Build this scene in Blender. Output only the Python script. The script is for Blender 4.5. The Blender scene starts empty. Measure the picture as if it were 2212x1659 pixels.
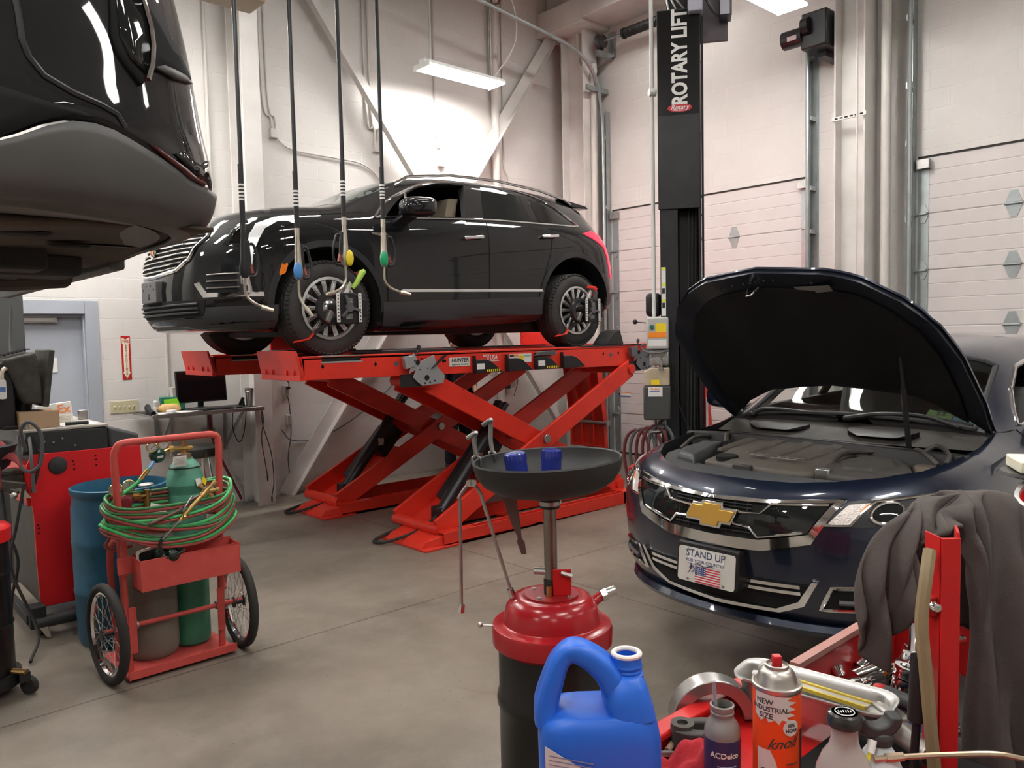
import bpy, bmesh, math, random
from math import sin, cos, pi, radians as R_, sqrt, atan2
from mathutils import Vector as V, Matrix as MX
from mathutils.bvhtree import BVHTree
from mathutils.geometry import delaunay_2d_cdt
import numpy as np
random.seed(7)
SC = bpy.context.scene
COL = SC.collection
# ---------------------------------------------------------------- camera
F_PX, CAMH = 1696.18, 1.78
yaw, pitch, roll = R_(47.8203), R_(-3.5161), R_(-1.21526)
_F = V((cos(yaw)*cos(pitch), sin(yaw)*cos(pitch), sin(pitch)))
_R = V((sin(yaw), -cos(yaw), 0)); _U = _R.cross(_F)
_R2 = _R*cos(roll) + _U*sin(roll); _U2 = -_R*sin(roll) + _U*cos(roll)
cd = bpy.data.cameras.new('camera'); cam = bpy.data.objects.new('camera', cd); COL.objects.link(cam)
cd.sensor_width = 36.0; cd.lens = 36.0*F_PX/2212.0; cd.clip_start = 0.05; cd.clip_end = 100
mw = MX.Identity(4)
for i in range(3):
    mw[i][0] = _R2[i]; mw[i][1] = _U2[i]; mw[i][2] = -_F[i]
mw[0][3], mw[1][3], mw[2][3] = 0, 0, CAMH
cam.matrix_world = mw
SC.camera = cam
# ---------------------------------------------------------------- world, exposure
wd = bpy.data.worlds.new('world'); SC.world = wd; wd.use_nodes = True
wd.node_tree.nodes['Background'].inputs[0].default_value = (0.9, 0.95, 1, 1)
wd.node_tree.nodes['Background'].inputs[1].default_value = 0.15
vs = SC.view_settings
vs.view_transform = 'Standard'; vs.look = 'None'; vs.gamma = 1; vs.use_curve_mapping = False
vs.exposure = 1.62
LAMP_STRENGTH = 22.0
SC.cycles.max_bounces = 7; SC.cycles.diffuse_bounces = 4; SC.cycles.glossy_bounces = 4; SC.cycles.transmission_bounces = 5; SC.cycles.transparent_max_bounces = 8
SC.cycles.caustics_reflective = False; SC.cycles.caustics_refractive = False
# ---------------------------------------------------------------- materials
MATS = {}
def mat(name, col, rough=.5, metal=0., noise=None, bump=0., bscale=40., emit=None, trans=0., coat=0., spec=.5, ior=1.45, wear=None, alpha=1.):
    """principled material; noise=(colour2, scale, amount) mottles the base colour, wear=(colour, scale, threshold) adds shaped stains"""
    if name in MATS: return MATS[name]
    m = bpy.data.materials.new(name); m.use_nodes = True; nt = m.node_tree; N = nt.nodes; L = nt.links
    b = N['Principled BSDF']
    b.inputs['Base Color'].default_value = (*col, 1); b.inputs['Roughness'].default_value = rough; b.inputs['Metallic'].default_value = metal
    b.inputs['Specular IOR Level'].default_value = spec; b.inputs['IOR'].default_value = ior
    b.inputs['Transmission Weight'].default_value = trans; b.inputs['Coat Weight'].default_value = coat; b.inputs['Coat Roughness'].default_value = .03
    b.inputs['Alpha'].default_value = alpha
    if emit: b.inputs['Emission Color'].default_value = (*emit[0], 1); b.inputs['Emission Strength'].default_value = emit[1]
    tc = N.new('ShaderNodeTexCoord')
    src = None
    if noise:
        n = N.new('ShaderNodeTexNoise'); n.inputs['Scale'].default_value = noise[1]; n.inputs['Detail'].default_value = 6
        L.new(tc.outputs['Object'], n.inputs['Vector'])
        mr = N.new('ShaderNodeMapRange'); mr.inputs[1].default_value = .35; mr.inputs[2].default_value = .7; mr.inputs[4].default_value = noise[2]
        L.new(n.outputs['Fac'], mr.inputs[0])
        mx = N.new('ShaderNodeMix'); mx.data_type = 'RGBA'; mx.inputs[6].default_value = (*col, 1); mx.inputs[7].default_value = (*noise[0], 1)
        L.new(mr.outputs[0], mx.inputs[0]); src = mx.outputs[2]
    if wear:
        n = N.new('ShaderNodeTexNoise'); n.inputs['Scale'].default_value = wear[1]; n.inputs['Detail'].default_value = 8; n.inputs['Roughness'].default_value = .7
        L.new(tc.outputs['Object'], n.inputs['Vector'])
        mr = N.new('ShaderNodeMapRange'); mr.inputs[1].default_value = wear[2]; mr.inputs[2].default_value = wear[2]+.06
        L.new(n.outputs['Fac'], mr.inputs[0])
        mx = N.new('ShaderNodeMix'); mx.data_type = 'RGBA'; mx.inputs[7].default_value = (*wear[0], 1)
        if src: L.new(src, mx.inputs[6])
        else: mx.inputs[6].default_value = (*col, 1)
        L.new(mr.outputs[0], mx.inputs[0]); src = mx.outputs[2]
    if src: L.new(src, b.inputs['Base Color'])
    if bump:
        n = N.new('ShaderNodeTexNoise'); n.inputs['Scale'].default_value = bscale; n.inputs['Detail'].default_value = 4
        L.new(tc.outputs['Object'], n.inputs['Vector'])
        bp = N.new('ShaderNodeBump'); bp.inputs['Strength'].default_value = bump; bp.inputs['Distance'].default_value = .01
        L.new(n.outputs['Fac'], bp.inputs['Height']); L.new(bp.outputs[0], b.inputs['Normal'])
    MATS[name] = m; return m
def block_mat(name, col, plane):
    """painted concrete block: running bond courses 0.2032 m high"""
    m = bpy.data.materials.new(name); m.use_nodes = True; nt = m.node_tree; N = nt.nodes; L = nt.links
    b = N['Principled BSDF']; b.inputs['Roughness'].default_value = .55
    g = N.new('ShaderNodeNewGeometry'); sx = N.new('ShaderNodeSeparateXYZ'); cb = N.new('ShaderNodeCombineXYZ')
    L.new(g.outputs['Position'], sx.inputs[0]); L.new(sx.outputs[0 if plane == 'xz' else 1], cb.inputs[0]); L.new(sx.outputs[2], cb.inputs[1])
    br = N.new('ShaderNodeTexBrick'); L.new(cb.outputs[0], br.inputs['Vector'])
    br.inputs['Scale'].default_value = 1; br.inputs['Mortar Size'].default_value = .004; br.inputs['Mortar Smooth'].default_value = .5
    br.inputs['Brick Width'].default_value = .4064; br.inputs['Row Height'].default_value = .2032
    c = col; br.inputs['Color1'].default_value = (*c, 1); br.inputs['Color2'].default_value = (c[0]*.975, c[1]*.975, c[2]*.97, 1)
    br.inputs['Mortar'].default_value = (min(1, c[0]*1.06), min(1, c[1]*1.06), min(1, c[2]*1.06), 1)
    n = N.new('ShaderNodeTexNoise'); n.inputs['Scale'].default_value = 1.3; n.inputs['Detail'].default_value = 8; n.inputs['Roughness'].default_value = .65
    L.new(g.outputs['Position'], n.inputs['Vector'])
    mr = N.new('ShaderNodeMapRange'); mr.inputs[1].default_value = .45; mr.inputs[2].default_value = .8; mr.inputs[4].default_value = .35
    L.new(n.outputs['Fac'], mr.inputs[0])
    mx = N.new('ShaderNodeMix'); mx.data_type = 'RGBA'; L.new(mr.outputs[0], mx.inputs[0]); L.new(br.outputs['Color'], mx.inputs[6])
    mx.inputs[7].default_value = (c[0]*.82, c[1]*.8, c[2]*.77, 1); L.new(mx.outputs[2], b.inputs['Base Color'])
    n2 = N.new('ShaderNodeTexNoise'); n2.inputs['Scale'].default_value = 60; n2.inputs['Detail'].default_value = 5; L.new(g.outputs['Position'], n2.inputs['Vector'])
    ma = N.new('ShaderNodeMath'); ma.operation = 'MULTIPLY_ADD'; ma.inputs[1].default_value = -.8; L.new(br.outputs['Fac'], ma.inputs[0])
    m2 = N.new('ShaderNodeMath'); m2.operation = 'MULTIPLY'; m2.inputs[1].default_value = .25; L.new(n2.outputs['Fac'], m2.inputs[0]); L.new(m2.outputs[0], ma.inputs[2])
    bp = N.new('ShaderNodeBump'); bp.inputs['Strength'].default_value = .5; bp.inputs['Distance'].default_value = .008
    L.new(ma.outputs[0], bp.inputs['Height']); L.new(bp.outputs[0], b.inputs['Normal'])
    MATS[name] = m; return m
def floor_mat():
    m = bpy.data.materials.new('concrete_floor'); m.use_nodes = True; nt = m.node_tree; N = nt.nodes; L = nt.links
    b = N['Principled BSDF']; g = N.new('ShaderNodeNewGeometry')
    def noise(s, d=8, r=.6, dist=0):
        n = N.new('ShaderNodeTexNoise'); n.inputs['Scale'].default_value = s; n.inputs['Detail'].default_value = d; n.inputs['Roughness'].default_value = r
        n.inputs['Distortion'].default_value = dist; L.new(g.outputs['Position'], n.inputs['Vector']); return n.outputs['Fac']
    def ramp(src, a, z, o0=0., o1=1.):
        r = N.new('ShaderNodeMapRange'); r.inputs[1].default_value = a; r.inputs[2].default_value = z; r.inputs[3].default_value = o0; r.inputs[4].default_value = o1
        L.new(src, r.inputs[0]); return r.outputs[0]
    def mix(f, a, c):
        x = N.new('ShaderNodeMix'); x.data_type = 'RGBA'; L.new(f, x.inputs[0])
        if isinstance(a, tuple): x.inputs[6].default_value = (*a, 1)
        else: L.new(a, x.inputs[6])
        x.inputs[7].default_value = (*c, 1); return x.outputs[2]
    c1 = mix(ramp(noise(1.1, 8, .6, .4), .35, .68), (.235, .198, .16), (.155, .13, .105))
    c2 = mix(ramp(noise(5, 8, .7), .45, .75, 0, .5), c1, (.30, .26, .215))
    c3 = mix(ramp(noise(2.3, 10, .75, .8), .60, .72, 0, .6), c2, (.12, .095, .075))
    c4 = mix(ramp(noise(38, 3, .5), .70, .74, 0, .8), c3, (.08, .07, .06))
    # saw-cut joints: dark thin lines along world x (y = 4.275 + 4.5k) and y
    sx = N.new('ShaderNodeSeparateXYZ'); L.new(g.outputs['Position'], sx.inputs[0])
    def joint(i, off, per):
        a = N.new('ShaderNodeMath'); a.operation = 'SUBTRACT'; L.new(sx.outputs[i], a.inputs[0]); a.inputs[1].default_value = off - per/2 - per*20
        mo = N.new('ShaderNodeMath'); mo.operation = 'MODULO'; L.new(a.outputs[0], mo.inputs[0]); mo.inputs[1].default_value = per
        s = N.new('ShaderNodeMath'); s.operation = 'SUBTRACT'; L.new(mo.outputs[0], s.inputs[0]); s.inputs[1].default_value = per/2
        ab = N.new('ShaderNodeMath'); ab.operation = 'ABSOLUTE'; L.new(s.outputs[0], ab.inputs[0])
        return ramp(ab.outputs[0], .003, .009, 1, 0)
    mxm = N.new('ShaderNodeMath'); mxm.operation = 'MAXIMUM'; L.new(joint(1, 4.275, 4.3), mxm.inputs[0]); L.new(joint(0, 4.03, 4.6), mxm.inputs[1])
    jf = N.new('ShaderNodeMath'); jf.operation = 'MULTIPLY'; L.new(mxm.outputs[0], jf.inputs[0]); jf.inputs[1].default_value = .8
    c5 = mix(jf.outputs[0], c4, (.05, .04, .03))
    L.new(c5, b.inputs['Base Color'])
    L.new(ramp(noise(3, 6, .6), .3, .75, .32, .55), b.inputs['Roughness'])
    h = N.new('ShaderNodeMath'); h.operation = 'MULTIPLY_ADD'; h.inputs[1].default_value = -.12; L.new(mxm.outputs[0], h.inputs[0]); L.new(ramp(noise(25, 6, .6), 0, 1, 0, .12), h.inputs[2])
    bp = N.new('ShaderNodeBump'); bp.inputs['Strength'].default_value = .35; bp.inputs['Distance'].default_value = .01
    L.new(h.outputs[0], bp.inputs['Height']); L.new(bp.outputs[0], b.inputs['Normal'])
    return m
WALLC = (.72,.695,.665)
# ---------------------------------------------------------------- mesh builder
class MB:
    def __init__(s): s.v = []; s.f = []; s.T = None
    def add(s, vs_, fs):
        o = len(s.v)
        s.v += [tuple(s.T @ V(p)) for p in vs_] if s.T else [tuple(p) for p in vs_]
        s.f += [tuple(i+o for i in f) for f in fs]
        return s
    def box(s, x0, x1, y0, y1, z0, z1):
        return s.add([(x0,y0,z0),(x1,y0,z0),(x1,y1,z0),(x0,y1,z0),(x0,y0,z1),(x1,y0,z1),(x1,y1,z1),(x0,y1,z1)],
                     [(0,3,2,1),(4,5,6,7),(0,1,5,4),(1,2,6,5),(2,3,7,6),(3,0,4,7)])
    def hexa(s, p):   # 8 corners, bottom ring then top ring
        return s.add(p, [(0,3,2,1),(4,5,6,7),(0,1,5,4),(1,2,6,5),(2,3,7,6),(3,0,4,7)])
    def obox(s, c, size, R=None):
        h = [V(size)/2][0]; c = V(c); R = R or MX.Identity(3)
        return s.hexa([c + R @ V((a*h[0], b*h[1], d*h[2])) for d in (-1,1) for a, b in ((-1,-1),(1,-1),(1,1),(-1,1))])
    def bar(s, p, q, w, h, up=(0,0,1)):
        p, q = V(p), V(q); d = (q-p).normalized(); sd = d.cross(V(up)).normalized(); u = sd.cross(d)
        a, b = sd*w/2, u*h/2
        return s.hexa([p-a-b, p+a-b, q+a-b, q-a-b, p-a+b, p+a+b, q+a+b, q-a+b])
    def cyl(s, p, q, r0, r1=None, n=20, caps=True):
        r1 = r0 if r1 is None else r1
        p, q = V(p), V(q); d = (q-p).normalized(); a = d.orthogonal().normalized(); b = d.cross(a)
        vs_ = [p + (a*cos(2*pi*i/n)+b*sin(2*pi*i/n))*r0 for i in range(n)] + [q + (a*cos(2*pi*i/n)+b*sin(2*pi*i/n))*r1 for i in range(n)]
        fs = [(i,(i+1)%n,n+(i+1)%n,n+i) for i in range(n)]
        if caps: fs += [tuple(reversed(range(n))), tuple(range(n,2*n))]
        return s.add(vs_, fs)
    def tube(s, pts, r, n=10, closed=False, flat=None):
        pts = [V(p) for p in pts]; m = len(pts); fr = []
        prev = None
        for i in range(m):
            if closed: t = (pts[(i+1)%m]-pts[i-1])
            else: t = pts[min(i+1,m-1)]-pts[max(i-1,0)]
            t = t.normalized() if t.length > 1e-9 else V((0,0,1))
            if prev is None: a = t.orthogonal().normalized()
            else:
                a = prev - t*prev.dot(t); a = a.normalized() if a.length > 1e-6 else t.orthogonal().normalized()
            prev = a; fr.append((a, t.cross(a)))
        rr = r if hasattr(r, '__len__') else [r]*m
        vs_ = [pts[i] + (fr[i][0]*cos(2*pi*k/n)+fr[i][1]*sin(2*pi*k/n))*rr[i] for i in range(m) for k in range(n)]
        fs = [(i*n+k, i*n+(k+1)%n, ((i+1)%m)*n+(k+1)%n, ((i+1)%m)*n+k) for i in range(m if closed else m-1) for k in range(n)]
        if not closed: fs += [tuple(reversed(range(n))), tuple(range((m-1)*n, m*n))]
        return s.add(vs_, fs)
    def lathe(s, prof, o=(0,0,0), ax=(0,0,1), n=32, sx=1., sy=1., caps=True):
        o = V(o); d = V(ax).normalized(); a = d.orthogonal().normalized() if abs(d.z) < .9 else V((1,0,0)); a = (a-d*a.dot(d)).normalized(); b = d.cross(a)
        m = len(prof)
        vs_ = [o + d*h + a*(r*sx*cos(2*pi*k/n)) + b*(r*sy*sin(2*pi*k/n)) for r, h in prof for k in range(n)]
        fs = [(i*n+k, i*n+(k+1)%n, (i+1)*n+(k+1)%n, (i+1)*n+k) for i in range(m-1) for k in range(n)]
        if caps and prof[0][0] > 1e-6: fs.append(tuple(reversed(range(n))))
        if caps and prof[-1][0] > 1e-6: fs.append(tuple(range((m-1)*n, m*n)))
        return s.add(vs_, fs)
    def prism(s, poly, o, ux, uy, d):
        o, ux, uy = V(o), V(ux), V(uy); n = ux.cross(uy).normalized()*d; m = len(poly)
        b = [o+ux*x+uy*y for x, y in poly]
        return s.add(b+[p+n for p in b], [tuple(reversed(range(m))), tuple(range(m,2*m))]+[(i,(i+1)%m,m+(i+1)%m,m+i) for i in range(m)])
    def grid(s, P, cu=False, cv=False):
        nu, nv = len(P), len(P[0])
        return s.add([p for r in P for p in r], [(i*nv+j, i*nv+(j+1)%nv, ((i+1)%nu)*nv+(j+1)%nv, ((i+1)%nu)*nv+j) for i in range(nu if cu else nu-1) for j in range(nv if cv else nv-1)])
    def loft(s, secs, caps=True):
        n = len(secs[0]); m = len(secs)
        s_ = [p for c in secs for p in c]
        fs = [(i*n+k, i*n+(k+1)%n, (i+1)*n+(k+1)%n, (i+1)*n+k) for i in range(m-1) for k in range(n)]
        if caps: fs += [tuple(reversed(range(n))), tuple(range((m-1)*n, m*n))]
        return s.add(s_, fs)
    def ell(s, c, rx, ry=None, rz=None, n=20, m=12, R=None):
        ry = ry or rx; rz = rz or rx; c = V(c); R = R or MX.Identity(3)
        P = [[c + R @ V((rx*sin(pi*i/m)*cos(2*pi*k/n), ry*sin(pi*i/m)*sin(2*pi*k/n), rz*cos(pi*i/m))) for k in range(n)] for i in range(m+1)]
        return s.grid(P, False, True)
    def build(s, name, m, parent=None, bev=0., seg=2, ang=35, sub=0, solid=0., flat=False, fix=True):
        me = bpy.data.meshes.new(name)
        pts = s.v
        if parent is not None:
            iv = rootmat(parent).inverted(); pts = [tuple(iv @ V(p)) for p in pts]
        me.from_pydata(pts, [], s.f)
        bm = bmesh.new(); bm.from_mesh(me); bmesh.ops.remove_doubles(bm, verts=bm.verts, dist=1e-6)
        if fix: bmesh.ops.recalc_face_normals(bm, faces=bm.faces)
        bm.to_mesh(me); bm.free()
        return finish(me, name, m, parent, bev, seg, ang, sub, solid, flat)
def finish(me, name, m, parent=None, bev=0., seg=2, ang=35, sub=0, solid=0., flat=False):
    for mm in (m if isinstance(m, (list, tuple)) else [m]): me.materials.append(mm)
    if not flat:
        me.polygons.foreach_set('use_smooth', [True]*len(me.polygons))
        me.set_sharp_from_angle(angle=R_(ang))
    o = bpy.data.objects.new(name, me); COL.objects.link(o)
    if parent is not None: o.parent = parent
    if solid:
        k = o.modifiers.new('solid', 'SOLIDIFY'); k.thickness = solid; k.offset = 0
    if bev:
        k = o.modifiers.new('bevel', 'BEVEL'); k.width = bev; k.segments = seg; k.limit_method = 'ANGLE'; k.angle_limit = R_(40); k.harden_normals = False
    if sub:
        k = o.modifiers.new('sub', 'SUBSURF'); k.levels = k.render_levels = sub
    return o
ROOTM = {}
def rootmat(p):
    while p.parent is not None: p = p.parent
    return ROOTM.get(p.name, MX.Identity(4))
def tag(o, label, cat, group=None):
    o['label'] = label; o['category'] = cat
    if group: o['group'] = group
    return o
def thing(name, label, cat, loc=(0,0,0), rz=0., group=None):
    o = bpy.data.objects.new(name, None); COL.objects.link(o); o.empty_display_size = .1
    o.location = loc; o.rotation_euler = (0, 0, rz)
    ROOTM[o.name] = MX.Translation(loc) @ MX.Rotation(rz, 4, 'Z')
    return tag(o, label, cat, group)
def part(name, parent):
    o = bpy.data.objects.new(name, None); COL.objects.link(o); o.empty_display_size = .05; o.parent = parent; return o
def struct(o): o['kind'] = 'structure'; return o
def lab(o, l): o['label'] = l; return o
def copy_tree(o, parent=None):
    c = o.copy(); COL.objects.link(c)
    if parent is not None: c.parent = parent
    for ch in list(o.children): copy_tree(ch, c)
    return c
def text(name, s, size, o, ux, uy, m, parent=None, depth=.0008, bold=0., align='CENTER', shear=0., sx=1., arch=None):
    """lettering as a thin mesh: o is the centre of the line, ux the reading direction, uy up"""
    cu = bpy.data.curves.new(name, 'FONT'); cu.body = s; cu.size = size; cu.align_x = align; cu.align_y = 'CENTER'
    cu.extrude = depth; cu.offset = bold*size; cu.shear = shear; cu.resolution_u = 3
    t = bpy.data.objects.new('_t', cu); COL.objects.link(t)
    dg = bpy.context.evaluated_depsgraph_get(); me = bpy.data.meshes.new_from_object(t.evaluated_get(dg))
    bpy.data.objects.remove(t); bpy.data.curves.remove(cu)
    ux = V(ux).normalized(); uy = V(uy).normalized(); n = ux.cross(uy); o = V(o)
    fn = arch or (lambda x, y, z: o + ux*(x*sx) + uy*y + n*z)
    iv = rootmat(parent).inverted() if parent is not None else MX.Identity(4)
    for v in me.vertices: v.co = iv @ fn(*v.co)
    me.name = name
    me.materials.clear()
    ob = finish(me, name, m, parent, flat=True)
    return ob
def smooth_path(pts, n=8, closed=False):
    """Catmull-Rom through pts"""
    pts = [V(p) for p in pts]; m = len(pts); out = []
    for i in range(m if closed else m-1):
        p0 = pts[i-1] if (i > 0 or closed) else pts[0]*2-pts[1]
        p1 = pts[i]; p2 = pts[(i+1) % m]
        p3 = pts[(i+2) % m] if (i+2 < m or closed) else p2*2-p1
        for k in range(n):
            t = k/n
            out.append(.5*((2*p1)+(p2-p0)*t+(2*p0-5*p1+4*p2-p3)*t*t+(3*p1-p0-3*p2+p3)*t**3))
    if not closed: out.append(pts[-1])
    return out
def rrect(x0, x1, y0, y1, r, n=4):
    return [(cx+r*cos(a0+k*pi/2/n), cy+r*sin(a0+k*pi/2/n)) for cx, cy, a0 in ((x1-r,y1-r,0),(x0+r,y1-r,pi/2),(x0+r,y0+r,pi),(x1-r,y0+r,1.5*pi)) for k in range(n+1)]
def pchip(tab):
    xs = [a for a, _ in tab]; ys = [b for _, b in tab]; n = len(xs)
    h = [xs[i+1]-xs[i] for i in range(n-1)]; dl = [(ys[i+1]-ys[i])/h[i] for i in range(n-1)]
    d = [dl[0]]+[0 if dl[i-1]*dl[i] <= 0 else 2*dl[i-1]*dl[i]/(dl[i-1]+dl[i]) for i in range(1, n-1)]+[dl[-1]]
    def f(x):
        if x <= xs[0]: return ys[0]
        if x >= xs[-1]: return ys[-1]
        i = max(k for k in range(n-1) if xs[k] <= x); t = (x-xs[i])/h[i]
        return ((1+2*t)*(1-t)**2*ys[i] + t*(1-t)**2*h[i]*d[i] + t*t*(3-2*t)*ys[i+1] + t*t*(t-1)*h[i]*d[i+1])
    return f
# common materials
M_white = mat('white_paint', (.72,.695,.665), .45, noise=((.5,.47,.43), 3, .5))
M_red = mat('red_enamel', (.74,.038,.02), .32, noise=((.58,.028,.015), 6, .5), wear=((.25,.03,.02), 9, .66))
M_redcab = mat('red_cabinet_paint', (.74,.014,.018), .38, noise=((.66,.012,.016), 3, .4))
M_redtool = mat('red_tool_chest_paint', (.55,.012,.012), .35, noise=((.4,.02,.02), 7, .5), wear=((.2,.05,.04), 12, .66))
M_black = mat('black_plastic', (.012,.012,.013), .45)
M_blackm = mat('black_painted_steel', (.018,.018,.02), .3, noise=((.03,.03,.032), 10, .6))
M_dark = mat('dark_void', (.006,.006,.006), .9)
M_rubber = mat('rubber', (.022,.021,.02), .75, noise=((.045,.043,.04), 12, .7))
M_chrome = mat('chrome', (.82,.82,.82), .08, 1.)
M_steel = mat('steel', (.5,.49,.47), .33, 1., noise=((.3,.29,.28), 14, .6))
M_galv = mat('galvanised_steel', (.42,.46,.46), .42, .85, noise=((.3,.33,.33), 9, .6))
M_alu = mat('aluminium', (.62,.61,.58), .38, .95, noise=((.45,.44,.42), 8, .6))
M_brass = mat('brass', (.62,.42,.16), .3, 1., noise=((.4,.26,.1), 20, .6))
M_grey = mat('grey_plastic', (.10,.10,.105), .5)
M_label = mat('white_label', (.75,.74,.71), .5)
M_ink = mat('black_ink', (.02,.02,.025), .5)
M_yellow = mat('yellow_label', (.85,.62,.02), .5)
M_orange = mat('orange_label', (.9,.25,.02), .5)
# ================================================================ the building
YW, XW, CZ = 8.5, 8.96, 6.9
M_bl = block_mat('block_wall_left_paint', WALLC, 'xz'); M_br = block_mat('block_wall_right_paint', WALLC, 'yz')
M_gdoor = mat('garage_door_paint', (.70,.665,.645), .42, noise=((.64,.60,.58), 2.5, .5), wear=((.55,.52,.5), 5, .68))
M_ceil = mat('ceiling_paint', (.62,.60,.57), .7, noise=((.54,.52,.49), 2, .6))
M_ddoor = mat('grey_door_paint', (.40,.43,.48), .4, noise=((.33,.35,.39), 2, .5))
struct(MB().box(-8, XW+.3, -7, YW+.3, -.2, 0).build('floor', floor_mat()))
struct(MB().box(-8, XW+.3, -7, YW+.3, CZ, CZ+.2).build('ceiling', M_ceil))
w = MB()   # left wall with the opening of the grey door
DX0, DX1, DZ = 1.14, 2.12, 2.10
w.box(-8, DX0, YW, YW+.25, 0, CZ); w.box(DX1, XW+.25, YW, YW+.25, 0, CZ); w.box(DX0, DX1, YW, YW+.25, DZ, CZ)
struct(w.build('wall_left', M_bl))
w = MB()   # right wall with two garage door openings
G2, G3, GZ = (4.57, 7.62), (-.25, 3.36), 3.59
w.box(XW, XW+.25, G2[1], YW, 0, CZ); w.box(XW, XW+.25, G3[1], G2[0], 0, CZ); w.box(XW, XW+.25, -7, G3[0], 0, CZ)
w.box(XW, XW+.25, G2[0], G2[1], GZ, CZ); w.box(XW, XW+.25, G3[0], G3[1], GZ, CZ)
struct(w.build('wall_right', M_br))
struct(MB().box(-8, XW+.25, -7.25, -7, 0, CZ).build('wall_back', M_bl))
struct(MB().box(-8.25, -8, -7.25, YW+.25, 0, CZ).build('wall_front', M_br))
# grey personnel door
d = MB().box(DX0+.03, DX1-.02, YW+.10, YW+.145, .01, DZ-.03)
door = struct(d.build('door_1', M_ddoor, bev=.003))
fr = MB()
for a, b, z0, z1 in ((DX0-.09, DX0+.03, 0, DZ+.11), (DX1-.03, DX1+.09, 0, DZ+.11)): fr.box(a, b, YW-.012, YW+.16, z0, z1)
fr.box(DX0+.03, DX1-.03, YW-.012, YW+.16, DZ-.02, DZ+.11)
fr.box(DX1-.045, DX1-.03, YW+.02, YW+.09, 0, DZ-.02); fr.box(DX0+.03, DX1-.03, YW+.05, YW+.09, DZ-.05, DZ-.02)
fr.build('door_frame', M_ddoor, door, bev=.004)
k = MB().box(1.42, 1.86, YW+.055, YW+.075, DZ-.10, DZ-.085).box(1.84, 1.86, YW+.055, YW+.10, DZ-.10, DZ-.05).box(1.42, 1.86, YW+.075, YW+.10, DZ-.085, DZ-.05)
k.build('door_closer_arm', M_alu, door, bev=.003)
MB().box(1.40, 1.55, YW+.04, YW+.10, DZ-.28, DZ-.15).build('alarm_contact_box', M_white, door, bev=.008)
MB().box(1.78, 1.85, YW+.094, YW+.1, 1.52, 1.66).build('notice', M_label, door)
MB().box(DX0, DX1, YW+.15, YW+.25, 0, DZ).build('door_backing', M_dark, door)
# sectional garage doors
def gdoor(name, y0, y1, stickers=()):
    o = MB(); n = 6; h = (GZ-.01)/n
    for i in range(n):
        a = i*h; g = .006
        for k in range(4):     # each section has shallow horizontal ribs
            z0, z1 = a + h*k/4, a + h*(k+1)/4
            zz0 = z0 + (g if k == 0 else .004); zz1 = z1 - (g if k == 3 else .004)
            o.hexa([(XW+.012,y0,zz0),(XW+.07,y0,zz0),(XW+.07,y1,zz0),(XW+.012,y1,zz0),(XW+.012,y0,zz1),(XW+.07,y0,zz1),(XW+.07,y1,zz1),(XW+.012,y1,zz1)])
        o.box(XW+.016 , XW+.08, y0, y1, a+.001, a+h-.001)
    D = struct(o.build(name, M_gdoor, bev=.003, seg=1))
    MB().box(XW+.005, XW+.02, y0, y1, GZ-.02, GZ+.035).build('top_seal', M_rubber, D)
    MB().box(XW+.0, XW+.03, y0, y1, 0, .03).build('bottom_seal', M_rubber, D)
    hg = [y0+.05, (y0+y1)/2 - .5, y1-.05] if name == 'door_2' else [y0+.05, 2.46, 1.2]
    for i in range(1, n):
        for yy in hg[1:2]:
            q = MB(); z = i*h
            q.prism([(-.075,.012),(.075,.012),(.03,.13),(-.03,.13)], (XW+.012, yy, z), (0,-1,0), (0,0,1), .006)
            q.prism([(-.075,-.012),(-.03,-.13),(.03,-.13),(.075,-.012)], (XW+.012, yy, z), (0,-1,0), (0,0,1), .006)
            q.cyl((XW, yy-.08, z), (XW, yy+.08, z), .014, n=10)
            q.build('hinge', M_galv, D)
    for s, yy in ((1, y0), (-1, y1)):
        e = MB()
        e.box(XW+.006, XW+.014, min(yy, yy+s*.11), max(yy, yy+s*.11), .05, GZ-.12)
        e.build('end_stile', M_galv, D)
        for i in range(1, n+1):
            q = MB(); z = i*h - (.10 if i == n else 0)
            if i == n: q.box(XW-.06, XW+.01, min(yy+s*.0, yy+s*.13), max(yy, yy+s*.13), z-.03, z+.07)
            else: q.prism([(-.06,.01),(.06,.01),(.02,.10),(-.02,.10)], (XW+.006, yy+s*.055, z), (0,-1,0), (0,0,1), .01).prism([(-.06,-.01),(-.02,-.10),(.02,-.10),(.06,-.01)], (XW+.006, yy+s*.055, z), (0,-1,0), (0,0,1), .01).box(XW-.03, XW+.006, min(yy-s*.03, yy+s*.10), max(yy-s*.03, yy+s*.10), z-.012, z+.012)
            q.build('roller_bracket', M_galv if i < n else M_steel, D, bev=.002)
    return D
D2 = gdoor('door_2', *G2); D3 = gdoor('door_3', *G3)
# vertical door tracks with wall angle
def track(label, y, s, top):
    t = thing('door_track', label, 'door track', (XW-.06, y, 0))
    q = MB(); q.box(XW-.012, XW-.002, min(y, y-s*.09), max(y, y-s*.09), 0, top); q.box(XW-.10, XW-.002, y-.004, y+.004, 0, top)
    q.build('wall_angle', M_galv, t)
    return t
dark_slot = mat('slot_dark', (.03,.03,.03), .6)
def rail(t, pts, s=1):
    q = MB(); q.tube(pts, .026, n=8); q.build('track_rail', M_galv, t)
tr = track('galvanised garage door track bending back overhead beside the corner column', 7.64, -1, 5.0)
rail(tr, [(XW-.13, 7.66, z) for z in (0.02, 2, 4, 4.55)]+smooth_path([(XW-.14, 7.66, 4.85), (XW-.26, 7.66, 5.4), (XW-.6, 7.67, 5.72), (XW-1.2, 7.68, 5.85)], 6)+[(XW-2.5, 7.70, 6.0), (3.6, 7.74, 6.5)])
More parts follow.
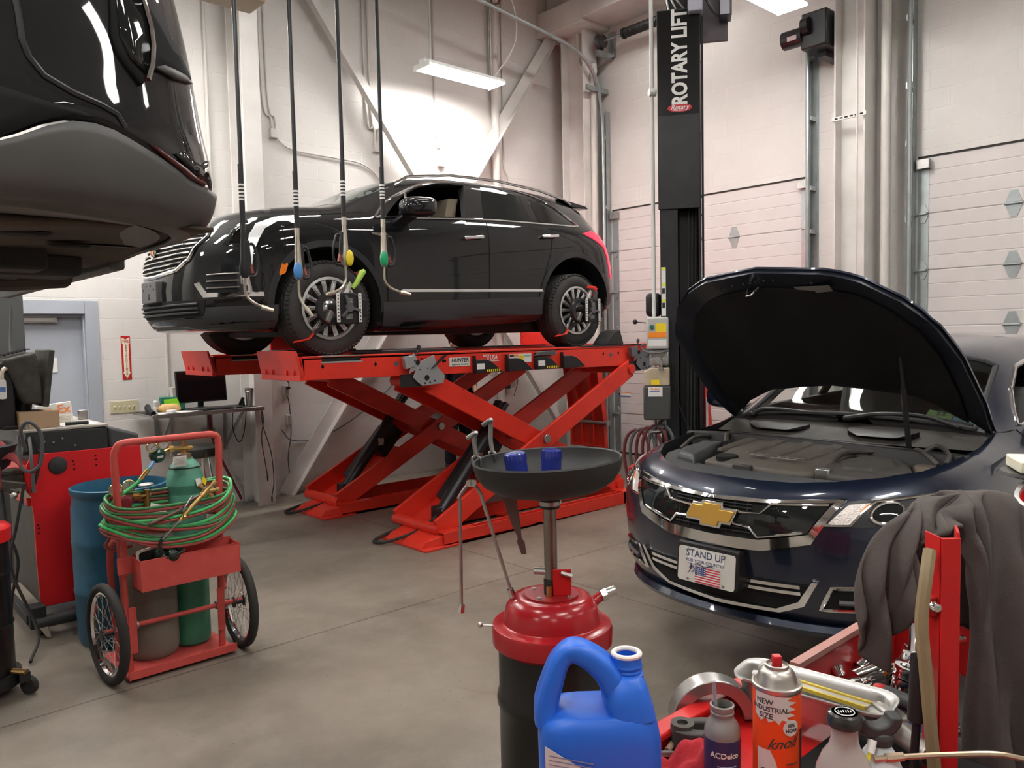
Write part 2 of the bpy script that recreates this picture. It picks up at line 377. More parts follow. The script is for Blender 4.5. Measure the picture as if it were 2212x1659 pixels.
for z in (1.2, 2.4, 3.6, 4.6): MB().box(XW-.13, XW-.004, 7.635, 7.70, z, z+.05).build('bracket', M_galv, tr)
MB().box(XW-.45, XW-.004, 7.66, 7.70, 5.26, 5.33).build('bracket', M_galv, tr)
MB().tube([(7.0,7.75,6.32),(7.0,7.75,6.2),(6.92,7.75,6.05),(6.82,7.75,6.02),(6.75,7.75,6.12),(6.75,7.75,6.45)], .018, n=8).build('hanger_strap', mat('rusty_strap', (.16,.06,.04), .6), tr)
tr2 = track('galvanised track along the left garage door beside the pier column', 4.55, 1, 5.3)
rail(tr2, [(XW-.13, 4.53, .02), (XW-.14, 4.53, 5.3)])
for z in (.9, 1.9, 2.9, 3.4, 4.2, 4.9): MB().box(XW-.13, XW-.004, 4.49, 4.555, z, z+.05).build('bracket', M_galv, tr2)
tr3 = track('galvanised track along the right garage door', 3.38, -1, 5.9)
rail(tr3, [(XW-.13, 3.40, .02), (XW-.14, 3.40, 5.9)])
for z in (.9, 1.9, 2.9, 3.7, 4.3, 5.0): MB().box(XW-.13, XW-.004, 3.38, 3.44, z, z+.06).build('bracket', M_galv, tr3)
# steel frame: wide flange columns, cross braces, header beam
def icol(name, cx, cy, ax, w_, d_, z1, tf=.018, tw=.012, m=None):
    """flanges stand off along axis ax ('x' or 'y') by depth d_"""
    q = MB()
    for s in (-1, 1):
        if ax == 'y': q.box(cx-w_/2, cx+w_/2, cy+s*d_/2-tf/2, cy+s*d_/2+tf/2, 0, z1)
        else: q.box(cx+s*d_/2-tf/2, cx+s*d_/2+tf/2, cy-w_/2, cy+w_/2, 0, z1)
    if ax == 'y': q.box(cx-tw/2, cx+tw/2, cy-d_/2, cy+d_/2, 0, z1)
    else: q.box(cx-d_/2, cx+d_/2, cy-tw/2, cy+tw/2, 0, z1)
    return struct(q.build(name, m or M_white, bev=.003, seg=1))
icol('trim_1', 3.68, 8.23, 'y', .20, .34, CZ)               # column by the shelf
icol('trim_2', 8.70, 8.0, 'y', .30, .42, CZ)                # corner column
icol('trim_3', 8.66, 3.90, 'y', .30, .32, CZ)               # pier column between the garage doors
def brace(name, p, q, w_=.16):
    b = MB(); b.bar(p, q, .012, w_, (0,0,1)); d = V(q)-V(p)
    u = V((0,-1,0)); sd = d.normalized().cross(u)
    b.bar(V(p)+sd*w_/2+u*.045, V(q)+sd*w_/2+u*.045, .012, .09, (0,1,0)) if False else None
    n = V((-d.z, 0, d.x)).normalized()
    if n.z > 0: n = -n
    e = n*(w_/2-.005)
    b.bar(V(p)+e+V((0,-.045,0)), V(q)+e+V((0,-.045,0)), .09, .010, tuple(n))
    return struct(b.build(name, M_white, bev=.002, seg=1))
brace('trim_4', (4.05, 8.40, .02), (8.62, 8.40, 6.30)); brace('trim_5', (8.62, 8.33, .30), (3.78, 8.33, 6.75))
hb = MB().box(8.35, XW, 7.62, YW, 6.15, 6.5).box(8.35, XW, -7, 7.62, 6.2, 6.5).box(8.55, XW, -7, YW, 6.5, CZ)
struct(hb.build('trim_6', M_white, bev=.01))
for i, y in enumerate((6.0, 1.0, -3.5)):
    struct(MB().box(-8, 8.35, y-.1, y+.1, 6.45, 6.47).box(-8, 8.35, y-.006, y+.006, 6.47, 6.85).box(-8, 8.35, y-.1, y+.1, 6.85, 6.87).build('trim_%d' % (7+i), M_white))
# downpipes, conduits and boxes
M_pipe = mat('painted_pipe', (.64,.61,.57), .4)
def pipe(label, pts, r, cat='pipe', name='drain_pipe', m=None, n=12, base=None):
    t = MB().tube(pts, r, n=n).build(name, m or M_pipe)
    return tag(t, label, cat)
pipe('white drain pipe with an offset near the top beside the corner column', smooth_path([(8.72,7.74,0),(8.72,7.74,5.2),(8.72,7.74,5.50),(8.70,7.98,5.72),(8.70,7.99,6.0),(8.70,7.99,6.6)], 4), .045)
pipe('white drain pipe running straight up behind the pier column', [(8.72,3.60,0),(8.72,3.60,CZ-.01)], .05)
pipe('fat white downpipe on the block wall behind the hanging light', [(7.42,8.42,0),(7.42,8.42,CZ-.01)], .055)
cm = mat('painted_conduit', (.60,.57,.53), .4)
cd_ = lambda l, pts, r=.011: pipe(l, pts, r, 'conduit', 'conduit', cm, 8)
cd_('thin vertical conduit on the block wall between the fire sign and the shelf', [(2.84,8.485,.6),(2.84,8.485,6.5)], .016)
cd_('thin conduit up the wall left of the shelf column', [(3.38,8.48,2.2),(3.38,8.48,6.8)], .02)
cd_('conduit pair end running down to the left junction box', smooth_path([(3.99,8.48,6.8),(4.0,8.48,4.6),(4.09,8.48,4.3),(4.10,8.48,4.18)], 5))
cd_('conduit bundle beside the left junction box drop', smooth_path([(4.05,8.48,6.8),(4.06,8.48,4.6),(4.14,8.48,4.3),(4.15,8.48,4.18)], 5))
cd_('conduit dropping behind the brace to the middle junction box', smooth_path([(5.34,8.48,6.8),(5.35,8.48,4.6),(5.46,8.48,4.4),(5.46,8.48,4.2)], 5), .014)
cd_('second conduit dropping behind the brace to the middle junction box', smooth_path([(5.41,8.48,6.8),(5.42,8.48,4.6),(5.52,8.48,4.4),(5.52,8.48,4.2)], 5), .014)
cd_('thin conduit dropping to the junction box under the hanging light', smooth_path([(6.42,8.48,6.8),(6.42,8.48,4.5),(6.49,8.48,4.35),(6.49,8.48,4.14)], 5))
cd_('grey cable sagging along the wall from the left junction box', smooth_path([(4.15,8.47,4.07),(4.35,8.47,3.97),(4.9,8.47,3.95),(5.25,8.47,3.93),(5.48,8.47,3.8),(5.6,8.47,3.55)], 8))
cd_('conduit dropping to the junction box behind the suv roof', smooth_path([(7.62,8.48,6.6),(7.62,8.48,4.6),(7.62,8.48,4.2),(7.70,8.48,4.05),(7.70,8.48,3.95)], 5))
cd_('thin cord hanging from the roof steel to the right end of the light', [(6.75,7.72,6.8),(6.75,7.72,5.08)], .006)
cd_('thin cord hanging from the roof steel to the left end of the light', [(5.80,7.72,6.8),(5.80,7.72,5.08)], .006)
cd_('cable swooping from the overhead track to the light', smooth_path([(6.3,7.72,6.6),(6.85,7.72,6.35),(7.15,7.72,6.1),(7.2,7.72,5.7),(7.05,7.72,5.4),(6.8,7.72,5.1)], 6), .010)
def jbox(label, x, z, s=.10, m=None):
    t = MB().box(x-s/2, x+s/2, YW-.055, YW+.002, z-s/2, z+s/2).cyl((x-s*.22,YW-.03,z+s/2),(x-s*.22,YW-.03,z+s/2+.03),.013,n=8).cyl((x+s*.22,YW-.03,z+s/2),(x+s*.22,YW-.03,z+s/2+.03),.013,n=8).build('junction_box', m or M_white, bev=.004)
    return tag(t, label, 'junction box')
jbox('white junction box on the wall left of the long brace', 4.125, 4.12)
jbox('white junction box half hidden behind the long brace', 5.49, 4.15)
jbox('white junction box under the hanging light', 6.49, 4.10)
jbox('white junction box just above the raised suv roof by the right brace', 7.72, 3.90)
# hanging fluorescent lights: two lamps of the room, then added unseen fill lights
M_tube = mat('fluorescent_tube', (1,1,1), .5, emit=((1.0,.975,.945), LAMP_STRENGTH))
LAMPC = (1.0,.975,.945)
M_hood = mat('light_hood', (.85,.85,.83), .4)
def lamp(x, y, label, n=0, L_=1.18, W_=.36, z=5.0):
    t = thing('hanging_light', label, 'light', (x, y, z))
    q = MB()
    q.prism([(-W_/2,-.012),(-W_/2+.03,.035),(W_/2-.03,.035),(W_/2,-.012),(W_/2-.006,-.012),(W_/2-.034,.029),(-W_/2+.034,.029),(-W_/2+.006,-.012)], (x-L_/2, y, z), (0,1,0), (0,0,1), L_)
    for s in (-1, 1): q.box(x+s*L_/2-.008, x+s*L_/2+.008, y-W_/2+.02, y+W_/2-.02, z-.03, z+.03)
    q.box(x-L_/2, x+L_/2, y-.05, y+.05, z+.035, z+.075)
    q.build('reflector_hood', M_hood, t)
    if n: MB().box(x-L_/2+.02, x+L_/2-.02, y-W_/2+.05, y+W_/2-.05, z-.012, z+.004).build('diffuser', mat('fill_light_diffuser_%d' % (n*10), (1,1,1), .5, emit=(LAMPC, LAMP_STRENGTH*.8*n)), t)  # glowing panel, used only by the added fill lights
    for k in range(0 if n else 4):
        yy = y-W_/2+.06+(W_-.12)*k/3
        MB().cyl((x-L_/2+.02,yy,z-.004),(x+L_/2-.02,yy,z-.004),.016,n=10).build('tube', M_tube, t)
    for s in (-.4, .4): MB().cyl((x+s*L_,y,z+.07),(x+s*L_,y,CZ),.004,n=6).build('hanger_wire', M_galv, t)
    return t
lamp(6.25, 7.72, 'bright four tube light hanging in front of the block wall')
lamp(6.98, 4.05, 'bright four tube light cut by the top edge above the left garage door')
for x, y, z, k in ((.5,2.5,5.0,1.3),(2.2,6.7,5.5,1.0),(.3,6.4,5.0,1.5),(1.5,7.75,5.05,1.4),(4.0,5.9,6.2,.9),(4.0,2.4,6.2,.45),(7.2,1.3,6.2,.5),(7.9,6.2,6.35,.6),(5.6,4.7,6.3,.5),(-2.2,3.6,5.0,2.2),(-2.4,7.4,5.0,2.0),(4.6,.0,5.2,1.0),(1.6,-.6,5.0,1.0),(-1.6,.2,5.0,1.1),(6.4,-3.6,5.4,1),(2.2,-3.6,5.4,1),(-2.6,-3.6,5.4,1),(-5.6,1.0,5.4,1.2)):  # added fill lights out of view, placed and graded to brighten walls and floor
    lamp(x, y, 'unseen fill light added to brighten the workshop', z=z, n=k)['group'] = 'added fill lights'
# ================================================================ car bodies: lofted shells, boolean openings, projected panels
def chaikin(pts, it=3, keep=()):
    for _ in range(it):
        out = [pts[0]]
        for a, b in zip(pts[:-1], pts[1:]):
            out.append((a[0]*.75+b[0]*.25, a[1]*.75+b[1]*.25)); out.append((a[0]*.25+b[0]*.75, a[1]*.25+b[1]*.75))
        out.append(pts[-1]); pts = out
    return pts
def resample(pts, n):
    d = [0]
    for a, b in zip(pts[:-1], pts[1:]): d.append(d[-1]+sqrt((a[0]-b[0])**2+(a[1]-b[1])**2))
    return [(float(np.interp(d[-1]*k/(n-1), d, [p[0] for p in pts])), float(np.interp(d[-1]*k/(n-1), d, [p[1] for p in pts]))) for k in range(n)]
class CarShape:
    """T: tables along x of bottom zb, hood/roof centre zc, roof rail half width wr and drop, belt height zbelt and half width wb, half width w"""
    def __init__(s, L, T, nose, tail, lean, tlean, zm, N=26):
        s.L, s.nose, s.tail, s.zm, s.N = L, nose, tail, zm, N
        s.t = {k: pchip(v) for k, v in T.items()}; s.lean, s.tlean = pchip(lean), pchip(tlean)
    def section(s, x):
        t = s.t; w = t['w'](x); x0, a, n = s.nose; b, m = s.tail
        fx = max(0., 1-(x/a)) if x < a else 0.; k = (1-fx**n)**(1/n) if fx > 0 else 1.
        g = max(0., (x-(s.L-b))/b); k2 = max(0., 1-g**m)**(1/m)
        k = max(k*k2, .004)
        zb, zc, wb, wr, zbelt, dr = t['zb'](x), t['zc'](x), t['wb'](x), t['wr'](x), t['zbelt'](x), t['drop'](x)
        zm = min(s.zm, zbelt-.12)
        pts = [(0,zb),(.7*w,zb),(.9*w,zb+.005),(.975*w,zb+.07),(w*.995,zb+.2),(w,zm),(w*.985,zbelt-.08),(wb,zbelt),(wb,zbelt),(wb*.45+wr*.55,zbelt*.45+(zc-dr)*.55),(wr,zc-dr),(wr*.72,zc-dr*.35),(0,zc)]
        q = resample(chaikin(pts, 3), s.N)
        f = max(0., 1-x/1.1); h = max(0., 1-(s.L-x)/.9)
        return [(x0 + x*(1-x0/1.6 if x < 1.6 else 1) + (x0*0 if x < 1.6 else -x0) + s.lean(z)*f*f + s.tlean(z)*h, y*k, z) for y, z in q]
    def stations(s):
        xs = [0.0]; 
        for k in range(1, 15): xs.append(.8*(k/14)**2.2)
        x = .8
        while x < s.L-.7: x += .09; xs.append(x)
        x1 = xs[-1]; r = s.L-x1
        for k in range(1, 13): xs.append(x1 + r*(1-(1-k/12)**2))
        return xs
    def mb(s, origin):
        o = V(origin); secs = []
        for x in s.stations():
            q = s.section(x)
            ring = [V((a, -b, c)) for a, b, c in q] + [V((a, b, c)) for a, b, c in reversed(q[1:-1])]
            secs.append([o+p for p in ring])
        return MB().loft(secs)
    def cabin(s, origin, x0, x1, inset, zfloor):
        o = V(origin); secs = []; n = 30
        for i in range(n+1):
            x = x0+(x1-x0)*i/n; t = s.t
            zc, wb, wr, zb_, dr = t['zc'](x), t['wb'](x), t['wr'](x), t['zbelt'](x), t['drop'](x)
            zt = zc-inset
            if zt < zfloor+.06: zt = zfloor+.06
            w1 = wb-inset; zr = max(zfloor+.04, zc-dr-inset); zbb = min(zb_, zr-.01)
            ring = [(-w1,zfloor),(-w1,max(zfloor+.02,zbb)),(-wr+inset,zr),(0,zt),(wr-inset,zr),(w1,max(zfloor+.02,zbb)),(w1,zfloor)]
            secs.append([o+V((x,y,z)) for y, z in ring])
        return MB().loft(secs)
def mesh_obj(mb, m, name='_tmp'):
    o = mb.build(name, m, flat=True); return o
def boolean(obj, cutters):
    for c in cutters:
        k = obj.modifiers.new('b', 'BOOLEAN'); k.operation = 'DIFFERENCE'; k.object = c; k.solver = 'EXACT'; k.material_mode = 'TRANSFER'
    dg = bpy.context.evaluated_depsgraph_get(); me = bpy.data.meshes.new_from_object(obj.evaluated_get(dg))
    obj.modifiers.clear(); old = obj.data; obj.data = me; bpy.data.meshes.remove(old)
    for c in cutters:
        d = c.data; bpy.data.objects.remove(c); bpy.data.meshes.remove(d)
def bvh_of(mb): return BVHTree.FromPolygons([V(p) for p in mb.v], mb.f)
def inside(p, poly):
    c = False
    for (x0,y0),(x1,y1) in zip(poly, poly[1:]+poly[:1]):
        if (y0 > p[1]) != (y1 > p[1]) and p[0] < (x1-x0)*(p[1]-y0)/(y1-y0)+x0: c = not c
    return c
AX = {'x+': (1,2,0,-1), 'y-': (0,2,1,1), 'y+': (0,2,1,-1), 'x-': (1,2,0,1), 'z-': (0,1,2,-1), 'z+': (0,1,2,1)}
def densify(poly, res, closed=True):
    out = []; n = len(poly)
    for i in range(n if closed else n-1):
        a, b = poly[i], poly[(i+1) % n]; k = max(1, int(sqrt((a[0]-b[0])**2+(a[1]-b[1])**2)/res))
        out += [(a[0]+(b[0]-a[0])*j/k, a[1]+(b[1]-a[1])*j/k) for j in range(k)]
    if not closed: out.append(poly[-1])
    return out
def cast(bvh, p, d, org, off=0.):
    """project the 2D car-space point p along direction key d on the body; off lifts it outwards along the ray"""
    a, b, c, sg = AX[d]; v = [0,0,0]
    if d == 'x-' and abs(p[0]) < .006: p = (.006, p[1])     # clear of the closing seam of the loft
    v[a], v[b] = p; v[c] = -6.*sg; dr = [0,0,0]; dr[c] = sg
    h = bvh.ray_cast(V(org)+V(v), V(dr))
    if h[0] is None: return None
    return h[0]-V(dr)*off
def patch(bvh, poly, d, org, off=.004, thick=.012, res=.05, mb=None):
    """a thin panel lying on the body, outline poly in car space"""
    P = densify(poly, res); n = len(P); xs = [p[0] for p in P]; ys = [p[1] for p in P]
    pts = list(P); x = min(xs)+res*.5
    while x < max(xs):
        y = min(ys)+res*.5
        while y < max(ys):
            if inside((x,y), P) and min((x-p[0])**2+(y-p[1])**2 for p in P) > (res*.45)**2: pts.append((x,y))
            y += res
        x += res
    r = delaunay_2d_cdt([V(p) for p in pts], [(i,(i+1)%n) for i in range(n)], [], 1, 1e-6)
    vv, ff = r[0], [list(f) for f in r[2]]
    c = AX[d][2]; sg = AX[d][3]; top = []; last = None; miss = []
    for i, p in enumerate(vv):
        h = cast(bvh, (p[0],p[1]), d, org, off); top.append(h)
        if h is None: miss.append(i)
    good = [h for h in top if h is not None]
    if not good: return mb or MB()
    for i in miss:    # rays that pass beside the body take the depth of the nearest hit
        a, b, _, _ = AX[d]; q = V((0,0,0)); q[a] = vv[i][0]+V(org)[a]; q[b] = vv[i][1]+V(org)[b]
        g = min(good, key=lambda h: (h[a]-q[a])**2+(h[b]-q[b])**2); q[c] = g[c]; top[i] = q
    dv = [0,0,0]; dv[c] = sg; dv = V(dv)
    m = len(top); edges = {}
    for f in ff:
        for a, b in zip(f, f[1:]+f[:1]): edges[(a,b)] = edges.get((a,b), 0)+1
    bd = [(a,b) for (a,b) in edges if (b,a) not in edges]
    mb = mb or MB()
    return mb.add(top+[p+dv*thick for p in top], [tuple(f) for f in ff]+[tuple(reversed([i+m for i in f])) for f in ff]+[(b,a,a+m,b+m) for a, b in bd])
def line_on(bvh, pts, d, org, off=.003, res=.04, closed=False):
    out = []
    for p in densify(pts, res, closed):
        h = cast(bvh, p, d, org, off)
        if h is not None: out.append(h)
    return out
def ypoly(x0, x1, z0, z1): return [(x0,z0),(x1,z0),(x1,z1),(x0,z1)]
# car materials
def paint(name, col, flake=0.):
    m = mat(name, col, .22, .0, coat=1., spec=.5)
    return m
M_blackpaint = mat('black_car_paint', (.004,.004,.005), .5, coat=1., spec=.1); M_bluepaint = mat('dark_blue_car_paint', (.008,.014,.034), .3, .35, coat=1.)
M_clad = mat('dark_grey_cladding', (.035,.035,.038), .5, bump=.02, bscale=300)
M_glass = mat('dark_tinted_glass', (.012,.014,.014), .03, spec=.6)
M_clear = mat('clear_car_glass', (.9,.96,.93), .0, trans=1., ior=1.15)
M_screen = mat('windshield_glass', (.10,.12,.11), .03, spec=.6)
M_beige = mat('beige_leather', (.45,.38,.28), .6); M_greyfab = mat('grey_seat_fabric', (.10,.10,.098), .8)
M_inter = mat('dark_interior', (.02,.02,.021), .7)
M_lens = mat('clear_lamp_lens', (.95,.97,1.), .02, trans=1., ior=1.2)
M_alloy = mat('silver_alloy', (.62,.62,.62), .28, .9)
M_tire = mat('tire_rubber', (.028,.027,.026), .7, noise=((.05,.047,.044), 9, .6))
M_tail = mat('lit_tail_lamp', (.5,.01,.03), .2, emit=((1,.03,.07), .42))
M_brake = mat('lit_brake_lamp', (.7,.02,.04), .2, emit=((1,.05,.09), 11.))
M_amber = mat('amber_lens', (.9,.22,.01), .2)
def wheel(parent, c, side, R=.385, W=.235, rim=.235, spokes=14, plain=False):
    """side -1 faces the camera side (-y)"""
    c = V(c); w = part('wheel', parent)
    q = MB(); h = W/2
    prof = [(rim-.005,-h*.80),(rim+.015,-h*.93),(rim+.05,-h),(R-.07,-h*1.02),(R-.03,-h*.93),(R-.010,-h*.78)]
    for k in range(5):     # tread ribs and grooves
        a = -h*.72+k*h*.36-.0; 
        prof += [(R-.0015, a-h*.0), (R, a+h*.13), (R-.0015, a+h*.25), (R-.010, a+h*.27), (R-.010, a+h*.34)]
    prof += [(R-.010,h*.78),(R-.03,h*.93),(R-.07,h*1.02),(rim+.05,h),(rim+.015,h*.93),(rim-.005,h*.80),(rim-.012,0)]
    q.lathe(prof+[prof[0]], c, (0,1,0), 56, caps=False)
    if not plain:
        for k in range(64):        # shoulder lugs
            a = 2*pi*k/64
            for s in (-1,1):
                p = c+V((cos(a)*(R-.016), s*h*.87, sin(a)*(R-.016)))
                q.obox(p, (.014,.03,.024), MX.Rotation(-a, 3, 'Y') @ MX.Rotation(s*.6, 3, 'Z'))
    q.build('tire', M_tire, w)
    q = MB(); f = side
    q.lathe([(rim+.012, f*h*.93),(rim+.014,f*h*.99),(rim-.004,f*h*1.0),(rim-.014,f*h*.86),(rim-.03,f*h*.2),(rim-.035,-f*h*.8),(rim+.008,-f*h*.9)], c, (0,1,0), 56, caps=False)
    q.build('rim', M_alloy, w, solid=.004)
    q = MB(); q.lathe([(.0,f*h*.05),(rim-.04,f*h*.05)], c, (0,1,0), 40, caps=False); q.lathe([(.05,f*h*.0),(.15,f*h*.0),(.15,f*h*.3),(.05,f*h*.3)], c, (0,1,0), 40, caps=False)
    q.build('brake_disc', mat('brake_disc_steel', (.09,.085,.08), .5, .7), w)
    q = MB()
    for k in range(spokes):
        a = 2*pi*k/spokes
        d = V((cos(a),0,sin(a))); t = V((-sin(a),0,cos(a))); y = V((0,f,0))
        def P(r, hw, z0): return [c+d*r-t*hw+y*z0, c+d*r+t*hw+y*z0]
        a0, a1 = P(.055,.012,h*.80), P(rim-.012,.021,h*.93)
        b0, b1 = P(.055,.009,h*.45), P(rim-.012,.014,h*.55)
        q.hexa([b0[0],b0[1],b1[1],b1[0],a0[0],a0[1],a1[1],a1[0]])
        e0, e1 = P(.09,.003,h*.86), P(rim-.03,.009,h*.97)
        q.hexa([a0[0]*.0+P(.09,.003,h*.7)[0], P(.09,.003,h*.7)[1], P(rim-.03,.009,h*.8)[1], P(rim-.03,.009,h*.8)[0], e0[0],e0[1],e1[1],e1[0]])
    q.build('spokes', M_alloy, w, bev=.003)
    MB().lathe([(.0,f*h*.95),(.03,f*h*.95),(.045,f*h*.88),(.062,f*h*.80),(.062,f*h*.4)], c, (0,1,0), 28).build('hub_cap', M_alloy, w)
    return w
# ---------------------------------------------------------------- black suv raised on the scissor lift
XO = (2.06, 6.57, 1.645)
xs_ = CarShape(4.90, dict(
    zb=[(0,.27),(.15,.22),(.8,.20),(1.6,.19),(3.5,.27),(4.5,.34),(4.9,.46)],
    zc=[(0,.95),(.08,1.03),(.2,1.11),(.45,1.17),(.9,1.24),(1.25,1.28),(1.5,1.37),(1.8,1.51),(2.15,1.625),(2.5,1.68),(3.1,1.70),(3.8,1.665),(4.25,1.59),(4.45,1.50),(4.65,1.30),(4.8,1.18),(4.9,1.06)],
    drop=[(0,.03),(1.2,.05),(1.8,.06),(3.9,.055),(4.9,.03)],
    wr=[(0,.70),(1.2,.74),(1.5,.70),(2,.635),(2.6,.615),(3.9,.60),(4.4,.63),(4.9,.70)],
    zbelt=[(0,.86),(.2,.97),(.45,1.05),(.9,1.12),(1.3,1.15),(1.6,1.15),(2.86,1.225),(4.05,1.26),(4.5,1.22),(4.9,1.0)],
    wb=[(0,.86),(.5,.84),(1.2,.87),(2,.885),(3.5,.88),(4.3,.85),(4.9,.78)],
    w=[(0,.94),(1,.95),(2,.94),(3,.945),(4,.955),(4.9,.92)]), (.05,.75,2.3), (.55,2.5),
    [(.2,.12),(.35,.02),(.5,0),(.7,.02),(.85,.05),(.95,.12),(1.05,.18),(1.2,.25)], [(.3,-.05),(.5,0),(.7,0),(1.0,-.06),(1.2,-.12),(1.5,-.05),(1.7,0)], .74)
xbody = xs_.mb(XO); XB = bvh_of(xbody)
suv = thing('suv', 'glossy black suv with silver multi spoke wheels raised on the red scissor lift', 'suv', XO)
bo = mesh_obj(xbody, M_blackpaint)
cut = []
xw = V(XO)
WX = ((1.105, .47, .40), (3.98, .50, .43))
for x, R, z in WX:
    for s in (-1, 1):
        cut.append(mesh_obj(MB().cyl(xw+V((x, s*.64, z)), xw+V((x, s*1.3, z)), R, n=48), M_dark))
cut.append(mesh_obj(xs_.cabin(XO, 1.75, 4.3, .06, .75), M_inter))
FW = [(1.705,1.175),(1.84,1.29),(1.973,1.39),(2.177,1.495),(2.367,1.55),(2.572,1.575),(2.74,1.578),(2.674,1.43),(2.575,1.238)]
cut.append(mesh_obj(MB().prism([(x,z) for x, z in FW], xw+V((0,-1.2,0)), (1,0,0), (0,0,1), -.9), M_inter))
boolean(bo, cut)
me = bo.data; bpy.data.objects.remove(bo)
iv = rootmat(suv).inverted(); me.transform(iv)
finish(me, 'body', [], suv, ang=32)
# panels and trim on the camera side and mirrored
def both(fn):
    for d in ('y-', 'y+'): fn(d)
def xp(name, poly, m, d='y-', off=.004, th=.012, res=.05, parent=suv): return patch(XB, poly, d, XO, off, th, res).build(name, m, parent, ang=30)
def xl(name, pts, m, r=.004, d='y-', off=.0, closed=False, parent=suv, res=.03, n=6):
    q = MB().tube(line_on(XB, pts, d, XO, off, res, closed), r, n=n, closed=closed); return q.build(name, m, parent)
for d in ('y-', 'y+'):
    xp('rear_window', [(2.79,1.25),(2.88,1.45),(2.95,1.585),(3.12,1.592),(3.45,1.54),(3.42,1.266)], M_glass, d, .003)
    xp('quarter_window', [(3.517,1.268),(3.549,1.53),(3.735,1.475),(3.88,1.35),(3.93,1.272)], M_glass, d, .003)
    xp('sill_cladding', [(1.61,.215),(1.60,.44),(3.45,.515),(3.50,.29),(3.3,.262)], M_clad, d, .010, .03)
    xp('front_cladding', [(.22,.24),(.22,.395),(.665,.41),(.66,.235)], M_clad, d, .010, .03)
    xp('rear_cladding', [(4.46,.40),(4.47,.55),(4.80,.62),(4.86,.52),(4.7,.42)], M_clad, d, .008, .03)
    for x, R, z in WX:
        ring = [(x+cos(a)*(R+.055), z+sin(a)*(R+.055)) for a in [pi*(1.03-1.06*k/24) for k in range(25)]]+[(x+cos(a)*(R+.004), z+sin(a)*(R+.004)) for a in [pi*(-.03+1.06*k/24) for k in range(25)]]
        xp('arch_molding', ring, M_blackm, d, .008, .02, .06)
    xp('door_molding', [(1.76,.528),(1.80,.553),(3.46,.592),(3.475,.568)], M_chrome, d, .014, .02)
    xl('window_trim', smooth_path([(1.58,1.150),(1.765,1.31),(2.005,1.44),(2.264,1.545),(2.55,1.600),(2.85,1.615),(3.2,1.618),(3.513,1.59),(3.753,1.53),(3.93,1.43),(4.10,1.272)], 5)+[(4.0,1.262),(2.87,1.236),(1.72,1.160)], M_chrome, .011, d, .004, True)
    xl('door_seam', [(1.66,1.10),(1.645,.8),(1.655,.30),(2.775,.34),(2.79,.8),(2.80,1.20)], M_dark, .005, d)
    xl('door_seam', [(2.79,.34),(3.42,.37),(3.45,.60),(3.60,.95),(3.66,1.22)], M_dark, .005, d)
    xl('hood_seam', [(.62,1.045),(.95,1.115),(1.3,1.165),(1.5,1.19)], M_dark, .004, d)
    s = -1 if d == 'y-' else 1
    for x0 in (2.50, 3.49):      # chrome door pulls
        z = 1.045 if x0 < 3 else 1.125
        h = cast(XB, (x0+.1, z), d, XO); a, b = h+V((-.115, s*.028, -.012)), h+V((.115, s*.03, .012))
        q = MB(); q.bar(a, b, .02, .032, (0,0,1)); q.bar(a+V((.02,-s*.03,0)), a+V((.02,0,0)), .03, .02); q.bar(b+V((-.02,-s*.03,0)), b+V((-.02,0,0)), .03, .02)
        q.build('door_handle', M_chrome, suv, bev=.008)
    b0 = cast(XB, (1.80,1.16), d, XO)
    mi = MB(); R3 = MX.Rotation(0, 3, 'Z')
    P = []
    for i in range(13):
        t = pi*i/12; row = []
        for k in range(20):
            a = 2*pi*k/20; ca, sa = cos(a), sin(a)
            sx = math.copysign(abs(ca)**.6, ca); sz = math.copysign(abs(sa)**.6, sa)
            row.append(V((1.88+.17*sx*sin(t)**.55, s*(1.09-.115*cos(t)), 1.235+.085*sz*sin(t)**.55+.012*sx)) + xw)
        P.append(row)
    mi.grid(P, False, True)
    mir = mi.build('mirror', M_blackpaint, suv, ang=60)
    MB().loft([[V((x,s*(.86+.22*t),z))+xw for x, z in ((1.74+.04*t,1.09+.09*t),(1.90+.04*t,1.10+.09*t),(1.90+.03*t,1.14+.06*t),(1.74+.04*t,1.13+.06*t))] for t in (0,.5,1)]).build('mirror_arm', M_blackm, mir, bev=.01)
    MB().tube([xw+V((1.96,s*.80,1.22)), xw+V((1.985,s*.755,1.42))], .012, n=6).build('window_divider', M_chrome, suv)
    # roof rail
    MB().tube([xw+V((x, s*(xs_.t['wr'](x)-.005), xs_.t['zc'](x)-xs_.t['drop'](x)+h)) for x, h in ((1.95,.0),(2.1,.035),(2.6,.04),(3.2,.04),(3.8,.04),(4.15,.03),(4.25,.0))], .014, n=8).build('roof_rail', M_chrome, suv)
    # tail lamp wraps the rear corner
    xp('tail_lamp', [(4.126,1.195),(4.291,1.235),(4.46,1.225),(4.58,1.13),(4.64,.95),(4.64,.742),(4.56,.742),(4.51,.937),(4.45,1.06),(4.284,1.14)], M_tail, d, .008, .02, .03)
    xp('fender_badge', [(1.50,1.02),(1.52,1.00),(1.655,.985),(1.66,1.015)], M_chrome, d, .008, .012)
    xp('side_marker', [(.665,.624),(.70,.72),(.755,.735),(.725,.65)], M_amber, d, .008, .012, .03)
    s = -1 if d == 'y-' else 1
    xp('brake_lamp', [(s*.60,1.10),(s*.62,1.18),(s*.80,1.15),(s*.82,.86),(s*.74,.86),(s*.73,1.08)], M_brake, 'x+', .006, .02, .04)
    # head lamp: dark lens with a tall bright light blade
    hl = xp('head_lamp', [(.328,.861),(.404,.97),(.495,1.046),(.56,1.075),(.90,1.115),(.85,1.05),(.62,.955),(.53,.85),(.49,.678),(.415,.69),(.43,.84)], M_glass, d, .005, .012, .03)
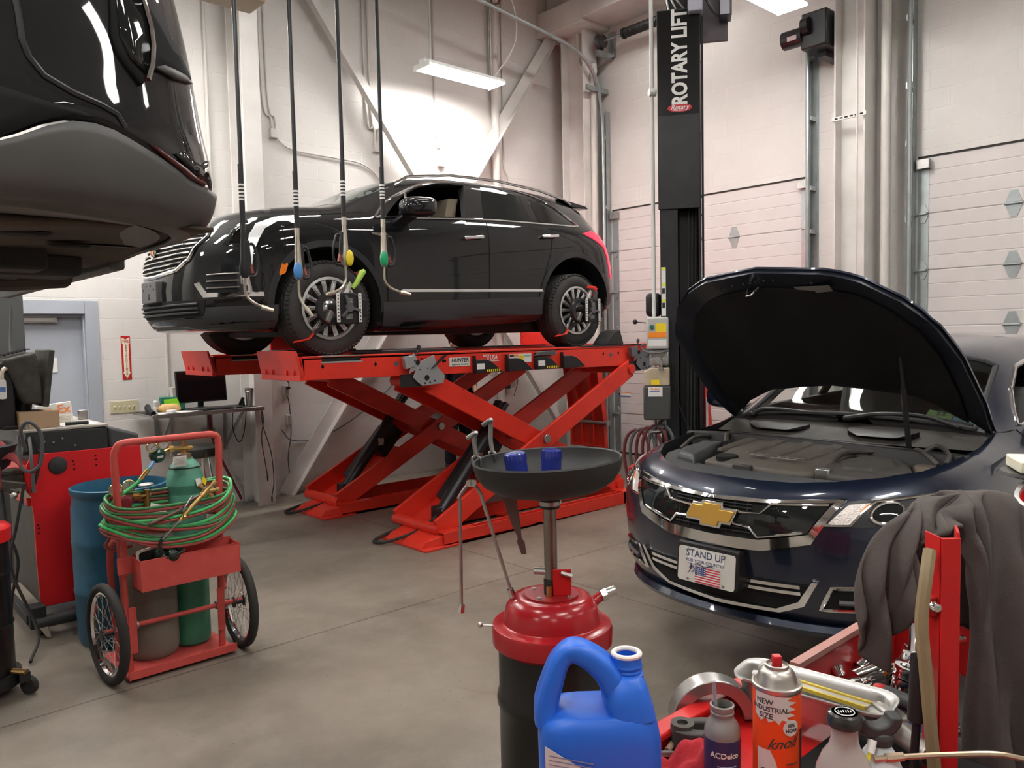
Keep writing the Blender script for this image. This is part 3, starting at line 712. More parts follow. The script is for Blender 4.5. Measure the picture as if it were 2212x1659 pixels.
    xp('light_blade', smooth_path([(.50,.70,0),(.54,.82,0),(.62,.93,0),(.78,1.02,0),(.95,1.085,0)], 4) and [(.418,.696),(.454,.816),(.49,.935),(.555,1.025),(.70,1.085),(.90,1.115),(.88,1.09),(.70,1.045),(.60,.985),(.545,.90),(.50,.80),(.485,.685)], mat('bright_lamp_blade', (.78,.79,.80), .3, .4), d, .009, .012, .03)
    xp('inner_lamp', [(.36,.87),(.41,.955),(.475,1.01),(.46,.92),(.43,.87)], M_lens, d, .008, .012, .03)
# windshield, rear glass, roof spoiler
xp('windshield', [(1.36,-.70),(1.36,.70),(2.12,.60),(2.12,-.60)], M_screen, 'z-', .003, .01, .06)
xp('rear_glass', [(4.42,-.56),(4.42,.56),(4.70,.62),(4.70,-.62)], M_glass, 'z-', .003, .01, .06)
sp = MB().loft([[xw+V((x,y,z)) for x, z in ((4.10,1.60),(4.52,1.555),(4.56,1.525),(4.30,1.52))] for y in (-.60,-.3,0,.3,.60)]); sp.build('spoiler', M_blackpaint, suv, bev=.01)
xl('hood_front_seam', [(.33,-.62),(.24,-.3),(.22,0),(.24,.3),(.33,.62)], M_dark, .004, 'z-')
# grille with stacked chrome bars, dark backing, chrome surround
G = [(-.56,1.00),(-.60,.93),(-.52,.76),(-.40,.685),(-.1,.655),(.1,.655),(.40,.685),(.52,.76),(.60,.93),(.56,1.00),(.2,1.03),(-.2,1.03)]
gr = xp('grille', G, M_dark, 'x-', .004, .012)
xl('grille_surround', G, M_chrome, .016, 'x-', .006, True)
def gw(z): return float(np.interp(z, [.655,.685,.76,.93,1.0], [.1,.40,.52,.60,.56]))
for i in range(9):
    z = .695+i*.036
    xl('grille_bar', [(-gw(z)+.02,z+.012),(-.2,z),(.2,z),(gw(z)-.02,z+.012)], M_chrome if i % 2 else M_alu, .008 if i % 2 else .0055, 'x-', .012, parent=gr)
# crest badge
ce = cast(XB, (0,.875), 'x-', XO, .03)
cr = MB().prism([(-.062,.05),(.062,.05),(.064,.0),(.045,-.055),(0,-.08),(-.045,-.055),(-.064,0)], ce, (0,-1,0), (.12,0,1), .012).build('crest_badge', M_chrome, suv, bev=.003)
q = MB().prism([(-.045,.032),(0,.032),(0,-.055),(-.035,-.035)], ce+V((-.013,0,0)), (0,-1,0), (.12,0,1), .003); q.build('crest_field', mat('crest_red', (.35,.03,.03), .3), cr)
q = MB().prism([(.005,.032),(.045,.032),(.035,-.035),(.005,-.055)], ce+V((-.013,0,0)), (0,-1,0), (.12,0,1), .003); q.build('crest_field', mat('crest_gold', (.55,.4,.14), .3, .7), cr)
# plate holder and lower intakes
pc = cast(XB, (-.02,.535), 'x-', XO, .02)
ph = MB().prism(rrect(-.17,.17,-.085,.085,.015), pc+V((.06,0,0)), (0,-1,0), (0,0,1), .075).build('plate_holder', M_grey, suv, bev=.006)
q = MB()
for a, b in ((-.12,.02),(-.05,.05),(.05,.05),(.12,.02)): q.cyl(pc+V((-.010,-a,b)), pc+V((-.0165,-a,b)), .009, n=8)
q.prism([(-.01,-.06),(.03,-.06),(.03,-.045),(.008,-.045),(.018,-.01),(.008,-.012)], pc+V((-.0152,0,0)), (0,-1,0), (0,0,1), .002)
q.build('mounting_holes', M_dark, ph)
lg = xp('lower_grille', [(-.62,.33),(-.66,.45),(-.3,.455),(.3,.455),(.66,.45),(.62,.33),(.3,.32),(-.3,.32)], M_dark, 'x-', .004)
for z in (.36,.39,.425): xl('lower_bar', [(-.6,z),(-.2,z-.006),(.2,z-.006),(.6,z)], M_clad, .009, 'x-', .010, parent=lg)
xp('skid_plate', [(-.55,.235),(-.62,.315),(.62,.315),(.55,.235)], M_clad, 'x-', .006)
for s in (-1, 1):
    fg = xp('fog_recess', [(s*.615,.585),(s*.66,.49),(s*.905,.495),(s*.89,.685),(s*.85,.655),(s*.74,.635)], M_dark, 'x-', .004, .012, .04)
    xp('fog_trim', [(s*.59,.572),(s*.625,.585),(s*.68,.50),(s*.915,.505),(s*.915,.472),(s*.655,.468)], M_chrome, 'x-', .012, .012, .04)
    for z in (.535,.585,.635): xl('fog_bar', [(s*.68,z),(s*.85,z+.008)], M_steel, .006, 'x-', .010, parent=fg)
    xp('running_light', [(s*.845,.50),(s*.835,.70),(s*.875,.70),(s*.89,.50)], M_chrome, 'x-', .012, .012, .03)
# seats behind the open front window
for y in (-.42, .42):
    se = part('seat', suv)
    MB().loft([[xw+V((2.66+.02*a+dx, y+b*.14, z)) for a, b in ((-3,-.8),(-3,.8),(2,1),(2,-1))] for dx, z in ((0,1.22),(.0,1.30),(.02,1.40),(.04,1.455),(.05,1.465))]).build('headrest', M_beige, se, bev=.025, seg=3)
    MB().loft([[xw+V((2.68+dx+.06*a, y+b*.25, z)) for a, b in ((-1,-1),(-1,1),(1,1),(1,-1))] for dx, z in ((-.1,.78),(0,1.0),(.04,1.19))]).build('seat_back', M_beige, se, bev=.03, seg=3)
# underside
MB().box(xw.x+.9, xw.x+4.3, xw.y-.62, xw.y+.62, xw.z+.17, xw.z+.30).build('underbody', M_inter, suv, bev=.03)
MB().tube([xw+V((1.9,.15,.2)), xw+V((3.2,.15,.2)), xw+V((3.6,-.3,.22)), xw+V((4.2,-.3,.25))], .035, n=10).build('exhaust_pipe', M_steel, suv)
for x, _, _ in WX:
    for s in (-1, 1):
        wheel(suv, xw+V((x, s*.82, .385)), s, plain=s > 0)
    MB().cyl(xw+V((x,-.75,.38)), xw+V((x,.75,.38)), .04, n=10).build('axle', M_blackm, suv)
# ---------------------------------------------------------------- dark blue sedan with its hood propped open
IO = (3.06, 2.06, .265)
im_ = CarShape(5.10, dict(
    zb=[(0,.24),(.15,.19),(1,.17),(4,.18),(4.8,.24),(5.1,.34)],
    zc=[(0,.76),(.08,.815),(.2,.85),(.45,.90),(1.0,.97),(1.35,1.01),(1.5,1.06),(1.8,1.22),(2.1,1.365),(2.4,1.44),(2.8,1.475),(3.3,1.475),(3.8,1.41),(4.2,1.29),(4.5,1.16),(4.7,1.10),(5.0,1.07),(5.1,1.0)],
    drop=[(0,.03),(.5,.05),(1.3,.07),(1.9,.07),(3.5,.07),(5.1,.03)],
    wr=[(0,.72),(1.0,.76),(1.4,.75),(1.7,.69),(2.1,.62),(2.6,.585),(3.6,.585),(4.3,.64),(5.1,.72)],
    zbelt=[(0,.72),(.2,.78),(.5,.83),(1,.885),(1.4,.93),(2,.95),(3,.98),(4,1.0),(4.6,1.02),(5.1,.95)],
    wb=[(0,.82),(.5,.80),(1.0,.83),(1.5,.845),(2.5,.85),(3.6,.84),(4.4,.80),(5.1,.72)],
    w=[(0,.90),(.8,.925),(2,.915),(3,.915),(4,.925),(5.1,.88)]), (.04,.85,2.35), (.6,2.6),
    [(.18,.09),(.3,.05),(.42,.02),(.55,0),(.65,.0),(.75,.015),(.82,.05),(.95,.15)], [(.3,-.05),(.6,0),(1.0,-.02),(1.2,0)], .62)
ibody = im_.mb(IO); IB = bvh_of(ibody)
sed_ = thing('sedan', 'dark blue sedan with raised hood and a novelty front plate', 'car', IO)
iw = V(IO)
bo = mesh_obj(ibody, M_bluepaint); cut = []
IWX = ((.985, .365, .345), (3.82, .365, .345))
for x, R, z in IWX:
    for s in (-1, 1): cut.append(mesh_obj(MB().cyl(iw+V((x, s*.66, z)), iw+V((x, s*1.3, z)), R, n=44), M_dark))
BAY = [(.185,0),(.20,.16),(.23,.31),(.315,.46),(.45,.60),(.63,.705),(.85,.752),(1.20,.765),(1.42,.755)]
BAY = BAY + [(x,-y) for x, y in reversed(BAY[1:])]
cut.append(mesh_obj(MB().prism(BAY, iw+V((0,0,.50)), (1,0,0), (0,1,0), .9), M_inter))
cut.append(mesh_obj(im_.cabin(IO, 1.55, 4.5, .045, .62), M_inter))
WS = [(1.455,-.655),(1.43,-.3),(1.42,0),(1.43,.3),(1.455,.655),(2.06,.565),(2.10,0),(2.06,-.565)]
cut.append(mesh_obj(MB().prism(WS, iw+V((0,0,.93)), (1,0,0), (0,1,0), .9), M_inter))
SW = [(1.70,.995),(1.95,1.15),(2.22,1.265),(2.60,1.315),(3.2,1.315),(3.65,1.235),(3.95,1.12),(3.92,1.05),(2.75,1.015)]
cut.append(mesh_obj(MB().prism(SW, iw+V((0,-1.2,0)), (1,0,0), (0,0,1), -2.4), M_inter))
RWd = [(4.12,-.5),(4.12,.5),(4.42,.58),(4.42,-.58)]
cut.append(mesh_obj(MB().prism(RWd, iw+V((0,0,1.10)), (1,0,0), (0,1,0), .6), M_inter))
boolean(bo, cut)
me = bo.data; bpy.data.objects.remove(bo); me.transform(rootmat(sed_).inverted()); finish(me, 'body', [], sed_, ang=32)
def ip(name, poly, m, d='x-', off=.004, th=.012, res=.04, parent=sed_): return patch(IB, poly, d, IO, off, th, res).build(name, m, parent, ang=30)
def il(name, pts, m, r=.006, d='x-', off=.0, closed=False, parent=sed_, n=8, res=.03): return MB().tube(line_on(IB, pts, d, IO, off, res, closed), r, n=n, closed=closed).build(name, m, parent)
# glazing
WSg = [(1.43,-.69),(1.40,-.3),(1.39,0),(1.40,.3),(1.43,.69),(2.08,.59),(2.12,0),(2.08,-.59)]
ip('windshield', WSg, M_clear, 'z-', -.004, .005, .08)
il('windshield_frit', [(1.43,-.67),(1.42,-.3),(1.41,0),(1.42,.3),(1.43,.67),(2.07,.58),(2.11,0),(2.07,-.58)], M_inter, .016, 'z-', -.006, True)
for d in ('y-', 'y+'):
    ip('side_window', [(2.75,1.02),(2.70,1.31),(3.2,1.31),(3.65,1.23),(3.95,1.12),(3.92,1.05)], M_clear, d, -.006, .004, .08)
    ip('door_pillar', [(2.72,1.0),(2.74,1.33),(2.84,1.33),(2.84,1.0)], M_black, d, .001, .02)
    il('window_trim', [(1.68,.99),(1.94,1.162),(2.21,1.28),(2.60,1.332),(3.2,1.332),(3.67,1.25),(3.98,1.12),(3.92,1.035),(2.75,1.0)], M_chrome, .010, d, .004, True)
    s = -1 if d == 'y-' else 1
    P = []
    for i in range(11):
        t = pi*i/10
        P.append([iw+V((1.84+.12*math.copysign(abs(cos(2*pi*k/18))**.6, cos(2*pi*k/18))*sin(t)**.5, s*(1.07-.12*cos(t)), 1.05+.08*math.copysign(abs(sin(2*pi*k/18))**.6, sin(2*pi*k/18))*sin(t)**.5)) for k in range(18)])
    mi = MB().grid(P, False, True).build('mirror', M_bluepaint, sed_, ang=60)
    MB().bar(iw+V((1.80,s*.84,.985)), iw+V((1.84,s*1.0,1.0)), .12, .04).build('mirror_arm', M_black, mi, bev=.01)
    il('door_seam', [(1.62,.97),(1.60,.75),(1.60,.32),(2.72,.30),(2.77,.6),(2.78,1.0)], M_dark, .005, d)
    il('fender_seam', [(1.40,.955),(1.48,.965),(1.60,.97)], M_dark, .004, d)
    il('door_handle', [(2.45,.86),(2.67,.875)], M_bluepaint, .016, d, .03)
ip('rear_glass', RWd, M_clear, 'z-', -.006, .004, .08)
# front end: grille with chrome surround, black panels, gold cross badge
GP = [(0,.572),(.24,.578),(.44,.628),(.50,.70),(.545,.775),(.25,.757),(0,.752)]; GP = GP+[(-y,z) for y, z in reversed(GP[1:-1])]
def mirror2(p): return p+[(-y,z) for y, z in reversed(p)]
gr = ip('grille', GP, M_dark, 'x-', .004, .012, .04)
lower = [(.505,.700),(.455,.625),(.24,.572),(0,.566)]
ip('grille_surround', [(.555,.785),(.455,.595),(.25,.540),(0,.528),(-.25,.540),(-.455,.595),(-.555,.785),(-.525,.785),(-.44,.635),(-.24,.588),(0,.582),(.24,.588),(.44,.635),(.525,.785)], M_chrome, 'x-', .016, .02, .03)
ip('grille_top_trim', [(.555,.785),(.25,.766),(0,.760),(-.25,.766),(-.555,.785),(-.53,.772),(-.25,.752),(0,.746),(.25,.752),(.53,.772)], M_chrome, 'x-', .016, .02, .03)
for s in (-1, 1):
    pn = [(s*.505,.765),(s*.27,.752),(s*.235,.712),(s*.11,.702),(s*.10,.650),(s*.20,.640),(s*.235,.600),(s*.435,.640)]
    ip('grille_panel', pn, M_glass, 'x-', .009, .010, .03, gr)
    il('panel_trim', [(s*.50,.763),(s*.28,.750),(s*.24,.708),(s*.10,.700)], M_chrome, .0065, 'x-', .012, False, gr)
    il('panel_trim', [(s*.10,.648),(s*.195,.640),(s*.232,.600),(s*.42,.640)], M_chrome, .0065, 'x-', .012, False, gr)
for z in (.612,.63,.72,.735): il('mesh_bar', [(-.2,z),(.2,z)], M_black, .004, 'x-', .008, False, gr)
for k in range(7):
    y = -.18+.06*k; il('mesh_bar', [(y,.59),(y,.745)], M_black, .003, 'x-', .007, False, gr)
bc = cast(IB, (-.015,.675), 'x-', IO, .012)
bow = lambda e: [(-.128-e,-.012-e*.6),(-.098+e*.0,.038+e),(-.045-e,.038+e),(-.035-e,.052+e),(.052+e,.052+e),(.052+e,.030+e),(.128+e,.030+e),(.098+e*.3,-.028-e),(.045+e,-.028-e),(.035+e,-.052-e),(-.052-e,-.052-e),(-.052-e,-.030-e),(-.128-e,-.030-e)]
bdg = MB().prism(bow(.010), bc, (0,-1,0), (0,0,1), .018).build('badge', M_chrome, sed_, bev=.003)
MB().prism(bow(-.002), bc+V((-.018,0,0)), (0,-1,0), (0,0,1), .007).build('badge_face', mat('gold_badge', (.80,.48,.10), .25, .6), bdg, bev=.002)
# lower grille, chrome lip trim, fog lamps
LG = [(.452,.405),(.40,.32),(.30,.275),(0,.262),(-.30,.275),(-.40,.32),(-.452,.405)]
lgr = ip('lower_grille', LG, M_dark, 'x-', .004, .012, .04)
for z, h in ((.345,.016),(.375,.016)): ip('lower_bar', [(-.40,z+.01),(0,z),(.40,z+.01),(.40,z+.01+h),(0,z+h),(-.40,z+.01+h)], M_chrome, 'x-', .012, .012, .04, lgr)
ip('lower_chrome', [(.475,.425),(.41,.305),(.30,.256),(0,.240),(-.30,.256),(-.41,.305),(-.475,.425),(-.452,.425),(-.39,.325),(-.29,.274),(0,.258),(.29,.274),(.39,.325),(.452,.425)], M_chrome, 'x-', .018, .02, .03)
for s in (-1, 1):
    FG = [(s*.47,.30),(s*.52,.405),(s*.66,.415),(s*.74,.35),(s*.72,.315)]
    fg = ip('fog_lamp', FG, M_dark, 'x-', .004, .012, .03)
    il('fog_trim', FG, M_chrome, .010, 'x-', .008, True, fg)
    il('fog_bar', [(s*.54,.34),(s*.70,.345)], M_grey, .012, 'x-', .006, False, fg)
    # head lamp: dark housing, turn reflector, projector, clear cover
    HL = [(s*.485,.675),(s*.56,.775),(s*.64,.790),(s*.83,.803),(s*.84,.755),(s*.76,.695),(s*.62,.672)]
    hl = ip('head_lamp', HL, mat('lamp_housing', (.055,.055,.06), .25, .3), 'x-', .004, .012, .025)
    ip('turn_reflector', [(s*.505,.682),(s*.565,.765),(s*.635,.772),(s*.61,.735),(s*.585,.688)], mat('lamp_reflector', (.75,.70,.66), .25, .7, bump=.6, bscale=160), 'x-', .008, .008, .02, hl)
    ip('amber_reflector', [(s*.605,.74),(s*.625,.768),(s*.645,.770),(s*.63,.745)], M_amber, 'x-', .010, .006, .02, hl)
    il('light_guide', [(s*.495,.680),(s*.585,.684),(s*.615,.735),(s*.645,.778),(s*.82,.800)], M_chrome, .006, 'x-', .012, False, hl)
    pc_ = cast(IB, (s*.690,.733), 'x-', IO, .004)
    il('projector_ring', [(s*.690+.047*cos(a), .733+.041*sin(a)) for a in [2*pi*k/24 for k in range(24)]], M_chrome, .007, 'x-', .007, True, hl)
    ip('projector_lens', [(s*.690+.041*cos(a), .733+.036*sin(a)) for a in [2*pi*k/24 for k in range(24)]], M_glass, 'x-', .009, .01, .02, hl)
    il('side_reflector', [(s*.80,.735),(s*.825,.745)], mat('red_reflector', (.5,.03,.02), .3), .014, 'x-', .006, False, hl)
# front plate holder with novelty plate
pc_ = iw + V((.015, -.005, .428))
MB().prism(rrect(-.165,.165,-.095,.088,.016), pc_+V((.10,0,0)), (0,-1,0), (.10,0,1), .125).build('plate_holder', M_black, sed_, bev=.008)
pl = MB().prism(rrect(-.152,.152,-.082,.078,.014), pc_+V((-.025,0,0)), (0,-1,0), (.10,0,1), .004).build('novelty_plate', mat('plate_beige', (.60,.575,.53), .4), sed_)
po = pc_+V((-.0300,0,0)); MI = mat('plate_ink', (.05,.06,.13), .5)
MB().prism([(-.105,.005),(.095,.005),(.095,.072),(-.105,.072)], po, (0,-1,0), (.10,0,1), .0006).build('plate_panel', M_label, pl)
text('plate_lettering', 'STAND UP', .048, po+V((-.0012+.0045,.005,.052)), (0,-1,0), (.10,0,1), MI, pl, .0004, .004, sx=.92)
text('plate_lettering', 'FOR YOUR COUNTRY', .0215, po+V((-.0012+.0015,.005,.018)), (0,-1,0), (.10,0,1), MI, pl, .0004, 0, sx=.95)
fo = po+V((-.001-.004,0,-.038)); fx, fz = V((0,-1,0)), V((.10,0,1))
MB().prism([(-.055,-.038),(.078,-.038),(.078,.034),(-.055,.034)], fo, fx, fz, .0006).build('flag_field', M_label, pl)
q = MB()
for k in range(7): q.prism([(-.055,-.038+k*.0111),(.078,-.038+k*.0111),(.078,-.0325+k*.0111),(-.055,-.0325+k*.0111)], fo+V((-.0008,0,0)), fx, fz, .0004)
q.build('flag_stripes', mat('flag_red', (.55,.03,.05), .5), pl)
MB().prism([(-.055,-.004),(.002,-.004),(.002,.034),(-.055,.034)], fo+V((-.0013,0,0)), fx, fz, .0005).build('flag_canton', mat('flag_blue', (.03,.04,.18), .5), pl)
q = MB()
for i in range(5):
    for j in range(4): q.prism([(.0025*cos(a),.0025*sin(a)) for a in [pi/2+2*pi*k/5 for k in range(5)]], fo+V((-.0020,.049-i*.0112,.0)) + fz*(.001+.0088*j), fx, fz, .0003)
q.build('flag_stars', M_label, pl)
q = MB().tube([po+V((-.001,.098-.02*sin(t*2.2),-.045+.05*t)) for t in [k/10 for k in range(11)]], .0028, n=6).tube([po+V((-.001,.06-.10*t,.004+.006*sin(9*t))) for t in [k/12 for k in range(13)]], .002, n=6)
q.tube([po+V((-.001,.075+.012*cos(a),-.02+.014*sin(a))) for a in [k*.5 for k in range(11)]], .003, n=6)
q.build('plate_scroll', MI, pl)
for a, b in ((-.095,.068),(.095,.068),(-.095,-.068),(.095,-.068)): MB().lathe([(.0,.004),(.006,.003),(.008,0)], po+V((b*.10,-a,b)), (-1,0,0), 10).build('plate_screw', M_steel, pl)
# front lip: follows the lower edge of the bumper
lipp = line_on(IB, [(-.80,.24),(0,.24),(.80,.24)], 'x-', IO, 0, .05)
MB().loft([[V((p.x+dx, p.y, iw.z+dz)) for dx, dz in ((.06,-.055+.24),(-.012,-.07+.24),(-.03,-.045+.24),(-.012,-.02+.24),(.06,-.02+.24))] for p in lipp]).build('front_lip', M_bluepaint, sed_, ang=50)
# hood: outer skin, underside frame, black liner - shaped on the closed body and swung open about the hinge
HN = [(.165,0),(.185,.16),(.215,.315),(.30,.475),(.435,.62),(.62,.728),(.85,.775),(1.22,.785),(1.50,.76),(1.36,.62),(1.25,.4),(1.20,.2),(1.185,0)]
HN = HN + [(x,-y) for x, y in reversed(HN[1:-1])]
hinge = iw + V((1.50, 0, 1.0)); HR = MX.Translation(hinge) @ MX.Rotation(R_(45.5), 4, 'Y') @ MX.Translation(-hinge)
hood = part('hood', sed_)
def hp(name, poly, m, off, th, res, parent=hood, bulge=True):
    q = patch(IB, poly, 'z-', IO, off, th, res)
    q.v = [tuple(HR @ V((p[0], p[1], p[2]+.02*math.exp(-((abs(p[1]-iw.y)-.42)/.13)**2) - (.012 if abs(p[1]-iw.y) > .70 else 0)))) for p in q.v]
    return q.build(name, m, parent, ang=40)
def inset(poly, kx0, kx1, ky, cx=.85):
    return [((x-cx)*(kx0 if x < cx else kx1)+cx, y*ky) for x, y in poly]
hp('hood_skin', HN, M_bluepaint, .004, .012, .05)
hp('hood_inner_frame', inset(HN,.985,.98,.985), mat('hood_underside', (.010,.013,.022), .32, .2), -.009, .026, .05)
hp('hood_liner', inset(HN,.80,.86,.86), mat('hood_liner_felt', (.004,.004,.004), .95, bump=.3, bscale=150), -.034, .012, .05)
def hpt(x, y, off): 
    h = cast(IB, (x,y), 'z-', IO, 0); return HR @ (h+V((0,0,off)))
MB().tube([hpt(.285,.03,-.045), hpt(.285,.05,-.10), hpt(.29,.075,-.10), hpt(.29,.09,-.045)], .005, n=6).build('latch_striker', M_steel, hood)
q = MB(); 
for (x,y) in ((.255,.10),(.252,.06),(.265,.17),(.243,-.07),(.241,-.02),(.244,.03),(.285,.25),(.28,-.25)): q.ell(hpt(x,y,-.036), .008, n=8, m=6)
q.build('hood_rivets', M_blackm, hood)
MB().hexa([hpt(x,y,-.04-.002*k) for k in (0,1) for x, y in ((.30,-.33),(.345,-.33),(.36,-.17),(.30,-.15))]).build('hood_sticker', mat('faded_label', (.22,.22,.20), .6), hood)
for s in (-1, 1): MB().bar(iw+V((1.47,s*.73,.90)), HR @ (iw+V((1.42,s*.73,.985))), .03, .05).build('hood_hinge', M_black, hood, bev=.004)
q = MB().cyl(iw+V((1.137,-.46,.86)), iw+V((1.05,-.46,1.21)), .014, n=12); q.cyl(iw+V((1.05,-.46,1.21)), iw+V((.96,-.46,1.565)), .009, n=10); q.ell(iw+V((.96,-.46,1.565)), .018, n=10, m=8)
lab(q.build('hood_prop', M_blackm, hood), 'black strut holding the hood up')
# engine bay
M_engc = mat('dusty_engine_cover', (.075,.065,.055), .6, noise=((.11,.095,.075), 5, .8), bump=.05)
M_bayg = mat('grey_bay_plastic', (.065,.068,.072), .5, noise=((.05,.052,.055), 6, .6))
M_bayd = mat('dusty_black_plastic', (.035,.032,.03), .6, noise=((.075,.065,.055), 7, .7))
def top(name, poly, z0, z1, m, inset_=.03, bev=.012):
    cx = sum(p[0] for p in poly)/len(poly); cy = sum(p[1] for p in poly)/len(poly)
    f = lambda p: (cx+(p[0]-cx)*(1-inset_/max(.05,abs(p[0]-cx)) if abs(p[0]-cx) > inset_ else p[0]-cx and 1), cy+(p[1]-cy)*(1-inset_/max(.05,abs(p[1]-cy)) if abs(p[1]-cy) > inset_ else 1))
    zz = z1 if hasattr(z1, '__call__') else (lambda x, y: z1)
    a = [iw+V((x,y,z0)) for x, y in poly]; b = [iw+V((x,y,zz(x,y)-.025)) for x, y in poly]; c = [iw+V((*f(p), zz(*p))) for p in poly]
    return MB().loft([a,b,c]).build(name, m, sed_, bev=bev, seg=3)
top('radiator_cover', [(.20,-.20),(.205,.2),(.24,.33),(.33,.47),(.45,.585),(.62,.68),(.85,.72),(.85,.66),(.62,.58),(.48,.46),(.42,.30),(.40,.1),(.40,-.28),(.42,-.44),(.345,-.455),(.25,-.32)], .70, lambda x, y: .815+.03*(x-.2), M_bayg, .012, .006)
ec = top('engine_cover', [(.43,.16),(.47,.33),(.62,.36),(1.12,.50),(1.26,.40),(1.30,-.02),(1.08,-.22),(.50,-.30),(.44,-.22)], .68, lambda x, y: .855+.035*(x-.45), M_engc, .05, .015)
for k in range(4):      # raised ribs of the cover
    y = .34-.17*k
    MB().loft([[iw+V((x, y+.10*(x-.5)+b*hw, .845+.035*(x-.45)+h)) for b, h in ((-1,0),(-.6,.018),(.5,.022),(1,0))] for x, hw in ((.66,.02),(.8,.045),(1.0,.055),(1.13,.05))]).build('cover_rib', M_engc, ec, bev=.006)
tz = iw+V((.57, .0, .876))
text('engine_lettering', 'V6', .075, tz+V((0,.085,0)), (0,-1,0), (1,0,.06), M_alu, ec, .001, .02, shear=.3, sx=1.25)
text('engine_lettering', 'VVT', .062, tz+V((-.002,-.09,0)), (0,-1,0), (1,0,.06), M_alu, ec, .001, .0, shear=.3, sx=1.2)
MB().bar(tz+V((-.035,-.02,.0)), tz+V((-.035,-.16,.0)), .006, .002).build('lettering_bar', M_alu, ec)
MB().lathe([(.0,.006),(.05,.006),(.058,0),(.058,-.03)], iw+V((.52,.22,.862)), (0,0,1), 24).build('filler_recess', M_dark, ec)
MB().box(iw.x+.405, iw.x+.44, iw.y+.02, iw.y+.12, iw.z+.81, iw.z+.845).build('cover_latch', M_bayd, ec, bev=.006)
ab = top('air_box', [(.40,.34),(.47,.50),(.66,.62),(.92,.66),(1.0,.55),(.86,.50),(.62,.40)], .62, .865, M_bayg, .03, .015)
for k in range(6):
    MB().box(iw.x+.415+.02*k, iw.x+.425+.02*k, iw.y+.325-.0+.012*k, iw.y+.335+.012*k, iw.z+.72, iw.z+.82).build('air_box_rib', M_bayg, ab)
MB().tube(smooth_path([iw+V(p) for p in ((.95,.50,.86),(1.05,.55,.90),(1.12,.50,.89),(1.15,.62,.86))], 5), .016, n=8).build('coolant_hose', M_bayd, sed_)
bb = top('fuse_box', [(.44,-.36),(.42,-.62),(.66,-.665),(.99,-.52),(1.0,-.27),(.62,-.24)], .60, .86, M_bayd, .035, .015)
top('fuse_box_lid', [(.52,-.38),(.52,-.54),(.70,-.58),(.92,-.48),(.92,-.32),(.66,-.30)], .84, .875, M_bayd, .02, .008).parent = bb
top('coolant_tank', [(.68,-.665),(.74,-.72),(1.02,-.73),(1.05,-.55),(.98,-.53)], .60, .845, mat('dusty_tank', (.14,.11,.085), .6), .03)
MB().box(iw.x+.30, iw.x+1.40, iw.y-.72, iw.y+.72, iw.z+.50, iw.z+.62).build('bay_floor', M_bayd, sed_)
MB().box(iw.x+.46, iw.x+.50, iw.y-.36, iw.y-.29, iw.z+.76, iw.z+.86).build('connector', M_steel, sed_, bev=.006)
for i, pts in enumerate(([(1.02,-.55,.88),(1.06,-.62,.93),(.98,-.70,.90),(.88,-.72,.87)], [(.60,-.30,.84),(.78,-.26,.88),(1.0,-.25,.87),(1.10,-.40,.88)], [(.75,.68,.83),(.9,.69,.88),(1.02,.66,.88)], [(1.14,-.46,.84),(1.05,-.52,.90),(.96,-.60,.90),(.90,-.68,.86)])):
    MB().tube(smooth_path([iw+V(p) for p in pts], 6), .012, n=8).build('wiring_hose', M_bayd, sed_)
cb = MB().loft([[iw+V((x+dx,y,z)) for dx, z in ((-.03,.80),(.0,.905),(.05,.905),(.06,.80))] for y, x in ((-.78,.98),(-.6,1.0),(-.3,1.06),(0,1.10),(.3,1.09),(.6,1.05),(.80,.98))])
cb.build('bulkhead_bar', M_black, sed_, bev=.008)
cw = MB().loft([[iw+V((x+dx,y,z+dz)) for dx, dz in ((-.22,-.06),(-.06,-.012),(.07,.028),(.07,-.05))] for y, x, z in [(y, 1.385+.06*(abs(y)/.7)**2, .955) for y in [-.74+.148*k for k in range(11)]]])
cw.build('cowl_panel', M_bayd, sed_, bev=.004)
for y, sgn in ((.36, 1), (-.25, 1)):
    q = MB().loft([[iw+V((1.26+dx+.0*y, y+b*w2, .938+h)) for b in (-1, -.5, .5, 1)] + [iw+V((1.26+dx, y+b*w2, .93)) for b in (1, -1)] for dx, w2, h in ((-.05,.10,-.01),(0,.17,.012),(.06,.19,.02))])
    q.build('cowl_grille', M_black, sed_, bev=.006)
for pts in ([(1.40,.60,.985),(1.43,.52,1.02),(1.42,.30,1.02),(1.40,.05,1.005)], [(1.38,-.02,1.0),(1.42,-.20,1.03),(1.44,-.42,1.03),(1.36,-.62,.99)]):
    wp = smooth_path([iw+V(p) for p in pts], 6)
    q = MB().tube(wp, [.018-.010*i/(len(wp)-1) for i in range(len(wp))], n=8); q.ell(wp[0], .026, .026, .018, 10, 8); q.build('wiper', M_black, sed_)
for s in (-1, 1): MB().box(iw.x+.99, iw.x+1.28, iw.y+s*.66-.07, iw.y+s*.66+.07, iw.z+.75, iw.z+.86).build('strut_tower', M_bayd, sed_, bev=.03)
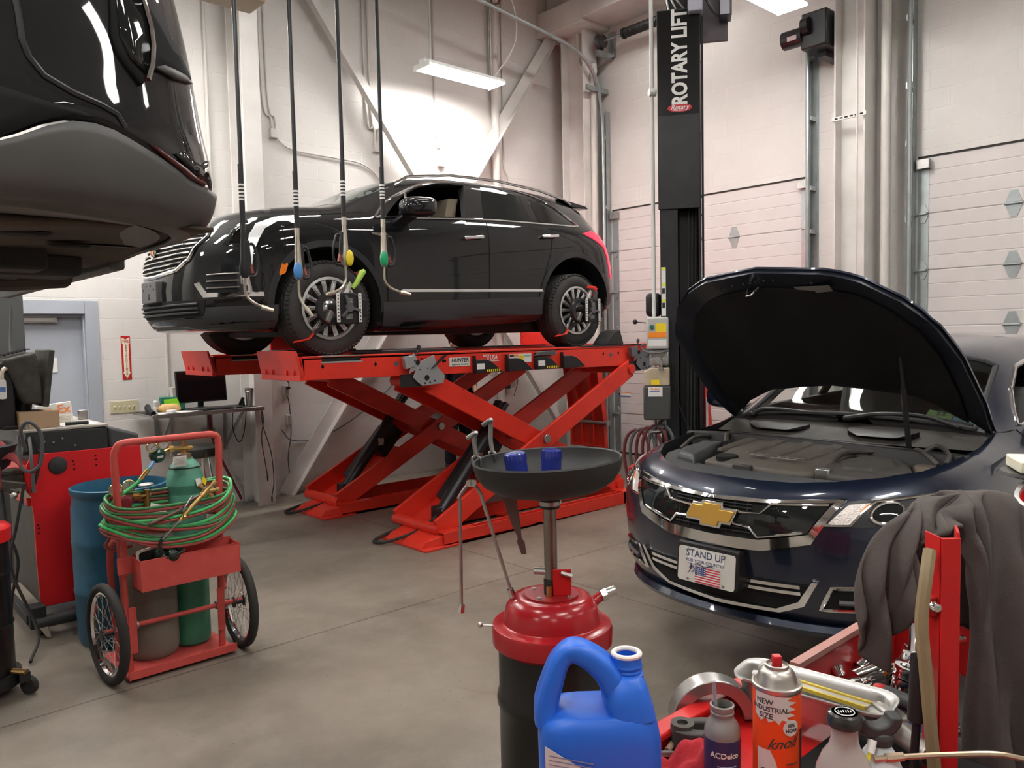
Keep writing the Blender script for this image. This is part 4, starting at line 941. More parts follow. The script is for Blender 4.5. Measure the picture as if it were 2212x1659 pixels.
# cabin: dashboard, seats, wheel, inner mirror, stickers
MB().loft([[iw+V((x,y,z)) for x, z in ((1.60,.80),(1.56,.93),(1.80,.985),(2.02,.95),(2.02,.75))] for y in (-.74,0,.74)]).build('dashboard', M_inter, sed_, bev=.03)
MB().tube([iw+V((2.10+.05*sin(a), -.37+.18*cos(a), .90+.17*sin(a))) for a in [2*pi*k/28 for k in range(28)]], .014, n=8, closed=True).build('steering_wheel', M_inter, sed_)
def seat(x, y):
    e = part('seat', sed_)
    MB().loft([[iw+V((x+dx+.07*a, y+b*.25, z)) for a, b in ((-1,-.9),(-1,.9),(1,1),(1,-1))] for dx, z in ((0,.55),(.08,.85),(.15,1.08),(.17,1.12))]).build('seat_back', M_greyfab, e, bev=.04, seg=3)
    MB().loft([[iw+V((x+.17+dx+.045*a, y+b*.13, z)) for a, b in ((-1,-.9),(-1,.9),(1,1),(1,-1))] for dx, z in ((0,1.13),(.01,1.20),(.02,1.30),(.03,1.325))]).build('headrest', M_greyfab, e, bev=.03, seg=3)
    MB().box(iw.x+x-.42, iw.x+x+.05, iw.y+y-.25, iw.y+y+.25, iw.z+.50, iw.z+.66).build('seat_cushion', M_greyfab, e, bev=.04, seg=3)
for x, y in ((2.55,-.37),(2.55,.37),(3.4,-.37),(3.4,.37)): seat(x, y)
MB().ell(iw+V((1.98,0,1.27)), .02, .11, .035).build('inner_mirror', M_black, sed_)
stk = ip('inspection_sticker', [(1.505,-.40),(1.50,-.53),(1.56,-.53),(1.565,-.40)], mat('green_sticker', (.35,.6,.15), .5), 'z-', -.014, .002, .05)
sb = ip('inspection_sticker', [(1.505,-.535),(1.50,-.64),(1.555,-.64),(1.56,-.535)], mat('blue_sticker', (.25,.5,.7), .5), 'z-', -.014, .002, .05)
h = cast(IB, (1.535,-.47), 'z-', IO, -.010); h2 = cast(IB, (1.53,-.585), 'z-', IO, -.010); hs = cast(IB, (1.56,-.47), 'z-', IO, -.010)
uu = (hs-h).normalized()
text('sticker_digits', '22', .055, h, (0,-1,0), uu, M_ink, stk, .0004, .01); text('sticker_digits', '5', .055, h2, (0,-1,0), uu, M_ink, sb, .0004, .01)
for x, _, _ in IWX:
    for s in (-1, 1): wheel(sed_, iw+V((x, s*.80, .34)), s, R=.34, W=.23, rim=.235, spokes=10, plain=True)
MB().box(iw.x+.5, iw.x+4.6, iw.y-.70, iw.y+.70, iw.z+.17, iw.z+.32).build('underbody', M_inter, sed_, bev=.03)
# ================================================================ red scissor lift under the suv
sl = thing('scissor_lift', 'red scissor alignment lift raised high under the black suv', 'car lift', (5.4, 6.5, 0))
M_reddk = M_red
def plate_bar(q, p, r, y0, y1, w):   # bar in the xz plane between y0 and y1
    p, r = V((p[0],0,p[1])), V((r[0],0,r[1])); d = (r-p).normalized(); n = V((-d.z,0,d.x))*w/2
    a = [p-n, r-n, r+n, p+n]
    q.hexa([V((v.x,y0,v.z)) for v in a]+[V((v.x,y1,v.z)) for v in a])
for nm, dy0, dy1, by0, by1 in (('near', 5.40, 6.04, 5.25, 5.90), ('far', 7.08, 7.72, 6.94, 7.58)):
    z1, z0 = 1.645, 1.478
    q = MB()     # runway: channel with side skirts
    q.box(2.78, 8.0, dy0, dy1, z1-.02, z1)
    for y in (dy0, dy1-.02):
        q.hexa([(2.78,y,z0),(8.0,y,1.42),(8.0,y+.02,1.42),(2.78,y+.02,z0),(2.78,y,z1),(8.0,y,z1),(8.0,y+.02,z1),(2.78,y+.02,z1)])
        q.box(2.78, 8.0, min(y,y+.0), y+.02, z1-.005, z1+.012)
    q.box(2.78, 2.80, dy0, dy1, z0, z1)
    rw = q.build('runway', M_red, sl, bev=.004)
    f = MB()     # flared front stop
    f.hexa([(2.76,dy0-.02,1.505),(2.785,dy0-.02,1.505),(2.785,dy1+.02,1.505),(2.76,dy1+.02,1.505),(2.715,dy0-.01,1.70),(2.735,dy0-.01,1.70),(2.735,dy1-.0,1.70),(2.715,dy1+.0,1.70)])
    f.box(2.755, 2.80, dy0-.01, dy1+.01, 1.472, 1.515)
    st_ = f.build('front_stop', M_red, rw, bev=.004)
    q = MB()
    for y in (dy0+.08, dy0+.20, dy1-.20, dy1-.08): q.box(2.742, 2.752, y-.012, y+.012, 1.515, 1.555)
    q.build('stop_hooks', M_red, st_, bev=.002)
    # turn plate at the front wheel and slip plate at the rear
    t = MB().box(2.94, 3.30, dy0-.004, dy1-.02, 1.600, 1.612).box(2.95, 3.29, dy0+.01, dy1-.04, 1.625, 1.640).box(2.94, 3.30, dy0-.004, dy0+.03, 1.65, 1.658)
    t.build('turn_plate', M_alu, rw)
    MB().box(2.945, 3.285, dy0-.003, dy0+.02, 1.612, 1.638).build('turn_plate_slot', M_dark, rw)
    MB().box(5.85, 6.95, dy0+.015, dy1-.03, 1.647, 1.659).box(5.83, 7.0, dy0-.004, dy0+.03, 1.650, 1.664).build('slip_plate', M_blackm, rw)
    MB().box(3.55, 4.32, dy0+.10, dy1-.08, 1.65, 1.685).build('jack_beam', M_blackm, rw, bev=.008)
    b = MB()     # base frame on the floor
    for y in (by0, by1-.10):
        b.box(3.95, 6.42, y, y+.10, 0, .035); b.box(3.95, 6.42, y, y+.012, 0, .125); b.box(3.95, 6.42, y+.088, y+.10, 0, .125); b.box(3.95, 4.3, y, y+.10, .11, .125)
    b.box(3.74, 4.10, by0-.02, by1+.02, 0, .02)
    b.hexa([(3.74,by0+.06,.02),(4.1,by0,.02),(4.1,by1,.02),(3.74,by1-.06,.02),(3.80,by0+.07,.07),(4.1,by0,.12),(4.1,by1,.12),(3.80,by1-.07,.07)])
    b.box(6.30, 6.45, by0, by1, 0, .13); b.box(5.0, 5.1, by0, by1, 0, .03)
    b.build('base_frame', M_red, sl, bev=.004)
    ly0, ly1 = dy0-.04, dy1-.06
    def leg(name, p, r, yy, w, cover=None):
        q = MB()
        for y in yy: plate_bar(q, p, r, y, y+.035, w)
        if cover:
            d = (V((r[0],0,r[1]))-V((p[0],0,p[1]))).normalized(); n = V((-d.z,0,d.x))
            if n.z < 0: n = -n
            a, c, k = cover
            P0 = V((p[0],0,p[1]))+(V((r[0],0,r[1]))-V((p[0],0,p[1])))*a + n*(w/2*k); P1 = V((p[0],0,p[1]))+(V((r[0],0,r[1]))-V((p[0],0,p[1])))*c + n*(w/2*k)
            plate_bar(q, (P0.x,P0.z), (P1.x,P1.z), yy[0]+.01, yy[-1]+.025, .015)
        return q.build(name, M_red, sl, bev=.005)
    leg('scissor_leg', (3.98,.13), (6.58,1.41), (ly0, ly1), .185, (.0,.38,-.9))
    leg('scissor_leg', (3.98,1.40), (6.45,.17), (ly0+.075, ly1-.08), .185, (.02,.49,.95))
    q = MB(); q.cyl((5.28,ly0-.03,.785), (5.28,ly1+.065,.785), .042, n=20); q.build('pivot_pin', M_steel, sl, bev=.004)
    for a_, c_, r_p, ya, yb in ((3.98,.13,.05,-.01,.04),(6.58,1.40,.05,-.02,.05),(3.98,1.40,.05,.05,0),(6.45,.17,.06,.05,0)): MB().cyl((a_,ly0+ya,c_),(a_,ly1+yb,c_),r_p,n=16).build('end_pin', M_red, sl)
    yc = (ly0+ly1)/2+.02
    MB().cyl((4.20,yc-.06,.20), (4.78,yc-.06,.86), .058, n=18).build('cylinder_barrel', M_blackm, sl)
    MB().cyl((4.78,yc-.06,.86), (5.02,yc-.06,1.13), .03, n=14).build('cylinder_rod', M_blackm, sl)
    q = MB(); q.bar((4.30,yc+.07,.30), (4.78,yc+.07,.80), .05, .10, (0,1,0)); q.bar((4.66,yc+.02,.52), (4.90,yc+.02,.78), .16, .17, (0,1,0)); q.bar((4.8,yc+.08,.80), (5.06,yc+.08,1.14), .05, .09, (0,1,0))
    q.build('lock_ladder', M_blackm, sl, bev=.004)
    MB().box(4.60, 4.67, yc-.12, yc-.06, .62, .70).build('latch_block', M_steel, sl, bev=.006)
    MB().box(4.15, 4.28, yc-.10, yc+.02, .13, .26).build('cylinder_clevis', M_blackm, sl, bev=.006)
    MB().tube(smooth_path([(4.24,yc-.06,.22),(4.0,yc-.05,.10),(3.78,yc-.10,.075),(3.64,yc+.0,.03),(3.62,yc+.14,.02),(3.78,yc+.2,.04),(3.95,yc+.15,.08)], 6), .014, n=8).build('hydraulic_hose', M_rubber, sl)
    rp = MB()    # hanging approach ramp at the back
    rp.hexa([(8.14,dy0+.0,.58),(8.17,dy0,.58),(8.17,dy1,.58),(8.14,dy1,.58),(8.02,dy0+.0,1.40),(8.05,dy0,1.40),(8.05,dy1,1.40),(8.02,dy1,1.40)])
    for y in (dy0, dy0+.19, dy1-.20, dy1-.02): rp.hexa([(8.09,y,.58),(8.15,y,.58),(8.15,y+.02,.58),(8.09,y+.02,.58),(7.95,y,1.40),(8.03,y,1.40),(8.03,y+.02,1.40),(7.95,y+.02,1.40)])
    r_ = rp.build('approach_ramp', M_red, sl, bev=.003)
    MB().cyl((8.12,dy0-.03,.56),(8.12,dy1+.03,.56),.022,n=12).cyl((8.12,dy0-.06,.56),(8.12,dy0-.02,.56),.04,n=12).cyl((8.12,dy1+.02,.56),(8.12,dy1+.06,.56),.04,n=12).build('ramp_roller', M_steel, r_)
    q = MB().hexa([(8.15,dy0,.22),(8.18,dy0,.22),(8.18,dy1,.22),(8.15,dy1,.22),(8.13,dy0,.54),(8.16,dy0,.54),(8.16,dy1,.54),(8.13,dy1,.54)])
    for y in (dy0, dy0+.2, dy1-.22, dy1-.02): q.box(8.10, 8.16, y, y+.02, .24, .53)
    q.box(8.10, 8.18, dy0, dy1, .21, .24); q.build('ramp_flap', M_red, r_, bev=.003)
    if nm == 'far':
        MB().box(3.62, 3.90, 7.70, 7.72, 1.64, 1.90).build('wheel_guard', M_red, rw, bev=.004)
        g = MB().box(7.16, 7.82, 7.70, 7.72, 1.64, 1.95); g.build('wheel_guard', M_red, rw, bev=.004)
        q = MB()
        for k in range(7): q.cyl((7.19,7.699,1.68+.04*k),(7.19,7.6985,1.68+.04*k),.006,n=8)
        q.build('guard_holes', M_dark, rw)
# fittings on the near runway face
yf = 5.40
q = MB()
for x in (2.95,3.42,4.12,4.32-.22,6.18,6.42): q.cyl((x,yf+.001,1.575),(x,yf-.0015,1.575),.013,n=8).box(x-.003,x+.003,yf-.0015,yf,1.555,1.598)
q.build('keyhole_slots', M_dark, sl)
MB().cyl((3.62,yf,1.57),(3.62,yf-.003,1.57),.022,n=16).cyl((6.30,yf,1.56),(6.30,yf-.003,1.56),.022,n=16).build('access_plug', M_grey, sl)
hb_ = MB().box(4.165, 4.395, yf-.004, yf, 1.524, 1.602).build('maker_plate', mat('beige_label', (.62,.60,.54), .5), sl)
text('maker_lettering', 'HUNTER', .050, (4.281,yf-.0045,1.575), (1,0,0), (0,0,1), M_ink, hb_, .0005, .02, shear=.2, sx=.98)
text('maker_lettering', 'Engineering Company', .022, (4.279,yf-.0045,1.541), (1,0,0), (0,0,1), M_ink, hb_, .0005, .005, shear=.2, sx=.92)
text('decal_lettering', 'USA', .062, (4.672,yf-.0012,1.588), (1,0,0), (0,0,1), M_label, sl, .0005, .02, shear=.2, sx=.8)
text('decal_lettering', 'MADE', .032, (4.585,yf-.0012,1.605), (1,0,0), (0,0,1), M_label, sl, .0005, .01, shear=.2, sx=.85)
text('decal_lettering', 'IN', .028, (4.605,yf-.0012,1.578), (1,0,0), (0,0,1), M_label, sl, .0005, .01, shear=.2, sx=.85)
MB().box(4.60,4.74,yf-.0015,yf,1.553,1.558).build('decal_underline', M_label, sl)
wl = MB().box(4.865, 5.145, yf-.003, yf, 1.53, 1.61).build('safety_decal', M_label, sl)
MB().box(4.87,4.92,yf-.0045,yf-.003,1.585,1.605).build('decal_block', M_ink, wl); MB().box(4.925,4.975,yf-.0045,yf-.003,1.588,1.606).build('decal_block', M_orange, wl)
MB().box(4.985,5.045,yf-.0045,yf-.003,1.55,1.595).build('decal_block', M_yellow, wl); MB().box(5.055,5.135,yf-.0045,yf-.003,1.585,1.60).build('decal_block', mat('teal_ink', (.25,.5,.45), .5), wl)
def wedge(x, label, yel):
    t = thing('wheel_chock', label, 'wheel chock', (x, yf-.02, 1.46), 0, 'chocks hung on the lift side')
    q = MB().prism([(-.15,0),(.15,0),(.15,.012),(.03,.10),(-.03,.118),(-.15,.118)], (x,yf-.065,1.455), (1,0,0), (0,0,1), -.055)
    q.build('chock_body', M_black, t, bev=.004)
    MB().box(x-.14,x-.125,yf-.03,yf-.002,1.56,1.61).box(x-.14,x-.11,yf-.03,yf-.002,1.565,1.577).build('hook', M_black, t)
    if yel:
        MB().prism([(-.145,.035),(-.055,.035),(-.055,.085),(-.145,.085)], (x,yf-.0665,1.455), (1,0,0), (0,0,1), .0015).build('label', M_label, t)
        q = MB()
        for k in range(7): q.obox((x-.025+k*.024,yf-.067,1.474), (.012,.003,.022))
        q.build('yellow_marks', M_yellow, t)
wedge(4.565, 'black chock with yellow marks hung on the lift left of the other marked one', True)
wedge(4.95, 'plain black chock hung between the two marked chocks on the lift', False)
wedge(5.32, 'black chock with yellow marks hung under a grey block on the lift', True)
wedge(5.68, 'plain black chock hung last towards the rear of the lift', False)
tag(MB().prism([(-.13,0),(.12,0),(.13,.02),(.12,.045),(-.10,.04)], (5.30,yf-.055,1.585), (1,0,0), (0,0,1), -.05).build('grey_block', M_grey, bev=.006), 'dark grey block resting above a yellow marked chock on the lift', 'block')
def target_plate(x, label, m):
    t = thing('target_bracket', label, 'alignment target bracket', (x, 5.36, 1.5))
    q = MB().prism([(-.22,.10),(-.10,.135),(-.06,.06),(.10,.12),(.13,.02),(.21,-.06),(.19,-.125),(-.03,-.135),(-.08,-.10),(-.12,-.06),(-.09,-.0),(-.16,-.03),(-.13,.05)], (x,5.345,1.515), (1,0,0), (0,0,1), .006)
    q.build('plate', m, t, bev=.002)
    MB().prism([(-.21,.115),(-.12,.115),(-.10,.03),(-.19,.01)], (x,5.33,1.515), (1,0,0), (0,0,1), -.05).build('left_flap', m, t, bev=.004)
    MB().hexa([V((x,5.34,1.515))+V(p) for p in ((.06,-.02,.0),(.11,-.02,.03),(.11,.0,.03),(.06,.0,.0),(.17,-.05,.10),(.21,-.05,.115),(.21,.0,.115),(.17,.0,.10))]).build('right_flap', M_black if m is not M_alu else m, t, bev=.003)
    q = MB()
    for a, b, r in ((-.07,.06,.022),(.02,-.07,.024),(-.10,.075,.008),(-.03,.09,.008),(0,-.115,.008),(.05,-.11,.008),(.10,-.10,.008),(-.05,0,.006),(.03,.01,.006)): q.cyl((x+a,5.3445,1.515+b),(x+a,5.337,1.515+b),r,n=12)
    q.build('holes', M_dark, t)
    MB().box(x-.21,x-.02,5.355,5.40,1.375,1.48).build('black_backer', M_black, t)
    MB().tube([(x-.10,5.36,1.60),(x-.04,5.38,1.67),(x-.02,5.39,1.70)], .008, n=6).cyl((x-.03,5.385,1.685),(x-.015,5.39,1.71),.016,n=10).build('clamp_screw', M_black, t)
target_plate(3.86, 'silver cut metal bracket hung on the lift under the front door', mat('brushed_silver', (.45,.46,.47), .35, .6))
target_plate(6.76, 'dark grey cut metal bracket hung at the rear end of the lift', mat('dark_bracket', (.16,.165,.175), .4, .5))
# wheel alignment clamps
def clamp(cx, label, green):
    c = V((cx, 5.50, 2.03)); t = thing('wheel_clamp', label, 'wheel clamp', tuple(c))
    q = MB().lathe([(.085,.0),(.125,.0),(.135,.02),(.125,.045),(.085,.045),(.085,0)], c+V((-.06,.085,-.005)), (0,-1,0), 28, caps=False); q.build('clamp_ring', M_blackm, t)
    MB().cyl(c+V((0,.13,0)), c+V((0,.02,0)), .045, n=14).build('hub', M_black, t)
    tb = MB().prism([(-.09,-.13),(.10,-.13),(.13,-.08),(.13,.09),(.06,.12),(-.05,.12),(-.09,.09)], c+V((.05,.03,0)), (1,0,0), (0,0,1), .035).build('target_body', M_black, t, bev=.008)
    for a in range(3):
        an = pi/2+2*pi*a/3+.3; MB().bar(c+V((.06,-.012,0)), c+V((.06+.10*cos(an),-.012,.10*sin(an))), .02, .03, (0,1,0)).build('target_spoke', M_grey, t)
    MB().cyl(c+V((.06,-.005,0)), c+V((.06,-.03,0)), .034, n=16).build('target_knob', M_grey, t)
    for s, sx in ((-1,-.042),(1,.155)):
        st = MB().obox(c+V((sx,-.02,.0)), (.028,.006,.23)).build('dotted_strip', M_label, t)
        q = MB()
        for k in range(8): q.obox(c+V((sx,-.0235,-.095+k*.027)), (.009,.002,.011))
        q.build('strip_dots', M_ink, st)
    for (a, b) in ((.07,.055),(.06,-.07)): MB().obox(c+V((a,-.008,b)), (.06,.004,.04)).build('target_pattern', mat('pattern_grey', (.25,.25,.22), .5, noise=((.02,.02,.02), 60, 1.)), t)
    MB().obox(c+V((.21,.02,.0)), (.06,.02,.14)).build('grip_pad', M_black, t, bev=.004)
    q = MB().bar(c+V((-.06,.06,-.10)), c+V((-.20,.09,-.20)), .025, .03, (0,1,0)); q.build('lower_arm', M_blackm, t)
    q = MB().bar(c+V((-.17,.10,-.17)), c+V((-.26,.08,-.245)), .012, .03, (0,1,0)); q.bar(c+V((-.25,.08,-.24)), c+V((-.36,.13,-.265)), .012, .03, (0,1,0)); q.build('hook', M_red, t, bev=.003)
    MB().bar(c+V((.06,.06,.10)), c+V((.14,.09,.20)), .04, .03, (0,1,0)).build('upper_arm', M_alu, t, bev=.004)
    if green:
        MB().tube([c+V((.14,.06,.16)), c+V((.17,.05,.20)), c+V((.215,.03,.285)), c+V((.235,.02,.30))], [.014,.02,.026,.018], n=10).build('grip_handle', mat('lime_handle', (.45,.72,.12), .45), t)
        MB().bar(c+V((.18,.07,.27)), c+V((.235,.06,.30)), .02, .03).build('upper_hook', mat('dark_red_hook', (.25,.02,.03), .4), t)
    else:
        MB().bar(c+V((.15,.06,.05)), c+V((.19,.05,.20)), .03, .02, (0,1,0)).build('grip_handle', M_grey, t)
        q = MB().bar(c+V((.17,.07,.14)), c+V((.20,.06,.235)), .012, .03, (0,1,0)); q.bar(c+V((.20,.06,.235)), c+V((.13,.13,.25)), .012, .03); q.build('upper_hook', M_red, t, bev=.003)
    MB().obox(c+V((-.09,.05,-.07)), (.05,.06,.10), MX.Rotation(.5, 3, 'Y')).build('gear_housing', mat('cast_grey', (.22,.21,.2), .5, .6), t, bev=.012)
clamp(3.19, 'black wheel alignment clamp with lime handle on the front wheel', True)
clamp(6.065, 'black wheel alignment clamp with red hooks on the rear wheel', False)
tag(MB().prism([(-.14,0),(.16,0),(.10,.16),(-.0,.14)], (6.50,5.52,1.662), (1,0,0), (0,0,1), -.2).build('rubber_chock', M_rubber, bev=.01), 'black rubber chock behind the rear wheel on the lift deck', 'wheel chock')
# ================================================================ oil hoses with dispensing guns
M_hose = mat('black_hose', (.015,.015,.017), .4)
M_nickel = mat('nickel_spout', (.55,.50,.42), .3, 1.)
def gun(x, zt, colm, cname, flip, tipdx, label, capside=1):
    y = 4.70; t = thing('oil_hose', label, 'oil hose', (x, y, zt-.3), 0, None)
    MB().tube([(x-.004+.008*k/8, y, 6.6-(6.6-zt)*k/8) for k in range(9)], .0135, n=10).build('hose', M_hose, t)
    MB().cyl((x,y,zt+.36),(x,y,zt),.0165,n=12).build('hose_sleeve', M_black, t)
    q = MB()
    for k in range(5): q.cyl((x,y,zt+.14+.022*k),(x,y,zt+.152+.022*k),.0170,n=12)
    q.build('hose_print', M_label, t)
    MB().cyl((x,y,zt),(x,y,zt-.05),.017,n=6).cyl((x,y,zt-.05),(x,y,zt-.10),.015,n=12).build('swivel_fitting', M_nickel if cname else M_black, t)
    b = MB().loft([[(x+dx*cos(a), y+dyy*sin(a), zt-h) for a in [2*pi*k/14 for k in range(14)]] for h, dx, dyy in ((.09,.018,.018),(.16,.021,.020),(.22,.024,.022),(.27,.034,.024),(.31,.030,.022),(.33,.016,.016))])
    b.build('gun_body', M_nickel if cname else M_black, t)
    f = flip
    MB().tube(smooth_path([(x+f*.02,y,zt-.13),(x+f*.055,y,zt-.12),(x+f*.075,y,zt-.16),(x+f*.09,y,zt-.24),(x+f*.075,y,zt-.31),(x+f*.03,y,zt-.32)], 6), .009, n=8).build('trigger_guard', M_black, t)
    MB().bar((x+f*.03,y,zt-.22),(x+f*.05,y,zt-.30),.014,.02,(0,1,0)).build('trigger', mat('brown_red_trigger', (.25,.06,.05), .5), t)
    MB().bar((x+f*.02,y,zt-.10),(x+f*.03,y,zt-.26),.03,.022,(0,1,0)).build('grip', M_black, t, bev=.006)
    if cname:
        P = [[(x-f*.018+.040*sin(pi*i/8)*cos(2*pi*k/14)*.75, y-.028-.012*cos(pi*i/8)*1.5, zt-.275+.055*sin(pi*i/8)*sin(2*pi*k/14)) for k in range(14)] for i in range(9)]
        MB().grid(P, False, True).build('colour_cap', colm, t, ang=60)
    tip = V((x+tipdx, y-.04, zt-.56+abs(tipdx)*.25))
    sp = smooth_path([(x,y,zt-.32),(x,y,zt-.42),(x+tipdx*.25,y-.01,zt-.475),(x+tipdx*.75,y-.03,zt-.53+abs(tipdx)*.12)], 6)
    MB().tube(sp, .0085, n=10).build('spout', M_nickel, t)
    d = (tip-sp[-1]).normalized()
    MB().cyl(sp[-1]-d*.02, sp[-1]+d*.02, .015, n=10).cyl(sp[-1]+d*.02, sp[-1]+d*.055, .012, n=10).cyl(sp[-1]+d*.05, tip+d*.02, .012, .006, n=10).build('nozzle', M_nickel, t)
gun(2.06, 2.50, None, None, 1, .14, 'hanging oil hose with plain black gun left of the blue capped one')
gun(2.42, 2.50, mat('blue_cap', (.06,.25,.60), .35), 'blue', 1, .05, 'hanging oil hose with a blue capped gun before the front wheel')
gun(2.765, 2.60, mat('yellow_cap', (.78,.62,.03), .35), 'yellow', -1, -.16, 'hanging oil hose with a yellow capped gun before the front wheel')
gun(3.075, 2.61, mat('green_cap', (.0,.35,.13), .35), 'green', 1, .17, 'hanging oil hose with a green capped gun by the front door')
# beige box at the very top left that the hose comes from
tag(MB().box(1.75, 2.35, 4.85, 5.1, 3.94, 4.1).build('ceiling_box', mat('beige_box', (.66,.58,.46), .5), bev=.02), 'beige box cut by the top edge above the leftmost oil hose', 'box')
# ================================================================ two post lift beside the sedan
PO = V((4.75, 3.387, 0)); PRZ = atan2(-.814, .58)
tp = thing('two_post_lift', 'tall black two post lift column with white lettering behind the open hood', 'car lift', tuple(PO), PRZ)
PT = MX.Translation(PO) @ MX.Rotation(PRZ, 4, 'Z')
def LB(): b = MB(); b.T = PT; return b
pw = lambda x, y, z: PT @ V((x,y,z))
pux, puy = PT.to_3x3() @ V((1,0,0)), V((0,0,1))
q = LB()
q.box(-.155,-.145,-.02,.30,0,4.05); q.box(.125,.135,-.02,.30,0,4.05); q.box(-.155,.135,.29,.30,0,4.05)
q.box(-.155,-.03,-.02,-.008,0,4.05); q.box(.115,.135,-.02,-.008,0,4.05)
q.build('column', M_blackm, tp, bev=.006)
LB().box(-.165,.130,-.034,-.022,2.66,4.05).build('column_cover', M_blackm, tp, bev=.004)
LB().box(-.16,.125,-.0365,-.034,3.32,4.04).build('sign_panel', mat('gloss_black_sign', (.008,.008,.009), .2), tp)
# lettering runs up the column
text('sign_lettering', 'ROTARY LIFT', .145, pw(-.005,-.038,3.715), puy, -pux, M_label, tp, .0006, .035, sx=.76)
ov = MB().prism([(.085*cos(a), .03*sin(a)) for a in [2*pi*k/28 for k in range(28)]], pw(-.01,-.0375,3.365), pux, puy, .001).build('sign_oval', mat('oval_red', (.5,.02,.03), .4), tp)
text('sign_lettering', 'Rotary', .048, pw(-.01,-.0392,3.368), pux, puy, M_label, ov, .0004, .012, shear=.3, sx=.95)
MB().tube([pw(-.01+.05*t,-.0392,3.350-.006*(1-t*t)) for t in [k/5-1 for k in range(11)]], .002, n=5).build('oval_swash', M_label, ov)
LB().box(-.02,.11,.10,.20,0,2.66).build('carriage_channel', mat('carriage_black', (.012,.012,.012), .5), tp)
q = LB()
for x in (.02,.045,.07): q.cyl((x,.03,.4),(x+.03,.05,2.7),.006,n=6)
q.build('lift_cables', M_rubber, tp)
q = LB()
for z in (2.75,2.45,3.2,3.7,2.62): q.cyl((.135,.05,z),(.15,.05,z),.010,n=8)
q.build('side_bolts', M_steel, tp)
LB().box(.14,.155,.02,.10,1.0,4.0).build('safety_strip', M_black, tp)
LB().tube([(-.205,.02,.2),(-.205,.02,2.2),(-.205,.02,6.8)], .015, n=8).cyl((-.225,.0,3.50),(-.18,.02,3.50),.028,n=10).build('air_line', mat('white_pipe', (.7,.70,.67), .35), tp)
wl_ = LB(); wl_.box(-.150,-.118,-.0225,-.021,1.90,2.25); wl_ = wl_.build('warning_strip', M_label, tp)
for k in range(3):
    q = LB(); q.box(-.15,-.118,-.0235,-.0225,2.145-.115*k+.085,2.145-.115*k+.105); q.build('warning_bar', mat('lime_label', (.65,.75,.1), .5), wl_)
    q = LB(); q.box(-.145,-.125,-.0235,-.0225,2.08-.105*k-.02,2.08-.105*k+.02); q.build('warning_picture', M_ink, wl_)
# machinery on top: overhead pulley, switch box, yellow tagged box
LB().box(-.10,.10,.02,.25,4.05,4.3).build('top_bracket', M_blackm, tp, bev=.01)
LB().box(.13,.33,.12,.16,3.86,4.3).build('gusset_plate', mat('rusty_gusset', (.12,.10,.11), .5), tp)
LB().box(.05,.15,-.10,.0,4.0,4.3).build('conduit_box', mat('grey_box', (.42,.43,.50), .4), tp, bev=.008)
yb = LB().box(.27,.35,-.02,.12,3.98,4.3).build('switch_box', mat('dark_grey_box', (.08,.08,.10), .4), tp, bev=.004)
LB().box(.272,.335,-.024,-.02,3.985,4.3).build('switch_box_face', mat('grey_box2', (.40,.40,.46), .4), yb)
q = LB(); q.box(.351,.353,.015,.085,4.0,4.08); q.build('yellow_tag', mat('bright_yellow_tag', (.95,.80,.0), .5), yb)
LB().tube(smooth_path([(.14,-.05,4.2),(.19,-.02,4.08),(.24,.02,4.02),(.30,.05,4.0)], 6), .014, n=8).build('flex_conduit', M_grey, tp)
for k in range(3): LB().tube(smooth_path([(-.13+.04*k,-.02,4.3),(-.10+.03*k,-.04,4.14),(-.08+.05*k,-.03,4.05)], 5), .007, n=6).build('cable', M_steel, tp)
# power unit
LB().box(-.265,-.155,.02,.20,1.90,2.07).build('motor_cover', M_black, tp, bev=.03, seg=3)
cbx = LB().box(-.255,-.10,-.16,-.04,1.66,1.89).build('control_box', mat('grey_control_box', (.45,.45,.43), .45), tp, bev=.012)
def face(x0, x1, z0, z1, m, nm, p, d=.0015, y=-.1605): return LB().box(x0,x1,y-d,y,z0,z1).build(nm, m, p)
face(-.19,-.115,1.785,1.845,M_yellow,'yellow_decal',cbx); face(-.24,-.115,1.745,1.782,M_orange,'orange_decal',cbx); face(-.24,-.115,1.685,1.73,M_label,'white_decal',cbx)
LB().cyl((-.215,-.16,1.82),(-.215,-.175,1.82),.016,n=14).build('start_button', mat('green_button', (.02,.12,.08), .4), cbx)
LB().box(-.235,-.10,-.14,-.03,1.545,1.66).build('motor_housing', mat('cast_aluminium', (.40,.39,.37), .5, .6, bump=.4, bscale=60), tp, bev=.01)
q = LB()
for k in range(6): q.box(-.225+.02*k,-.215+.02*k,-.148,-.14,1.61,1.655)
q.build('cooling_fins', M_steel, tp)
for x in (-.205,-.13): LB().cyl((x,-.14,1.575),(x,-.155,1.575),.016,n=12).build('valve_cap', M_steel, tp)
LB().tube([(-.15,-.15,1.60),(-.15,-.185,1.58),(-.15,-.19,1.52)], .006, n=6).cyl((-.15,-.19,1.535),(-.15,-.19,1.51),.017,n=12).build('release_lever', M_steel, tp)
LB().tube([(-.25,-.12,1.85),(-.33,-.12,1.858)], .004, n=6).ell((-.335,-.12,1.86), .018, n=12, m=8).build('latch_knob', M_black, tp)
LB().tube(smooth_path([(-.255,-.10,1.70),(-.29,-.11,1.69),(-.275,-.13,1.655),(-.20,-.17,1.635),(-.10,-.17,1.65)], 6), .007, n=6).build('power_cord', M_grey, tp)
LB().loft([[(x,y,z) for x, y in ((-.275-e,-.15),(-.095,-.15),(-.095,.01),(-.275-e,.01))] for z, e in ((1.40,0),(1.50,0),(1.53,-.05))]).build('reservoir_top', mat('yellowed_plastic', (.50,.42,.30), .5, noise=((.38,.28,.17), 12, .7)), tp, bev=.008)
